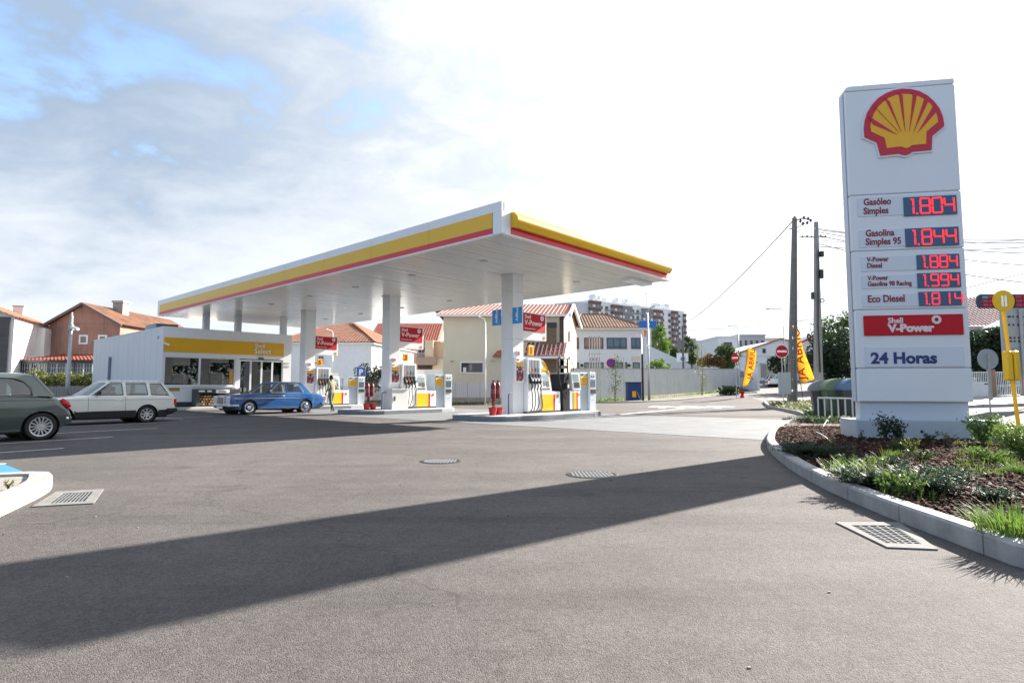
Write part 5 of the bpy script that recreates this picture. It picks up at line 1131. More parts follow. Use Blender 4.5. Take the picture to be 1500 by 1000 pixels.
# ---- cream house
CRM = mat('cream_render', (.66, .63, .50), .9, var=.05, scale=.6, streak=.04); STN = mat('brick_cladding', (.22, .155, .10), .9, var=.5, scale=9, bump=.5, bscale=26, col2=(.10, .08, .06)); STL = mat('pale_stone_cladding', (.52, .44, .34), .9, var=.3, scale=7, bump=.4, bscale=24)
Y6 = 46; x0 = X(649, Y6); t = thing('house', 'two-storey cream house with red ribbed roof, its sunlit edges painted pale, behind the nearest pumps', 'house', (x0, Y6, 0)); w_ = X(826, Y6) - x0; ez = Z(461.5, Y6); rdz = Z(448.5, 50.2) - ez
MB().prism([(0, 0), (w_, 0), (w_ + 1.9, 8.5), (0, 8.5)], 0, ez).build('wall', CRM, t)
gx = lambda y: w_ + 1.9 * y / 8.5 + .02
v = [(gx(0), 0, 0), (gx(8.5), 8.5, 0), (gx(8.5), 8.5, ez), (gx(4.2), 4.2, ez + rdz), (gx(0), 0, ez)]; MB().add(v + [(p[0] - .3, p[1], p[2]) for p in v], [(0, 1, 2, 3, 4), (9, 8, 7, 6, 5)] + [(i, (i + 1) % 5, 5 + (i + 1) % 5, 5 + i) for i in range(5)]).build('stone_gable', STL, t)
RW = ROOFR
tile_face(t, (-.5, -.5, ez - .06), (w_ + .25, -.5, ez - .06), (.9, 4.7, rdz + .12), 0, 0, RW, pitch=.33, amp=.07); tile_face(t, (-.5, 9, ez - .06), (w_ + 2.4, 9, ez - .06), (-1.2, -4.8, rdz + .12), 0, 0, RW, pitch=.33, amp=.07)
for k in range(int((w_ + .6) / .33)):
    x = -.45 + k * .33; MB().quadbar((x, -.52, ez + .02), (x + .88, 4.15, ez + rdz + .12), .06, .04).build('sunlit_rib', mat('rib_sunlit', (.62, .48, .42), .5), t)  # sunlit tile edges, painted as pale bars on the red roof
MB().box(-.5, w_ + .2, -.6, -.5, ez - .16, ez + .0).build('gutter', WHITE, t)
for a, b in (((w_ + .45, -.5, ez - .05), (w_ + 1.25, 4.2, ez + rdz + .08)), ((w_ + 1.25, 4.2, ez + rdz + .08), (w_ + 2.45, 9, ez - .1))): MB().quadbar(a, b, .18, .3).build('barge_board', WHITE, t)
f_ = lambda a, Y=Y6: X(a, Y) - x0
win(t, f_(674), f_(709), Z(547, Y6), Z(529.5, Y6), 0, 1, WHITE, DGLASS, .1)
MB().box(f_(678.5), f_(683), -.08, -.03, Z(545, Y6), Z(538, Y6)).build('paper_notice', WHITE, t)
for a in (662, 721): MB().box(f_(a) - .13, f_(a) + .13, -.12, -.01, Z(529.5, Y6), Z(528, Y6)).build('wall_lamp', GREY, t)
MB().prism([(0, Z(522, Y6)), (f_(736) - f_(722), Z(522, Y6)), (f_(736) - f_(722), Z(513, Y6)), (.35, Z(514.5, Y6))], -.8, -.01, 'y').build('porch_roof', ROOFO, t, loc=(f_(722), 0, 0))
MB().box(f_(791), f_(815), -.35, -.01, Z(545, Y6), Z(480, Y6)).build('brick_pillar', STN, t); MB().box(f_(801), f_(815.5), -.42, -.3, Z(480, Y6), Z(473, Y6)).build('dark_lintel', DARK, t)
MB().box(f_(820), f_(824.5), -.06, -.01, Z(503, Y6), Z(463, Y6)).build('dark_strip', mat('strip_brown', (.09, .075, .07), .8), t); MB().box(f_(765), f_(790), -.04, -.01, Z(501, Y6), Z(497, Y6)).build('dark_window', DGLASS, t)
tile_face(t, (f_(765), -1.6, Z(522, 44.4)), (f_(824), -1.6, Z(522, 44.4)), (.35, 1.55, Z(503, 46) - Z(522, 44.4)), 0, 0, RW, name='porch_roof', pitch=.33, amp=.07)
for k in range(10): x = f_(766) + k * .33; MB().quadbar((x, -1.6, Z(522, 44.4) + .08), (x + .33, -.1, Z(503, 46) + .06), .10, .05).build('sunlit_rib', MATS['rib_sunlit'], t)  # sunlit edges of the porch tiles, painted pale as well
MB().box(f_(765), f_(825), -1.7, -1.6, Z(525, 44.4), Z(521.5, 44.4)).build('gutter', WHITE, t)
MB().box(gx(3.1) + .0, gx(3.1) + .06, 2.7, 3.3, Z(500, 49), Z(485, 49)).build('narrow_window', WHITE, t)
# ---- white two-storey building with hip roof
Y7 = 62; x0 = X(838, Y7); t = thing('building', 'white two-storey building with dark windows and brown hipped tile roof behind the flagpoles', 'building', (x0, Y7, 0)); w_ = X(940, Y7) - x0; ez = Z(483.5, Y7); f_ = lambda a: X(a, Y7) - x0
MB().prism([(0, 0), (w_, 0), (w_ + 2.1, 9), (0, 9)], 0, ez).build('wall', WB, t); MB().prism([(-.4, -.4), (w_ + .35, -.4), (w_ + 2.4, 9.4), (-.4, 9.4)], ez, ez + .22).build('eaves', mat('eaves_cream', (.66, .60, .50), .8), t)
rz_ = Z(461.5, 66.5) - ez - .2; rl = X(852, 66.5) - x0; rr = X(888, 66.5) - x0
BT = mat('brown_tile', (.34, .19, .11), .85, var=.5, scale=1.6, col2=(.15, .10, .07))
tile_face(t, (-.4, -.4, ez + .2), (w_ + .45, -.4, ez + .2), (0, 4.9, rz_), rl + .4, w_ + .45 - rr, BT, pitch=.32)
MB().poly([(w_ + .4, -.4, ez + .2), (w_ + 2.4, 9.4, ez + .2), (rr, 4.5, ez + .2 + rz_)]).poly([(-.4, 9.4, ez + .2), (w_ + 2.4, 9.4, ez + .2), (rr, 4.5, ez + .2 + rz_), (rl, 4.5, ez + .2 + rz_)]).poly([(-.4, -.4, ez + .2), (-.4, 9.4, ez + .2), (rl, 4.5, ez + .2 + rz_)]).build('roof_back', BT, t)
MB().tube([(w_ + .4, -.4, ez + .28), (rr, 4.5, ez + rz_ + .28), (rl, 4.5, ez + rz_ + .28), (-.4, -.4, ez + .28)], .1, 6).build('ridge_tiles', BT, t)
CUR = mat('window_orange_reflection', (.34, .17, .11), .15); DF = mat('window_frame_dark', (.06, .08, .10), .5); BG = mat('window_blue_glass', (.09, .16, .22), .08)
for a, b, nx, gm in ((842, 848, 1, CUR), (856, 884, 3, CUR), (889, 918.5, 3, BG), (925, 939, 2, BG)):
    win(t, f_(a), f_(b), Z(511, Y7), Z(494.5, Y7), 0, nx, DF, gm, .09); MB().box(f_(a) + .05, f_(b) - .05, -.1, -.03, Z(508, Y7) - .02, Z(508, Y7) + .04).build('window_rail', DF, t)
for a, b, nx in ((842, 848, 1), (856, 884, 3), (897, 918.5, 3), (927, 937, 1)): win(t, f_(a), f_(b), Z(545, Y7), Z(530.5, Y7), 0, nx, DF, mat('window_pale_glass', (.22, .25, .24), .15), .09)
MB().box(f_(925), f_(937.5), -.05, -.005, Z(528, Y7), Z(521.5, Y7)).build('pale_awning_box', mat('awning_cream', (.60, .57, .46), .7), t)
for a in (852, 921): MB().cyl((f_(a), -.2, Z(535, Y7)), .16, .18, 'y', 12).build('wall_lamp', DARK, t)
t = thing('building', 'grey blue side building with a long sloping roof wall behind the street lamp', 'building', (X(943, 76), 76, 0)); f_ = lambda a: X(a, 76) - X(943, 76)
MB().prism([(0, 0), (f_(1012), 0), (f_(1012), Z(534, 76)), (f_(955), Z(508, 76)), (f_(955), Z(478, 76)), (0, Z(478, 76))], 0, 8, 'y').build('wall', mat('blue_grey_render', (.50, .54, .60), .9, var=.08), t)
# ---- apartment tower
def tower():
    o = Vector((X(863, 230), 230, 0)); e = Vector((X(1004, 265) - o.x, 35, 0)); L_ = e.length; e.normalize(); rz = math.atan2(e.y, e.x)
    t = thing('apartment_block', 'tall white apartment block with brown balcony bands on the skyline', 'apartment block', o, rz)
    WA = mat('apartment_white', (.80, .81, .82), .85, streak=.05, var=.04); BN = mat('balcony_brown', (.19, .115, .11), .85, var=.15); GB = mat('balcony_grey', (.25, .24, .26), .85)
    def s(px): r_ = ray(px, 568); k = (o.x * e.y - o.y * e.x) / (r_.x * e.y - r_.y * e.x); return (Vector((r_.x * k, r_.y * k, 0)) - o).dot(e)
    H_ = Z(439, 230); st = 2.62; n = 13
    MB().box(0, L_, 0, 16, 0, H_).build('wall', WA, t)
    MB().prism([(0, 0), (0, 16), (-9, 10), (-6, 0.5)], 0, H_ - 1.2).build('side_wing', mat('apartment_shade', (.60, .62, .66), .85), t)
    for a, b, m_, top_ in ((863, 879.5, BN, 0), (896, 910.5, BN, .6), (911, 925.5, GB, .6), (941.5, 956, GB, .6), (957, 970.5, BN, .6), (985, 993, BN, .3), (1002.5, 1005, BN, 1)):
        sa, sb = s(a), s(b)
        for k in range(n):
            z1 = H_ - .3 - top_ - k * st
            if z1 < 12: break
            MB().box(sa, sb, -1.2, .02, z1 - st * .48, z1).build('balcony_front', m_, t)
            w_ = MB().box(sa, sb, -.9, -.05, z1 - st * .98, z1 - st * .485).build('window', mat('balcony_glazing', (.34, .36, .38), .3), t)
            for j in range(4): x = sa + (sb - sa) * (j + .5) / 4; MB().box(x - (sb - sa) * .09, x + (sb - sa) * .09, -.95, -.905, z1 - st * .93, z1 - st * .55).build('pane', WHITE if (j + k + int(a)) % 3 == 0 else mat('pane_grey', (.16, .18, .20), .2), w_)
    for a in (882, 890, 929, 936, 973, 982.5, 997):
        sa = s(a)
        for k in range(n):
            z1 = H_ - 1.8 - k * st
            if z1 < 12: break
            MB().box(sa - .8, sa + .8, -.08, .02, z1 - 1.3, z1).build('window', mat('small_window', (.07, .08, .10), .2), t)
            if a in (929, 936, 890): MB().box(sa - 1.0, sa + 1.0, -1.1, -.0, z1 - 1.9, z1 - 1.35).build('balcony_front', mat('balcony_steel', (.28, .30, .33), .6), t)
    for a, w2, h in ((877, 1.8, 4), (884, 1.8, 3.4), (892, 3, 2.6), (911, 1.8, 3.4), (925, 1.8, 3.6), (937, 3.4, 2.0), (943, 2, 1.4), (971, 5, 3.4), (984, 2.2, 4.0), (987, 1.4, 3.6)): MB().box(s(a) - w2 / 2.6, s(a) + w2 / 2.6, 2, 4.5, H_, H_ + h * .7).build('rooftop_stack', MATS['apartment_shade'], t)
    MB().tube([(s(957), 3, H_), (s(957), 3, H_ + 7)], .12, 5).quadbar((s(955), 3, H_ + 6.3), (s(960), 3, H_ + 6.3), .1, .1).quadbar((s(956), 3, H_ + 5), (s(959), 3, H_ + 5), .1, .1).build('aerial', GREY, t)
tower()
def block(label, px0, px1, Y, ytop, m_, rows, cols, z0=0, depth=12, wm=None, cat='apartment block', turn=0, name='apartment_block', band=None):
    x0 = X(px0, Y); zg = gz(x0, min(Y, 100)); t = thing(name, label, cat, (x0, Y, zg), R(turn)); w_ = X(px1, Y) - x0; H_ = Z(ytop, Y) - zg; MB().box(0, w_, 0, depth, -1, H_).build('wall', m_, t); MB().box(-.1, w_ + .1, -.15, depth + .1, H_, H_ + .35).build('parapet', m_, t)
    for i in range(rows):
        z = H_ - 1.0 - i * 2.9
        if z < 1: break
        if band: MB().box(w_ * band[0], w_ * band[1], -.8, -.0, z - 2.4, z - 1.5).build('balcony_front', band[2], t)
        for j in range(cols):
            x = w_ * (j + .5) / cols; MB().box(x - w_ / cols * .22, x + w_ / cols * .22, -.06, .02, z - 1.4, z).build('window', wm or MATS['small_window'], t)
    return t
block('beige block of flats with red brown roof edge right of the tall apartment block', 1021, 1036, 200, 500, mat('flats_beige', (.62, .60, .52), .9), 8, 3); block('narrow grey brown block of flats touching the tall apartment block', 1007, 1020.5, 205, 497, mat('flats_grey', (.30, .27, .28), .9), 8, 2)
block('small grey flats with balconies left of the plain white block', 1036.5, 1047, 190, 505, mat('flats_pale', (.52, .52, .53), .9), 7, 2, band=(0, 1, MATS['balcony_grey'])); block('low grey building between the beige and the white flats', 1047, 1066, 150, 514, mat('flats_low', (.5, .51, .52), .9), 3, 3)
block('plain white windowless end of flats behind the first yellow banner', 1053, 1081, 130, 494.5, MATS['apartment_white'], 5, 1, depth=14); block('grey flats with long balconies behind the white gabled building', 1081.5, 1122, 135, 492, mat('flats_mid', (.40, .41, .43), .9), 6, 5, band=(.05, .6, MATS['balcony_steel'])); block('pale flats farthest right behind the white gabled building', 1122.5, 1150, 140, 497, mat('flats_cream', (.6, .58, .54), .9), 5, 4)
# ---- white gabled building across the street
Y8 = 86; x0 = X(1084, Y8); zg = gz(x0, Y8); t = thing('building', 'white gabled building with small square window across the street', 'building', (x0, Y8, 0)); f_ = lambda a: X(a, Y8) - x0
MB().prism([(0, 0), (f_(1200), 0), (f_(1200), Z(508, Y8)), (f_(1144), Z(497.5, Y8)), (0, Z(517, Y8))], 0, 14, 'y').build('wall', WB, t); MB().quadbar((-.2, -.1, Z(517, Y8) + .05), (f_(1144), -.1, Z(497.3, Y8) + .1), .3, .2).quadbar((f_(1144), -.1, Z(497.3, Y8) + .1), (f_(1200), -.1, Z(508, Y8) + .1), .3, .2).build('roof_edge', ROOFO, t)
win(t, f_(1117), f_(1122.5), Z(517.5, Y8), Z(510, Y8), 0, 1, GREY); MB().box(f_(1114), f_(1121.5), -.15, -.01, Z(552, Y8), Z(535, Y8)).build('door', mat('door_grey', (.30, .30, .28), .7), t); MB().box(f_(1113), f_(1123), -.5, -.01, Z(533.5, Y8), Z(532, Y8)).build('awning', GREY, t)
MB().box(f_(1104), f_(1110), -.05, -.01, Z(532, Y8), Z(529, Y8)).build('lettering_plate', GREY, t); MB().box(0, f_(1200), -.06, -.01, Z(522, Y8), Z(521.3, Y8)).build('cable_duct', GREY, t); MB().box(f_(1133), f_(1136), -.3, -.01, Z(531, Y8), Z(524, Y8)).build('meter_box', STEEL, t)
for a in (1097, 1128): MB().box(f_(a) - .6, f_(a) + .6, -.06, -.01, Z(548, Y8), Z(538, Y8)).build('window', DGLASS, t)
t = thing('house', 'small white house with red roof behind the second power pole', 'house', (X(1178, 82), 82, 0)); f_ = lambda a: X(a, 82) - X(1178, 82)
MB().prism([(0, 0), (f_(1225), 0), (f_(1225), Z(506, 82)), (f_(1196), Z(491, 82)), (0, Z(503, 82))], 0, 9, 'y').build('wall', RENDER, t); MB().quadbar((f_(1170), -.5, Z(503, 82)), (f_(1196), -.5, Z(490, 82)), .5, .25).quadbar((f_(1196), -.5, Z(490, 82)), (f_(1230), -.5, Z(506, 82)), .5, .25).build('roof', ROOFR, t)
# ---- boundary wall along the forecourt
WALLM = mat('boundary_wall_paint', (.60, .625, .65), .85, var=.10, scale=.8, streak=.22)
A_ = Vector((X(838, 50), 50, 0)); B_ = Vector((X(1082, 67), 67, 0)); t = thing('boundary_wall', 'long grey white rendered wall with drip stains beyond the forecourt', 'wall', A_, math.atan2(B_.y - A_.y, B_.x - A_.x)); L_ = (B_ - A_).length; h0, h1 = Z(540, 50), Z(540.5, 67)
n = 8
for k in range(n): a, b = L_ * k / n, L_ * (k + 1) / n; MB().prism([(a + .006, -.3), (b - .006, -.3), (b - .006, h0 + (h1 - h0) * (k + 1) / n), (a + .006, h0 + (h1 - h0) * k / n)], 0, .25, 'y').build('wall_bay', WALLM, t)
MB().add([(0, -.03, h0), (L_, -.03, h1), (L_, .28, h1), (0, .28, h0), (0, -.03, h0 + .06), (L_, -.03, h1 + .06), (L_, .28, h1 + .06), (0, .28, h0 + .06)], [(0, 3, 2, 1), (4, 5, 6, 7), (0, 1, 5, 4), (1, 2, 6, 5), (2, 3, 7, 6), (3, 0, 4, 7)]).build('coping', mat('coping_grey', (.42, .42, .41), .9, var=.3, scale=3), t)
C_ = Vector((X(1109, 64), 64, 0)); t = thing('boundary_wall', 'short brighter white end of the wall beside the first yellow banner', 'wall', B_, math.atan2(C_.y - B_.y, C_.x - B_.x)); L_ = (C_ - B_).length
MB().box(.02, L_, 0, .25, 0, Z(539, 66)).build('wall', RENDER, t); MB().box(L_ * .50, L_ * .68, -.05, -.001, Z(560, 65), Z(545, 65)).build('meter_door', mat('meter_pale', (.45, .5, .56), .5), t); MB().box(L_ * .1, L_ * .28, -.04, -.001, Z(552, 65), Z(543, 65)).build('louvre', STEEL, t)
# verge kerb
kv = structure(thing('verge_kerb', None, None)); VK = [A_ + Vector((-1, -4.5, 0)), Vector((X(905, 47), 45.0, 0)), Vector((X(1000, 53), 51, 0)), Vector((X(1075, 60), 58.5, 0)), Vector((X(1108, 60), 59.5, 0))]
kerb_stones(resample(VK, .5), kv, h=.12, w=.14, per=4)
# ---- things along the wall
def gzv(px, Y): x = X(px, Y); return x, gz(x, Y)
for k, a in enumerate((863.8, 867.6, 871.4, 875.0, 878.6)):
    x, z = gzv(a, 46); t = thing('flagpole', ('leftmost', 'second', 'middle', 'fourth', 'rightmost')[k] + ' of the five slim steel flagpoles in a row before the white building', 'flagpole', (x, 46, z), 0, 'five slim flagpoles by the wall')
    MB().tube([(0, 0, 0), (0, 0, Z(494, 46) - z)], [.045, .035], 8).build('pole', STEEL, t); MB().lathe([(0, .06), (.06, 0), (0, -.06)], 8, 'z', (0, 0, Z(493, 46) - z)).build('finial', DARK, t); MB().cyl((0, 0, 0), .1, .06, n=10).build('base', STEEL, t)
t = thing('flagpole_brace', 'flat brace with three small emblems across the slim flagpoles', 'bracket', (X(862, 45.9), 45.9, Z(518.5, 46))); w_ = X(881, 45.9) - X(862, 45.9); MB().box(0, w_, 0, .03, -.03, .03).build('bar', STEEL, t)
for k in range(3): MB().lathe([(.08, 0), (.14, 0), (.14, .02), (.08, .02), (.08, 0)], 12, 'y', (w_ * (.25 + .25 * k), 0, -.42)).build('emblem', mat('emblem_lilac', (.35, .28, .38), .5), t)
def post_sign(label, px, py, Y, r, face, base_py=None, back=False, rz=0, cat='traffic sign', off=0, name='traffic_sign'):
    x, z = gzv(px + off, Y); t = thing(name, label, cat, (x, Y, z), rz); hc = Z(py, Y) - z; MB().tube([(0, .05, 0), (0, .05, hc + r * .5)], .03, 8).build('post', STEEL, t)
    MB().lathe([(0, 0), (r, 0), (r, .03), (0, .03)], 32, 'y', (0, -.0, hc)).build('disc', face[0], t)
    return t, hc
t, hc = post_sign('round no-entry sign on a post by the near power pole', 1146, 514.5, 33, .38, (RED,)); MB().lathe([(.345, 0), (.38, 0)], 32, 'y', (0, -.003, hc)).build('white_rim', LWHITE, t); MB().box(-.27, .27, -.012, -.001, hc - .06, hc + .06).build('white_bar', LWHITE, t)
t, hc = post_sign('smaller round no-entry sign by the first yellow banner', 1077, 524, 50, .40, (RED,), rz=R(-58)); MB().box(-.29, .29, -.012, -.001, hc - .07, hc + .07).build('white_bar', LWHITE, t)
t, hc = post_sign('round blue and red no-parking sign beside the young tree', 895, 531.5, 47, .36, (RED,)); MB().lathe([(0, -.012), (.27, -.012), (.27, -.001)], 28, 'y', (0, 0, hc)).build('blue_centre', mat('sign_blue', (.06, .05, .40), .4), t); MB().quadbar((-.2, -.02, hc + .2), (.2, -.02, hc - .2), .06, .01, (0, 1, 0)).build('red_bar', RED, t)
t, hc = post_sign('grey back of a round road sign on a post behind the bus stop', 1446, 526, 24, .42, (mat('sign_back', (.36, .40, .43), .4, .5),), off=2); MB().box(-.05, .05, -.05, -.001, .5, hc + .2).build('mounting_channel', STEEL, t); MB().box(-.18, .18, -.012, -.001, hc - .1, hc - .07).box(-.14, .14, -.012, -.001, hc + .05, hc + .09).build('sticker', GREY, t)
# thin posts, cabinet, black pole, lamps
x, z = gzv(914, 47.5); tag(MB().tube([(0, 0, 0), (0, 0, Z(524, 47.5) - z)], .05, 8).build('post', STEEL, None, (x, 47.5, z)), 'thin grey post between the young tree and the blue cabinet', 'post')
x, z = gzv(915.5, 49.3); t = thing('electrical_cabinet', 'dark blue metal cabinet with yellow notice against the wall', 'cabinet', (x, 49.3, z), R(14)); MB().box(0, 1.22, -.5, 0, 0, Z(560.5, 49.3) - z).build('body', mat('cabinet_blue', (.015, .05, .20), .5, var=.15), t, bevel=.02); MB().box(-.03, 1.25, -.53, .0, Z(560.5, 49.3) - z, Z(559.3, 49.3) - z).build('lid', DARK, t)
MB().box(.38, .72, -.52, -.501, .35, .85).build('yellow_notice', YEL, t); MB().quadbar((.8, -.55, .75), (1.1, -.6, .05), .06, .04, (0, 1, 0)).build('leaning_stick', mat('stick', (.35, .30, .24), .9), t)
x, z = gzv(941, 48); tag(MB().tube([(0, 0, 0), (0, 0, Z(518, 48) - z)], [.1, .08], 8).build('utility_pole', mat('black_pole', (.04, .03, .03), .8), None, (x, 48, z)), 'short black pole beside the blue cabinet', 'pole')
t, h = lamp_post('tall steel lamp with curved head above the wall, right of the black pole', 950, 48.5, 458, .5, r=.09, up=.55, name='street_lamp'); MB().lathe([(0, .15), (.12, .1), (.14, 0), (0, -.1)], 10, 'z', (-.05, -.1, Z(507, 48.5) - gz(X(950, 48.5), 48.5))).build('camera_dome', WHITE, t)
lamp_post('white street lamp left of the nearest canopy column, before the cream house', 711, 41, 472, -.42, r=.05, up=.4, m=WHITE); lamp_post('white street lamp before the low white house, right of the far column', 487, 44, 487, -.42, r=.045, up=.25, m=WHITE)
lamp_post('slim street lamp behind the near power pole', 1150, 60, 453, -1.4, r=.06, up=.05); lamp_post('distant street lamp left of the first yellow banner', 1083, 80, 478, -1.1, r=.07, up=.05)
x, z = gzv(1001, 62); tag(MB().tube([(0, 0, 0), (0, 0, Z(477, 62) - z)], [.13, .10], 8).build('utility_pole', mat('dark_pole', (.10, .10, .10), .8), None, (x, 62, z)), 'dark slim pole standing before the apartment block', 'pole')
t = thing('advertising_panel', 'blue banner panel on a mast in front of the apartment block', 'sign', (X(951, 60), 60, 0)); MB().tube([(0, .1, 0), (0, .1, Z(470, 60))], .06).build('mast', STEEL, t); MB().box(X(937, 60) - X(951, 60), X(963, 60) - X(951, 60), -.05, .05, Z(480, 60), Z(470, 60)).build('panel', mat('panel_blue', (.02, .15, .50), .5), t, bevel=.04)
t = thing('square_sign', 'white square sign with a blue emblem above the wall', 'sign', (X(1000, 72), 72, 0)); MB().tube([(0, .1, 0), (0, .1, Z(530, 72))], .05).build('post', STEEL, t); MB().box(-.7, .7, -.04, .04, Z(529.5, 72), Z(517, 72)).build('plate', WHITE, t); MB().box(-.25, .3, -.06, -.041, Z(528, 72), Z(523, 72)).build('blue_emblem', mat('panel_blue2', (.05, .2, .55), .5), t)
t = thing('pennant', 'small orange pennant hanging beside the street lamp head', 'flag', (X(944, 60), 60, 0)); MB().tube([(0, 0, 0), (0, 0, Z(482, 60))], .03).build('pole', STEEL, t); MB().add([(.03, 0, Z(483, 60)), (.3, .02, Z(484, 60)), (.22, .05, Z(494, 60)), (.05, 0, Z(492, 60)), (.03, .01, Z(483, 60)), (.3, .03, Z(484, 60)), (.22, .06, Z(494, 60)), (.05, .01, Z(492, 60))], [(0, 1, 2, 3), (7, 6, 5, 4), (0, 4, 5, 1), (1, 5, 6, 2), (2, 6, 7, 3), (3, 7, 4, 0)]).build('cloth', mat('pennant_orange', (.7, .2, .04), .8), t)
# P sign
x, z = gzv(529, 40); t = thing('parking_sign', 'blue square parking sign with white P between the middle and far pumps', 'traffic sign', (x, 40, z)); hc = Z(545, 40) - z; MB().tube([(0, .04, 0), (0, .04, hc + .3)], .03).build('post', STEEL, t)
MB().box(-.29, .29, -.02, .01, hc - .30, hc + .34).build('blue_plate', mat('parking_blue', (.02, .13, .55), .4), t, bevel=.02); MB().box(-.31, .31, .011, .02, hc - .34, hc + .36).build('white_edge', LWHITE, t); text('P', .52, LWHITE, t, (0, -.026, hc - .17), bold=.02, align='CENTER')
# ---- feather banners
FY = clothmat('banner_yellow', (.95, .66, .13)); FRD = mat('banner_red', (.62, .03, .01), .7)
def banner(label, px0, Y, py_t, py_b, wpx, rz, bow, flip=False, letter=.5, lx=.45, mirror=False, base=True, lean=0.):
    x, z = gzv(px0, Y); t = thing('feather_banner', label, 'banner', (x, Y, z), rz, None); zt, zb2 = Z(py_t, Y) - z, Z(py_b, Y) - z; w_ = wpx / 862.65 * Y; n = 18; Lp = []; Rp = []
    for i in range(n + 1):
        q = i / n; zz = zb2 + (zt - zb2) * q; xl = bow * math.sin(q * PI / 2) * 1.0 + lean * q; k = 1 if q < .8 else math.sqrt(max(.0, 1 - ((q - .8) / .2) ** 2)) * .9 + .1
        wv = w_ * (.62 + .38 * min(1, q / .5)) * k if not flip else w_ * (1.0 - .62 * q); Lp.append((xl, zz)); Rp.append((xl + wv * (1 if k else 1), zz + (w_ * .2 if not flip else w_ * .35 * (1 - q))))
    v = []; f = []
    for d_ in (0, .012):
        for a, b in zip(Lp, Rp): v += [(a[0], d_ + .04 * math.sin(a[1] * 3), a[1]), ((a[0] + b[0]) / 2, d_ + .07 * math.sin(a[1] * 2 + 1), (a[1] + b[1]) / 2), (b[0], d_ + .05 * math.sin(b[1] * 2.3), b[1])]
    o_ = 3 * (n + 1)
    for i in range(n):
        for j in (0, 1): f += [(3 * i + j, 3 * i + j + 1, 3 * i + j + 4, 3 * i + j + 3), (o_ + 3 * i + j + 3, o_ + 3 * i + j + 4, o_ + 3 * i + j + 1, o_ + 3 * i + j)]
        f += [(3 * i, 3 * i + 3, o_ + 3 * i + 3, o_ + 3 * i), (3 * i + 2, o_ + 3 * i + 2, o_ + 3 * i + 5, 3 * i + 5)]
    f += [(0, o_, o_ + 1, 1), (1, o_ + 1, o_ + 2, 2), (3 * n, 3 * n + 1, o_ + 3 * n + 1, o_ + 3 * n), (3 * n + 1, 3 * n + 2, o_ + 3 * n + 2, o_ + 3 * n + 1)]
    MB().add(v, f).build('cloth', FY, t, smooth=True); MB().tube([(-.03 if not flip else 0.15, 0, 0)] + [(a[0] - .01, 0, a[1]) for a in Lp], .018, 6).build('pole', DARK, t)
    s_ = 'JÁ ABRIU'; L_ = (zt - zb2) * letter; tx = text(s_, L_ / 5.0, FRD, t, (lx * w_ + bow * .6, -.09, zb2 + (zt - zb2) * (.08 if flip else .19)), rot=(PI / 2, -PI / 2 + math.atan2(bow * .9 + lean, zt - zb2), 0), bold=.012, sx=1.15, spacing=1.06)
    if base: MB().lathe([(0, 0), (.22, 0), (.12, .25), (.2, .5), (.24, .55), (0, .55)], 12, 'z', (0, 0, 0)).build('weight_base', RED, t)
    return t
banner('yellow feather banner reading JÁ ABRIU at the end of the white wall', 1086, 50, 511, 566, 13.5, R(-6), .5, letter=.84, lx=.62)
banner('larger yellow banner reading JÁ ABRIU behind the near power pole', 1172, 35.5, 478, 562, 20, 0, -.28, flip=True, letter=.92, lx=.55, base=False, lean=-.1)
# ---- power poles and wires
PC = mat('pole_concrete', (.20, .195, .185), .9, var=.25, scale=3, bump=.15)
def power_pole(label, px, Y, base, top, w0, w1, holes):
    x, z = gzv(px, Y); t = thing('power_pole', label, 'power pole', (x, Y, z)); H_ = Z(top, Y) - z
    if holes:                                               # H-section pole with rungs and openings
        for s_ in (-1, 1): MB().add([(s_ * w0 / 2 - .06, -w0 * .25, 0), (s_ * w0 / 2 + .06, -w0 * .25, 0), (s_ * w0 / 2 + .06, w0 * .25, 0), (s_ * w0 / 2 - .06, w0 * .25, 0), (s_ * w1 / 2 - .04, -w1 * .25, H_), (s_ * w1 / 2 + .04, -w1 * .25, H_), (s_ * w1 / 2 + .04, w1 * .25, H_), (s_ * w1 / 2 - .04, w1 * .25, H_)], [(0, 3, 2, 1), (4, 5, 6, 7), (0, 1, 5, 4), (1, 2, 6, 5), (2, 3, 7, 6), (3, 0, 4, 7)]).build('concrete_leg', PC, t, bevel=.01)
        n = 18
        for k in range(n + 1):
            q = k / n; zz = q * H_; ww = w0 + (w1 - w0) * q; MB().box(-ww / 2 + .03, ww / 2 - .03, -ww * .12, ww * .12, zz, zz + .1).build('rung', PC, t)
            if k < n:
                z1 = (k + 1) / n * H_; zo = (zz + z1) / 2
                if k < 8: MB().box(-ww / 2 + .04, -.05, -.03, .03, zz + .1, z1).box(.05, ww / 2 - .04, -.03, .03, zz + .1, z1).box(-.05, .05, -.03, .03, zz + .1, zo - .07).box(-.05, .05, -.03, .03, zo + .09, z1).build('web_panel', PC, t)
                else: MB().box(-ww / 2 + .04, ww / 2 - .04, -.03, .03, zz + .1, z1).build('web_panel', PC, t)
    else:
        MB().add([(-w0 / 2, -w0 * .4, 0), (w0 / 2, -w0 * .4, 0), (w0 / 2, w0 * .4, 0), (-w0 / 2, w0 * .4, 0), (-w1 / 2, -w1 * .4, H_), (w1 / 2, -w1 * .4, H_), (w1 / 2, w1 * .4, H_), (-w1 / 2, w1 * .4, H_)], [(0, 3, 2, 1), (4, 5, 6, 7), (0, 1, 5, 4), (1, 2, 6, 5), (2, 3, 7, 6), (3, 0, 4, 7)]).build('shaft', mat('pole_concrete_pale', (.30, .30, .30), .9, var=.2, scale=3), t, bevel=.02)
    return t, H_, z
t, H1, z1_ = power_pole('near concrete power pole with ladder-like openings beside the no-entry sign', 1158, 34, 593, 319, .42, .18, True)
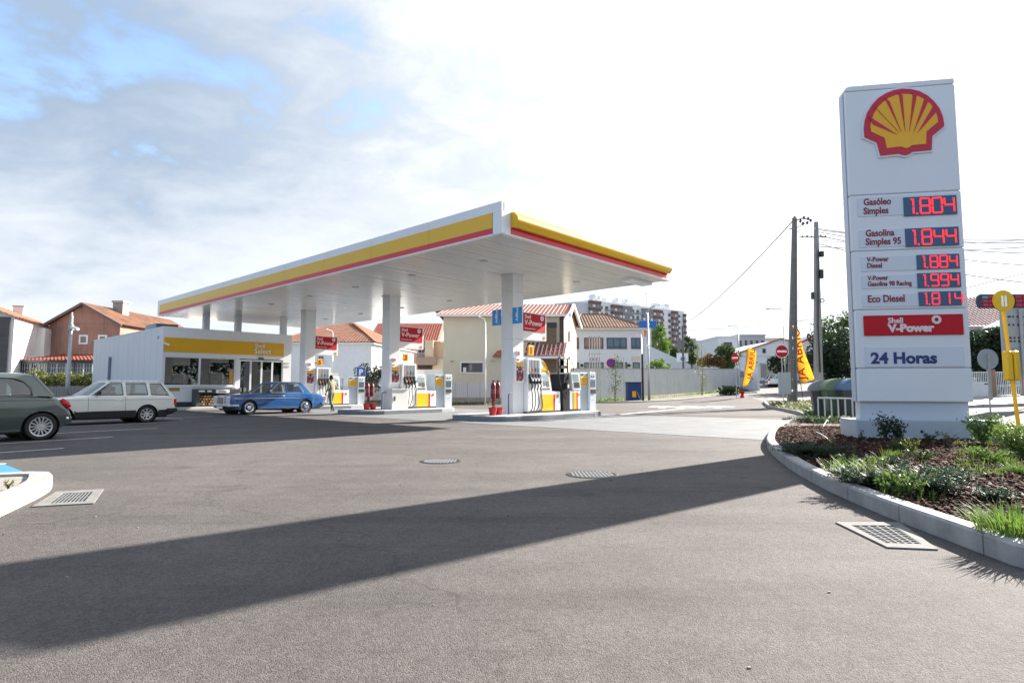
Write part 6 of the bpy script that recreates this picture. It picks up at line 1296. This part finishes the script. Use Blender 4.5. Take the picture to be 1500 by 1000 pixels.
t.rotation_euler = (0, R(2.9), 0)
for k, (dx, dz) in enumerate([(.35, -.15), (.5, -.3), (.75, -.25), (.95, -.1), (.8, .0), (.55, .05)]): MB().lathe([(0, .1), (.05, .08), (.07, 0), (.05, -.08), (0, -.1)], 8, 'z', (dx, 0, H1 + dz)).build('insulator', DARK, t)
MB().tube([(0, 0, H1 - .2), (.4, 0, H1 + .0), (.9, 0, H1 - .05)], .03, 6).tube([(.1, 0, H1 - .6), (.5, 0, H1 - .35), (.85, 0, H1 - .2)], .02, 5).build('bracket', DARK, t); MB().tube([(-.3, 0, H1 - .65), (0, 0, H1 - .62)], .04).build('bracket', STEEL, t)
t, H2, z2_ = power_pole('farther pale concrete power pole with hanging boxes, left of the price sign', 1197, 38, 600, 325, .50, .22, False)
t.rotation_euler = (0, R(1.5), 0)
for px, py, w_, h_ in ((1205, 373, 5, 8), (1204, 402, 5, 13), (1191, 434, 3, 10)): MB().box(X(px, 38) - X(1197, 38) - .13 - w_ * .022, X(px, 38) - X(1197, 38) - .13 + w_ * .022, -.3, -.1, Z(py, 38) - z2_ - h_ * .022, Z(py, 38) - z2_ + h_ * .022).build('hanging_box', DARK, t)
MB().tube([(.0, -.25, 2), (-.1, -.26, 5), (-.05, -.24, 7), (.0, -.25, 10)], .05, 6).build('cable', DARK, t)
MB().tube([(.2 + .12 * math.cos(a), -.25, Z(441, 38) - z2_ + .12 * math.sin(a)) for a in np.linspace(0, 2 * PI, 14)], .03, 5).build('cable_coil', DARK, t)
for dx, dz in ((-.9, -.2), (-.6, -.15), (-.3, -.2), (.3, -.1), (.6, -.15)): MB().lathe([(0, .07), (.05, .04), (.05, -.04), (0, -.07)], 8, 'z', (dx, 0, H2 + dz - .8)).build('insulator', DARK, t)
MB().tube([(-1.1, 0, H2 - 1.05), (.7, 0, H2 - 1.0)], .03, 6).build('bracket', DARK, t)
def wire(a, b, sag, label, r=.028, grp='overhead wires'):
    a, b = Vector(a), Vector(b); o = a.copy(); tag(MB().tube([a.lerp(b, k / 24) - o - Vector((0, 0, sag * 4 * (k / 24) * (1 - k / 24))) for k in range(25)], r, 4).build('overhead_wire', mat('wire', (.03, .03, .035), .6), None, o), label, 'wire', grp)
P1 = at(1163, 322, 34); P2 = at(1197, 333, 38)
wire(P1, at(1010, 470, 90), .5, 'thin wire running down left from the near power pole to the far houses'); wire(at(951, 480, 62), at(1520, 395, 30), 1.2, 'long sagging wire crossing behind both power poles', .016)
wire(P1 + Vector((.3, 0, -.1)), P2, .25, 'short wire joining the two power poles, upper', .016); wire(P1 + Vector((.1, 0, -.6)), P2 + Vector((-.6, 0, -.3)), .2, 'short wire joining the two power poles, lower', .016)
for k, (py, b, lab) in enumerate([(335, (1560, 355), 'topmost wire running right from the farther power pole'), (337, (1560, 349), 'second wire running right from the farther power pole'), (352, (1560, 346), 'dark wire passing behind the price digits to the right'), (361, (1560, 357), 'lowest wire running right from the farther power pole'), (340, (1560, 372), 'wire drooping right behind the price sign'), (345, (1560, 392), 'faint wire slanting down right past the price sign'), (357, (1560, 420), 'steep faint wire right of the price sign')]): wire(at(1199, py, 38), at(b[0], b[1], 34), .35, lab, .014 if k in (2,) else .022)
wire(at(1405, 292, 30), at(1540, 262, 24), .1, 'pale wire high right of the price sign', .006); wire(at(1212, 470, 60), at(1120, 466, 75), .2, 'faint wire low between the lamp and poles', .022)
t = thing('power_pole', 'small distant wooden power pole above the trees left of the price sign', 'power pole', (X(1238, 90), 90, gz(X(1238, 90), 90))); zz = Z(470, 90) - t.location.z; MB().tube([(0, 0, 0), (0, 0, zz)], .12).build('shaft', BARK, t); MB().box(-.8, .8, -.06, .06, zz - .7, zz - .55).build('crossarm', BARK, t)
# white equipment box behind the no entry sign
x, z = gzv(1150.5, 32.5); t = thing('notice_board', 'blank pale grey board on a post below the no-entry sign', 'board', (x, 32.6, z)); MB().box(-.38, .30, -.03, .03, Z(577, 32.5) - z, Z(545, 32.5) - z).build('board', mat('board_pale', (.42, .45, .46), .6), t); MB().tube([(0.1, .05, 0), (0.1, .05, 1.9)], .03).build('post', STEEL, t)
# ---- bins and railing
def wheelie(label, px, Y, w_, d_, h_, m_, lid, rz, dark):
    x, z = gzv(px, Y); t = thing('waste_container', label, 'waste bin', (x, Y, z), rz, 'large bins behind the railing'); MB().add([(-w_ / 2 * .86, -d_ / 2 * .8, .15), (w_ / 2 * .86, -d_ / 2 * .8, .15), (w_ / 2 * .86, d_ / 2 * .8, .15), (-w_ / 2 * .86, d_ / 2 * .8, .15), (-w_ / 2, -d_ / 2, h_), (w_ / 2, -d_ / 2, h_), (w_ / 2, d_ / 2, h_), (-w_ / 2, d_ / 2, h_)], [(0, 3, 2, 1), (4, 5, 6, 7), (0, 1, 5, 4), (1, 2, 6, 5), (2, 3, 7, 6), (3, 0, 4, 7)]).build('body', m_, t, bevel=.03)
    pr = [(math.cos(a) * (d_ / 2 + .06), h_ + math.sin(a) * .42) for a in np.linspace(0, PI, 12)]; n = 9                       # ribbed dome lid
    l = MB().prism(pr, -w_ / 2, w_ / 2, 'x').build('lid', lid, t)
    for k in range(n): xx = -w_ / 2 + w_ * (k + .5) / n; MB().prism([(p[0] * 1.03, h_ + (p[1] - h_) * 1.04) for p in pr], xx - w_ / n * .28, xx + w_ / n * .28, 'x').build('lid_rib', lid, l)
    for a in (-1, 1):
        for b in (-1, 1): MB().cyl((a * w_ * .36, b * d_ * .33 - .03, .08), .08, .06, 'y', 10).build('castor', BLACK, t)
BG1 = mat('bin_green', (.055, .10, .06), .5, var=.1); LG1 = mat('lid_green', (.13, .20, .12), .45, var=.1); LGR = mat('lid_grey', (.17, .20, .21), .45); LBL = mat('lid_blue', (.10, .18, .30), .4); BD = mat('bin_dark', (.05, .055, .06), .5)
wheelie('dark grey dome-lidded waste container, leftmost behind the white railing', 1207, 23.5, .95, 1.05, 1.05, BD, LGR, R(68), 0); wheelie('green dome-lidded waste container behind the white railing', 1226, 22.3, .95, 1.0, 1.08, BG1, LG1, R(75), 0); wheelie('dark waste container with blue grey lid, nearest the price sign', 1248, 21.6, .95, 1.0, 1.08, BD, LBL, R(80), 0)
t = thing('railing', 'low white tube railing in front of the waste containers', 'railing', (X(1196, 20), 20, .1)); dx = X(1268, 18.2) - X(1196, 20); 
a_, b_ = Vector((0, 0, .72)), Vector((dx, -1.8, .72)); MB().tube([a_, b_], .028, 8).build('top_rail', mat('rail_paint', (.45, .46, .47), .5), t)
for k in range(8): p = a_.lerp(b_, k / 7); MB().tube([(p.x, p.y, -.02), tuple(p)], .025, 8).build('upright', MATS['rail_paint'], t)
# ---- bus stop
x, z = X(1487, 14.2), .0; t = thing('bus_stop', 'leaning yellow bus stop pole with round top, route panels and timetable case', 'bus stop', (x, 14.2, z)); q = at(1466, 430, 14.2); lx_ = q.x - x; hz_ = q.z
MB().tube([(0, 0, 0), (lx_, 0, hz_)], .042, 10).build('pole', YEL, t); BYL = mat('bus_yellow', (.62, .40, .012), .4)
cx, cz = at(1468, 441, 14.2).x - x, at(1468, 441, 14.2).z; MB().lathe([(0, -.05), (.26, -.05), (.26, -.02), (0, -.02)], 28, 'y', (cx, 0, cz)).build('round_disc', BYL, t); MB().box(cx - .06, cx - .02, -.07, -.051, cz - .14, cz + .12).box(cx + .02, cx + .06, -.07, -.051, cz - .14, cz + .12).build('white_clip', LWHITE, t)
pa = at(1431, 441, 14.2).x - x; pb = at(1530, 441, 14.2).x - x; pnl = MB().prism([(pa + .1, cz - .17), (pb, cz - .17), (pb, cz + .17), (pa + .1, cz + .17), (pa + .03, cz + .12), (pa, cz), (pa + .03, cz - .12)], .0, .05, 'y').build('route_panel', mat('panel_dark', (.03, .035, .07), .4), t)
for i, xx in enumerate((pa + .14, pa + .29, cx + .32, cx + .50, cx + .68)):
    for j in range(3):
        if i == 0 and j == 2: MB().box(xx, xx + .13, -.012, -.001, cz + .07, cz + .12).build('route_strip', mat('strip_cyan', (.05, .35, .42), .4), pnl)
        else: MB().box(xx, xx + (.13 if i < 2 else .16), -.012, -.001, cz - .13 + j * .1, cz - .06 + j * .1).build('route_strip', mat('strip_red', (.42, .02, .05), .4), pnl)
ca = at(1481, 535, 14.2); MB().box(ca.x - x - .17, ca.x - x - .02, -.1, .06, at(1481, 557, 14.2).z, at(1481, 514, 14.2).z).box(ca.x - x + .02, ca.x - x + .15, -.1, .06, at(1481, 557, 14.2).z, at(1481, 514, 14.2).z).build('timetable_case', BYL, t, bevel=.03)
# info panel behind it
t = thing('information_board', 'large pale information board with faint black lettering behind the bus stop', 'sign', (X(1470, 26), 26, gz(X(1470, 26), 26))); zz = t.location.z; w_ = X(1530, 26) - X(1470, 26)
MB().box(0, w_, 0, .06, Z(551, 26) - zz, Z(449, 26) - zz).build('board', mat('board_offwhite', (.42, .43, .42), .6, var=.1, scale=3), t)
for k, (py, n_) in enumerate(((464, 5), (476, 5), (495, 4), (500, 4))):
    for j in range(n_): MB().box(.12 + j * .2, .12 + j * .2 + rnd.uniform(.06, .14), -.01, -.001, Z(py, 26) - zz - .03, Z(py, 26) - zz + .05).build('faint_letter', DARK, t)
for j in range(4):
    for i in range(4): MB().box(.15 + i * .2, .29 + i * .2, -.01, -.001, Z(528, 26) - zz + j * .16, Z(528, 26) - zz + j * .16 + .09).build('small_print', GREY, t)
MB().tube([(X(1497, 26) - X(1470, 26), -.1, 0), (X(1497, 26) - X(1470, 26), -.1, Z(440, 26) - zz)], .07).build('post', STEEL, t)
# ---- house, tree, gate at the right edge
t = thing('house', 'white house with pinkish ribbed tile roof and gable painted in grey blue shade at the right edge', 'house', (X(1400, 52), 52, 0)); f_ = lambda a: X(a, 52) - X(1400, 52)
MB().box(0, f_(1600), 0, 9, 0, Z(478, 52)).build('wall', RENDER, t); tile_face(t, (-.4, -.5, Z(478, 51.5)), (f_(1620), -.5, Z(478, 51.5)), (0, 5, Z(436, 56) - Z(478, 51.5)), 0, 0, mat('pink_tile', (.44, .27, .25), .8, var=.3, scale=2), pitch=.36, amp=.09)
MB().prism([(f_(1428), Z(476, 48)), (f_(1560), Z(476, 48)), (f_(1560), Z(425, 48)), (f_(1500), Z(443, 48))], -4, -.6, 'y').build('porch_gable', mat('gable_shade', (.22, .25, .31), .8), t); MB().box(f_(1445), f_(1600), -3.6, -.01, 0, Z(477, 48)).build('porch_wall', WB, t)  # bluish shadow on the gable is put into its colour
make_tree('tree', 'dark bushy broadleaf tree in the garden right of the price sign', X(1450, 40), 40, 4.75, 1.6, .9, LD, 70, 120, .13, .13, limbs=8)
t = thing('garden_fence', 'white barred garden gate and railings with brick pillars at the right edge', 'fence', (X(1400, 38), 38, gz(X(1400, 38), 38) + .13)); zz = t.location.z; f_ = lambda a: X(a, 38) - X(1400, 38)
MB().box(0, f_(1450), 0, .2, 0, Z(559, 38) - zz).build('low_wall', RENDER, t); MB().box(f_(1440), f_(1445), -.02, -.001, Z(563, 38) - zz, Z(562, 38) - zz + .03).build('letter_slot', DARK, t)
for a in (1450, 1497): MB().box(f_(a), f_(a) + .28, -.06, .3, 0, Z(541, 38) - zz).build('brick_pillar', mat('pillar_brick', (.36, .22, .14), .9, var=.3, scale=12), t)
k = 0
for a in np.arange(1402, 1449, 2.6): MB().box(f_(a), f_(a) + .03, .08, .11, Z(559, 38) - zz, Z(544, 38) - zz).build('railing_bar', WHITE, t)
for a in np.arange(1457, 1497, 2.6): MB().box(f_(a), f_(a) + .03, .08, .11, .05, Z(544, 38) - zz).build('gate_bar', WHITE, t)
for a, b, zt in ((1400, 1450, Z(545, 38) - zz), (1457, 1497, Z(545, 38) - zz), (1457, 1497, .1), (1457, 1497, .75)): MB().box(f_(a), f_(b), .07, .12, zt - .03, zt + .02).build('cross_rail', WHITE, t)
hedge('bright green garden shrubs behind the barred gate', X(1405, 41), X(1510, 41), 40.5, 42, .1, 1.5, LB, 3500, .08)
# ---- trees in the background
make_tree('tree', 'dense dark green tree behind the waste containers', X(1222, 56), 56, 6.0, 2.6, 1.0, LD, 60, 110, .17, .2, limbs=8); make_tree('tree', 'lighter green tree just left of the price sign', X(1243, 62), 62, 7.6, 2.9, 2.2, LG, 60, 110, .17, .18, limbs=8); make_tree('tree', 'rounded dark shrub tree behind the near power pole', X(1146, 76), 76, 4.4, 1.6, .4, LD, 30, 90, .15, .1)
make_tree('tree', 'large yellow green tree before the apartment block', X(963, 88), 88, 8.6, 1.8, 2.2, LB, 50, 90, .20, .2, limbs=8); make_tree('tree', 'dark green tree right of the yellow green one, below the apartments', X(981, 92), 92, 6.6, 1.4, 1.5, LG, 34, 80, .18, .15); make_tree('tree', 'dark tree below the right end of the apartment block', X(1011, 110), 110, 8.0, 1.4, 2, LG, 30, 80, .2, .15)
make_tree('bush', 'green round bush rising above the stained wall', X(966, 66), 66, 3.7, 1.2, 1.5, LB, 40, 90, .12, .1, cat='bush'); make_tree('bush', 'green bush above the wall left of the first no-entry sign', X(1064, 72), 72, 5.0, 1.4, 2.0, LG, 40, 90, .14, .1, cat='bush')
hedge('red and green autumn creeper above the boundary wall', X(1025, 71), X(1060, 71), 70, 72, 2.6, 4.3, LR, 3500, .13)
def young_tree(label, px, Y, top, n=9):
    x, z = gzv(px, Y); t = thing('young_tree', label, 'tree', (x, Y, z)); h = Z(top, Y) - z; MB().tube([(0, 0, 0), (.03, 0, h * .5), (0, 0, h)], [.03, .02, .008], 6).build('trunk', BARK, t); MB().box(-.12, -.06, -.03, .03, 0, 1.3).build('stake', mat('stake_wood', (.28, .24, .18), .9), t); P = []
    for k in range(n): zc = h * (.25 + .75 * k / n); P.append(nrg.normal(size=(70, 3)) * [.22, .22, .16] + [nrg.uniform(-.25, .25), 0, zc])
    quads('crown', leaves(np.concatenate(P), .06), LY if n < 9 else LG, t)
young_tree('thin young tree with sparse leaves left of the blue cabinet', 901, 47, 518, 9); young_tree('thin young tree with yellowing leaves before the middle of the wall', 1028, 56, 502, 8)
make_tree('olive_tree', 'small olive tree behind the parking sign and fire point', X(541, 43), 43, 2.9, 1.1, .9, LP_, 30, 60, .09, .05, limbs=10)
# ================================================================ PLANTS AND BARK IN THE BED
def chips(n, label=None):
    pts = []
    while len(pts) < n:
        x, y = rnd.uniform(3.0, 14), rnd.uniform(2.2, 16) if rnd.random() < .93 else rnd.uniform(16, 30)
        if rnd.random() > 1.2 - y / 20: continue
        if inpoly(x, y, BEDP): pts.append((x, y, .108 + rnd.random() * .035))
    P = np.array(pts); m = len(P); a = nrg.uniform(0, 6.28, m); t1 = nrg.normal(0, .35, m); t2 = nrg.normal(0, .35, m); L_ = nrg.uniform(.009, .027, m) * (1 + P[:, 1] * .04); Wd = L_ * nrg.uniform(.35, .8, m); T = nrg.uniform(.003, .008, m)
    ux = np.stack([np.cos(a), np.sin(a), t1], 1); uy = np.stack([-np.sin(a), np.cos(a), t2], 1); uz = np.cross(ux, uy); uz /= np.linalg.norm(uz, axis=1)[:, None]
    ux *= L_[:, None]; uy *= Wd[:, None]; uz *= T[:, None]; cs = []
    for sx, sy, sz in ((-1, -1, -1), (1, -1, -1), (1, 1, -1), (-1, 1, -1), (-.8, -.7, 1), (.9, -.8, 1), (.8, .9, 1), (-1, .8, 1)): cs.append(P + ux * sx + uy * sy + uz * sz)
    V = np.stack(cs, 1).reshape(-1, 3).astype(np.float32); F = np.array([(4, 5, 6, 7), (0, 1, 5, 4), (1, 2, 6, 5), (2, 3, 7, 6), (3, 0, 4, 7)]); F = (F[None] + (np.arange(m) * 8)[:, None, None]).reshape(-1).astype(np.int32); nf = len(F) // 4
    me = bpy.data.meshes.new('bark_mulch'); me.vertices.add(m * 8); me.vertices.foreach_set('co', V.ravel()); me.loops.add(nf * 4); me.loops.foreach_set('vertex_index', F); me.polygons.add(nf); me.polygons.foreach_set('loop_start', np.arange(0, nf * 4, 4, dtype=np.int32)); me.update(calc_edges=True)
    me.materials.append(islandmat('bark_chips', [(.034, .014, .010), (.058, .025, .016), (.020, .010, .008), (.080, .040, .025), (.040, .016, .011), (.13, .085, .062), (.026, .013, .010), (.066, .023, .014), (.034, .015, .010), (.048, .020, .013)], .95, .12)); o = bpy.data.objects.new('bark_mulch', me); C.objects.link(o); o['kind'] = 'stuff'
chips(40000)
BEDZ = .11
def grass_quads(n, r, h0, h1, w_, lean, cx=0, cy=0):
    Q = []
    for _ in range(n):
        a = rnd.uniform(0, 2 * PI); d = rnd.random() ** .5 * r; bx, by = cx + d * math.cos(a), cy + d * math.sin(a); h = rnd.uniform(h0, h1); a2 = a + rnd.uniform(-.8, .8); ln = rnd.uniform(.2, 1) * lean * h; wx, wy = -math.sin(a2) * w_, math.cos(a2) * w_; p = (bx, by, 0); k = 4
        for i in range(k):
            t0, t1 = i / k, (i + 1) / k; f = lambda t: (bx + math.cos(a2) * ln * t * t, by + math.sin(a2) * ln * t * t, h * (t - .25 * lean * t * t)); A, B_ = f(t0), f(t1); w0, w1 = (1 - t0) ** .6, (1 - t1) ** .6
            Q.append([(A[0] - wx * w0, A[1] - wy * w0, A[2]), (A[0] + wx * w0, A[1] + wy * w0, A[2]), (B_[0] + wx * w1, B_[1] + wy * w1, B_[2]), (B_[0] - wx * w1, B_[1] - wy * w1, B_[2])])
    return Q
def plant(name, label, px, py, cat='plant'): p = gp(px, py, BEDZ); return thing(name, label, cat, (p.x, p.y, BEDZ))
def grass_clump(label, px, py, r, h, n, m=None):
    t = plant('grass_clump', label, px, py, 'grass'); quads('blades', grass_quads(n, r, h * .5, h, .006, .7), m or LB, t)
def juniper(label, px, py, r, h, n, m=None):
    t = plant('juniper', label, px, py, 'shrub'); Q = []; mb = MB()
    for _ in range(n):
        a = rnd.uniform(0, 2 * PI); L_ = r * rnd.uniform(.45, 1.05); e = rnd.uniform(.05, 1.0) * h / L_; P = [Vector((math.cos(a) * L_ * t_, math.sin(a) * L_ * t_, .02 + L_ * e * (t_ - .35 * t_ * t_))) for t_ in (0, .33, .66, 1)]
        mb.tube(P, [.006, .005, .004, .002], 4)
        for _k in range(26):
            t_ = rnd.uniform(.2, 1.); i = min(2, int(t_ * 3)); q = P[i].lerp(P[i + 1], t_ * 3 - i); dr = (Vector((math.cos(a), math.sin(a), .25)) * .9 + Vector((rnd.uniform(-1, 1), rnd.uniform(-1, 1), rnd.uniform(-.3, 1)))).normalized() * rnd.uniform(.03, .075); s_ = dr.cross(Vector((0, 0, 1))).normalized() * .007
            Q.append([q - s_, q + s_, q + dr + s_ * .4, q + dr - s_ * .4])
            for _j in range(3): u = rnd.uniform(.2, 1); q2 = q + dr * u; d2 = Vector((rnd.uniform(-1, 1), rnd.uniform(-1, 1), rnd.uniform(-.2, 1))).normalized() * .024; Q.append([q2 - s_ * .6, q2 + s_ * .6, q2 + d2 + s_ * .2, q2 + d2 - s_ * .2])
    mb.build('stems', BARK, t); quads('foliage', [[tuple(v) for v in q] for q in Q], m or LJ, t)
def shrub(label, px, py, r, h, n, m, ls=.03, ns=9, name='shrub', up=1.):
    t = plant(name, label, px, py, 'shrub'); mb = MB(); P = []
    for _ in range(ns):
        a = rnd.uniform(0, 2 * PI); hh = h * rnd.uniform(.65, 1); e = Vector((math.cos(a) * r * rnd.uniform(.3, 1), math.sin(a) * r * rnd.uniform(.3, 1), hh)); mid = Vector((e.x * .35, e.y * .35, hh * .5)); mb.tube([(0, 0, 0), mid, e], [.008, .006, .002], 5)
        for _k in range(n // ns): t_ = rnd.uniform(.25, 1); q = (mid * (t_ * 2) if t_ < .5 else mid.lerp(e, t_ * 2 - 1)); P.append(tuple(q + Vector((rnd.gauss(0, .035), rnd.gauss(0, .035), rnd.gauss(0, .03))) * (h / .45)))
    mb.build('stems', BARK, t); quads('foliage', leaves(np.array(P), ls, .45), m, t)
juniper('dark spreading juniper near the left tip of the planting bed', 1190, 668, .62, .26, 120); juniper('low grey green juniper on the bark at the middle of the kerb', 1272, 712, .42, .26, 90); juniper('large feathery juniper, right of the grassy clumps near the drain', 1345, 722, .52, .30, 120); juniper('juniper sprawling toward the open bark below the hours plate', 1385, 700, .32, .13, 34)
juniper('juniper partly hidden behind the grassy clumps', 1300, 690, .36, .24, 60); juniper('small sprig of juniper alone on the bark at right', 1460, 735, .18, .12, 18); juniper('low juniper at the foot of the white railing', 1215, 612, 1.0, .35, 110); juniper('low juniper beside the railing, toward the notch in the kerb', 1188, 618, .8, .22, 80)
shrub('upright dark green laurel shrub against the left half of the plinth', 1297, 647, .17, .62, 420, LD, .032, 8); shrub('second laurel shrub, slightly shorter, right beside the first', 1316, 648, .15, .52, 360, LD, .032, 7); shrub('small yellowish shrub in front of the plinth', 1334, 668, .14, .28, 320, LY, .02, 10)
shrub('low sparse dark sprig at the left of the plinth', 1264, 648, .05, .28, 60, LD, .022, 3); shrub('short dark leafy sprigs along the middle of the plinth', 1362, 650, .22, .24, 160, LD, .025, 7); shrub('pale weedy sprigs right of the yellowish shrub', 1392, 655, .2, .3, 160, LY, .02, 7)
shrub('bushy bright green shrub at the right end of the plinth', 1440, 652, .34, .58, 1700, LB, .026, 24); shrub('bright green shrub farther right, at the foot of the bus stop', 1478, 654, .40, .42, 1500, LB, .028, 24); shrub('feathery bright weeds at the right edge of the bed', 1497, 672, .45, .52, 2000, LB, .024, 20); shrub('dark shrubs between the plinth and the bus stop pole', 1465, 642, .3, .35, 500, LG, .028, 14)
grass_clump('bright grass tuft near the kerb, leftmost by the first juniper', 1222, 694, .13, .28, 46); grass_clump('long arching grass tuft on the left of the middle juniper', 1250, 704, .16, .36, 60); grass_clump('yellow green grass tuft rising through the middle juniper', 1290, 712, .14, .40, 60, LY); grass_clump('grass tuft overhanging the kerb above the drain', 1312, 722, .16, .32, 70); grass_clump('short dense dark grass tuft before the laurel shrubs', 1322, 660, .16, .28, 240, LG)
grass_clump('round bright grass tuft just in front of the dark one', 1308, 670, .13, .17, 180); grass_clump('single tall blades of grass beside the laurel', 1296, 682, .05, .38, 10, LY); grass_clump('grass tuft at the right of the feathery juniper', 1362, 716, .06, .30, 14, LY); grass_clump('wide clump of bright grass leaning over the kerb at the right edge', 1492, 788, .24, .30, 360); grass_clump('round bright tuft at the right edge of the bark', 1496, 695, .14, .18, 240)
grass_clump('small green tuft below the bright shrubs', 1472, 682, .12, .18, 200, LB); grass_clump('thin grass sprigs near the right part of the kerb', 1430, 765, .14, .14, 40); grass_clump('sparse grass on the soil by the left kerb corner tip', 1215, 652, .1, .16, 30)
shrub('low bright weedy mound among the junipers near the kerb', 1268, 700, .30, .24, 700, LB, .022, 16, up=.5); shrub('green weedy mound left of the yellow green grass', 1240, 690, .24, .20, 420, LG, .022, 12); shrub('green weeds spilling over the kerb above the drain', 1325, 728, .26, .24, 600, LB, .022, 14); shrub('loose green weeds between the dark grass tuft and the bare bark', 1352, 676, .26, .18, 320, LG, .02, 10)
shrub('light green creeping weeds below the bright shrubs', 1450, 680, .34, .22, 800, LB, .022, 16)
# shrubs on the left corner bed
shrub('tiny weed on the pale corner bed at the left edge', 12, 716, .1, .1, 60, LY, .015, 5)
# irrigation hose
a = [gp(*p, .13) for p in ((1195, 632), (1205, 639), (1216, 646), (1223, 655), (1222, 660))]; tag(MB().tube(resample([p - a[0] + Vector((0, 0, .03 * math.sin(i * 1.5))) for i, p in enumerate(a)], .05), .009, 6).build('irrigation_hose', mat('hose_white', (.62, .60, .55), .5), None, a[0]), 'white loose irrigation hose on the bark near the tip of the bed', 'hose')
a = [gp(*p, .13) for p in ((1206, 624), (1212, 617), (1218, 612))]; tag(MB().tube([p - a[0] + Vector((0, 0, .06 * i)) for i, p in enumerate(a)], .009, 6).build('irrigation_hose', MATS['hose_white'], None, a[0]), 'short white hose end sticking up beside the plinth', 'hose')
a = [gp(*p, .125) for p in ((1405, 718), (1425, 721), (1447, 728), (1460, 732))]; tag(MB().tube([p - a[0] for p in a], .007, 6).build('irrigation_hose', BLACK, None, a[0]), 'thin black drip hose lying on the bark at right', 'hose')
# ground cover: stuff
def cover(name, pts, h0, h1, m, w_=.012, n=3, lean=.5):
    Q = []
    for x, y in pts:
        z = gz(x, y)
        for q in grass_quads(n, .10, h0, h1, w_, lean): Q.append([(v[0] + x, v[1] + y, v[2] + z + .02) for v in q])
    return tag(quads(name, Q, m), kind='stuff')
pt = []
while len(pt) < 2600:
    k = rnd.random(); p = A_.lerp(B_, k); q = Vector((p.x, p.y - rnd.uniform(.1, 2.6 + 1.5 * (1 - k)), 0)); pt.append((q.x, q.y))
cover('verge_grass', pt, .08, .32, LB, .03, 3); structure(MB().add([(A_.x - 1, A_.y - 4.2, .02), (X(905, 47), 45.3, .03), (X(1000, 53), 51.3, gz(X(1000, 53), 51.3) + .05), (X(1075, 60), 58.8, gz(X(1075, 60), 58.8) + .05), (B_.x, B_.y, gz(B_.x, B_.y) + .05), (A_.x, A_.y, .03)], [(0, 1, 2, 3, 4, 5)]).build('verge_soil', mat('verge_earth', (.16, .14, .09), .95, var=.4, scale=2)))
pt = [(X(rnd.uniform(560, 760), 41.5), rnd.uniform(40.8, 42.9)) for _ in range(500)] + [(X(rnd.uniform(440, 560), 48), rnd.uniform(47.4, 49.6)) for _ in range(300)]; cover('fence_weeds', pt, .06, .25, LY, .025, 3)
pt = []
while len(pt) < 5200:
    x, y = rnd.uniform(9.0, 20), rnd.uniform(17.5, 36.5)
    if inpoly(x, y, BEDP): pt.append((x, y))
cover('ground_cover', pt, .10, .34, LG, .022, 4, .8)
pt = []
while len(pt) < 900:
    x, y = rnd.uniform(13, 20), rnd.uniform(27, 36.8)
    if inpoly(x, y, BEDP): pt.append((x, y))
cover('pale_ground_cover', pt, .25, .5, LY, .03, 4, .9)
hedge('leafy low bush at the wall foot beside the first yellow banner', X(1050, 57), X(1075, 57), 55.5, 57, .0, .9, LD, 900, .14, name='bush')
# tyre debris: small pebbles and litter on the asphalt
def litter():
    mb = MB()
    for _ in range(34):
        x, y = rnd.uniform(-4, 4), rnd.uniform(2.2, 11)
        if inpoly(x, y, BEDP): continue
        s_ = rnd.uniform(.003, .008); mb.box(x - s_, x + s_, y - s_ * .7, y + s_ * .7, .0, s_)
    tag(mb.build('loose_grit', mat('grit', (.26, .25, .23), .9)), kind='stuff')
litter()

# dense roadside trees out of frame to the right: the shop glass mirrors them
P = []; rg = np.random.default_rng(11)
for k in range(60):
    t_ = rg.uniform(0, 1); c_ = np.array([42 + rg.uniform(-3, 3) - 12 * t_, 30 - 62 * t_, rg.uniform(1.5, 6.5)]); q = rg.normal(size=(260, 3)); P.append(c_ + q * np.array([1.5, 1.5, 1.1]))
tag(quads('roadside_wood', leaves(np.concatenate(P), .30), LD), kind='stuff')

pt = []
while len(pt) < 420:
    k = rnd.random(); q = gp(rnd.uniform(1400, 1500), rnd.uniform(648, 700), BEDZ) if k < .6 else gp(rnd.uniform(1225, 1380), rnd.uniform(682, 735), BEDZ)
    if inpoly(q.x, q.y, BEDP): pt.append((q.x, q.y))
Q = []
for x, y in pt:
    for q in grass_quads(3, .05, .04, .15, .004, .7): Q.append([(v[0] + x, v[1] + y, v[2] + BEDZ) for v in q])
tag(quads('bed_weeds', Q, LB), kind='stuff')

# dry leaves and bark bits along the kerb and drains
pt = []
for q in KC[18:60]:
    for _ in range(3): pt.append((q.x - abs(rnd.gauss(0, .10)), q.y - rnd.uniform(-.1, .12), .006))
for _ in range(60): pt.append((rnd.uniform(-4.5, 3), rnd.uniform(3, 14), .006))
tag(quads('dry_leaves', [[tuple(v) for v in q] for q in leaves(np.array([p for p in pt if not inpoly(p[0], p[1], BEDP)]), .011, .6) * [1, 1, .5] + [0, 0, .004]], islandmat('dry_leaf', [(.16, .09, .04), (.08, .045, .03), (.20, .13, .06), (.05, .03, .02)], .9, .1)), kind='stuff')
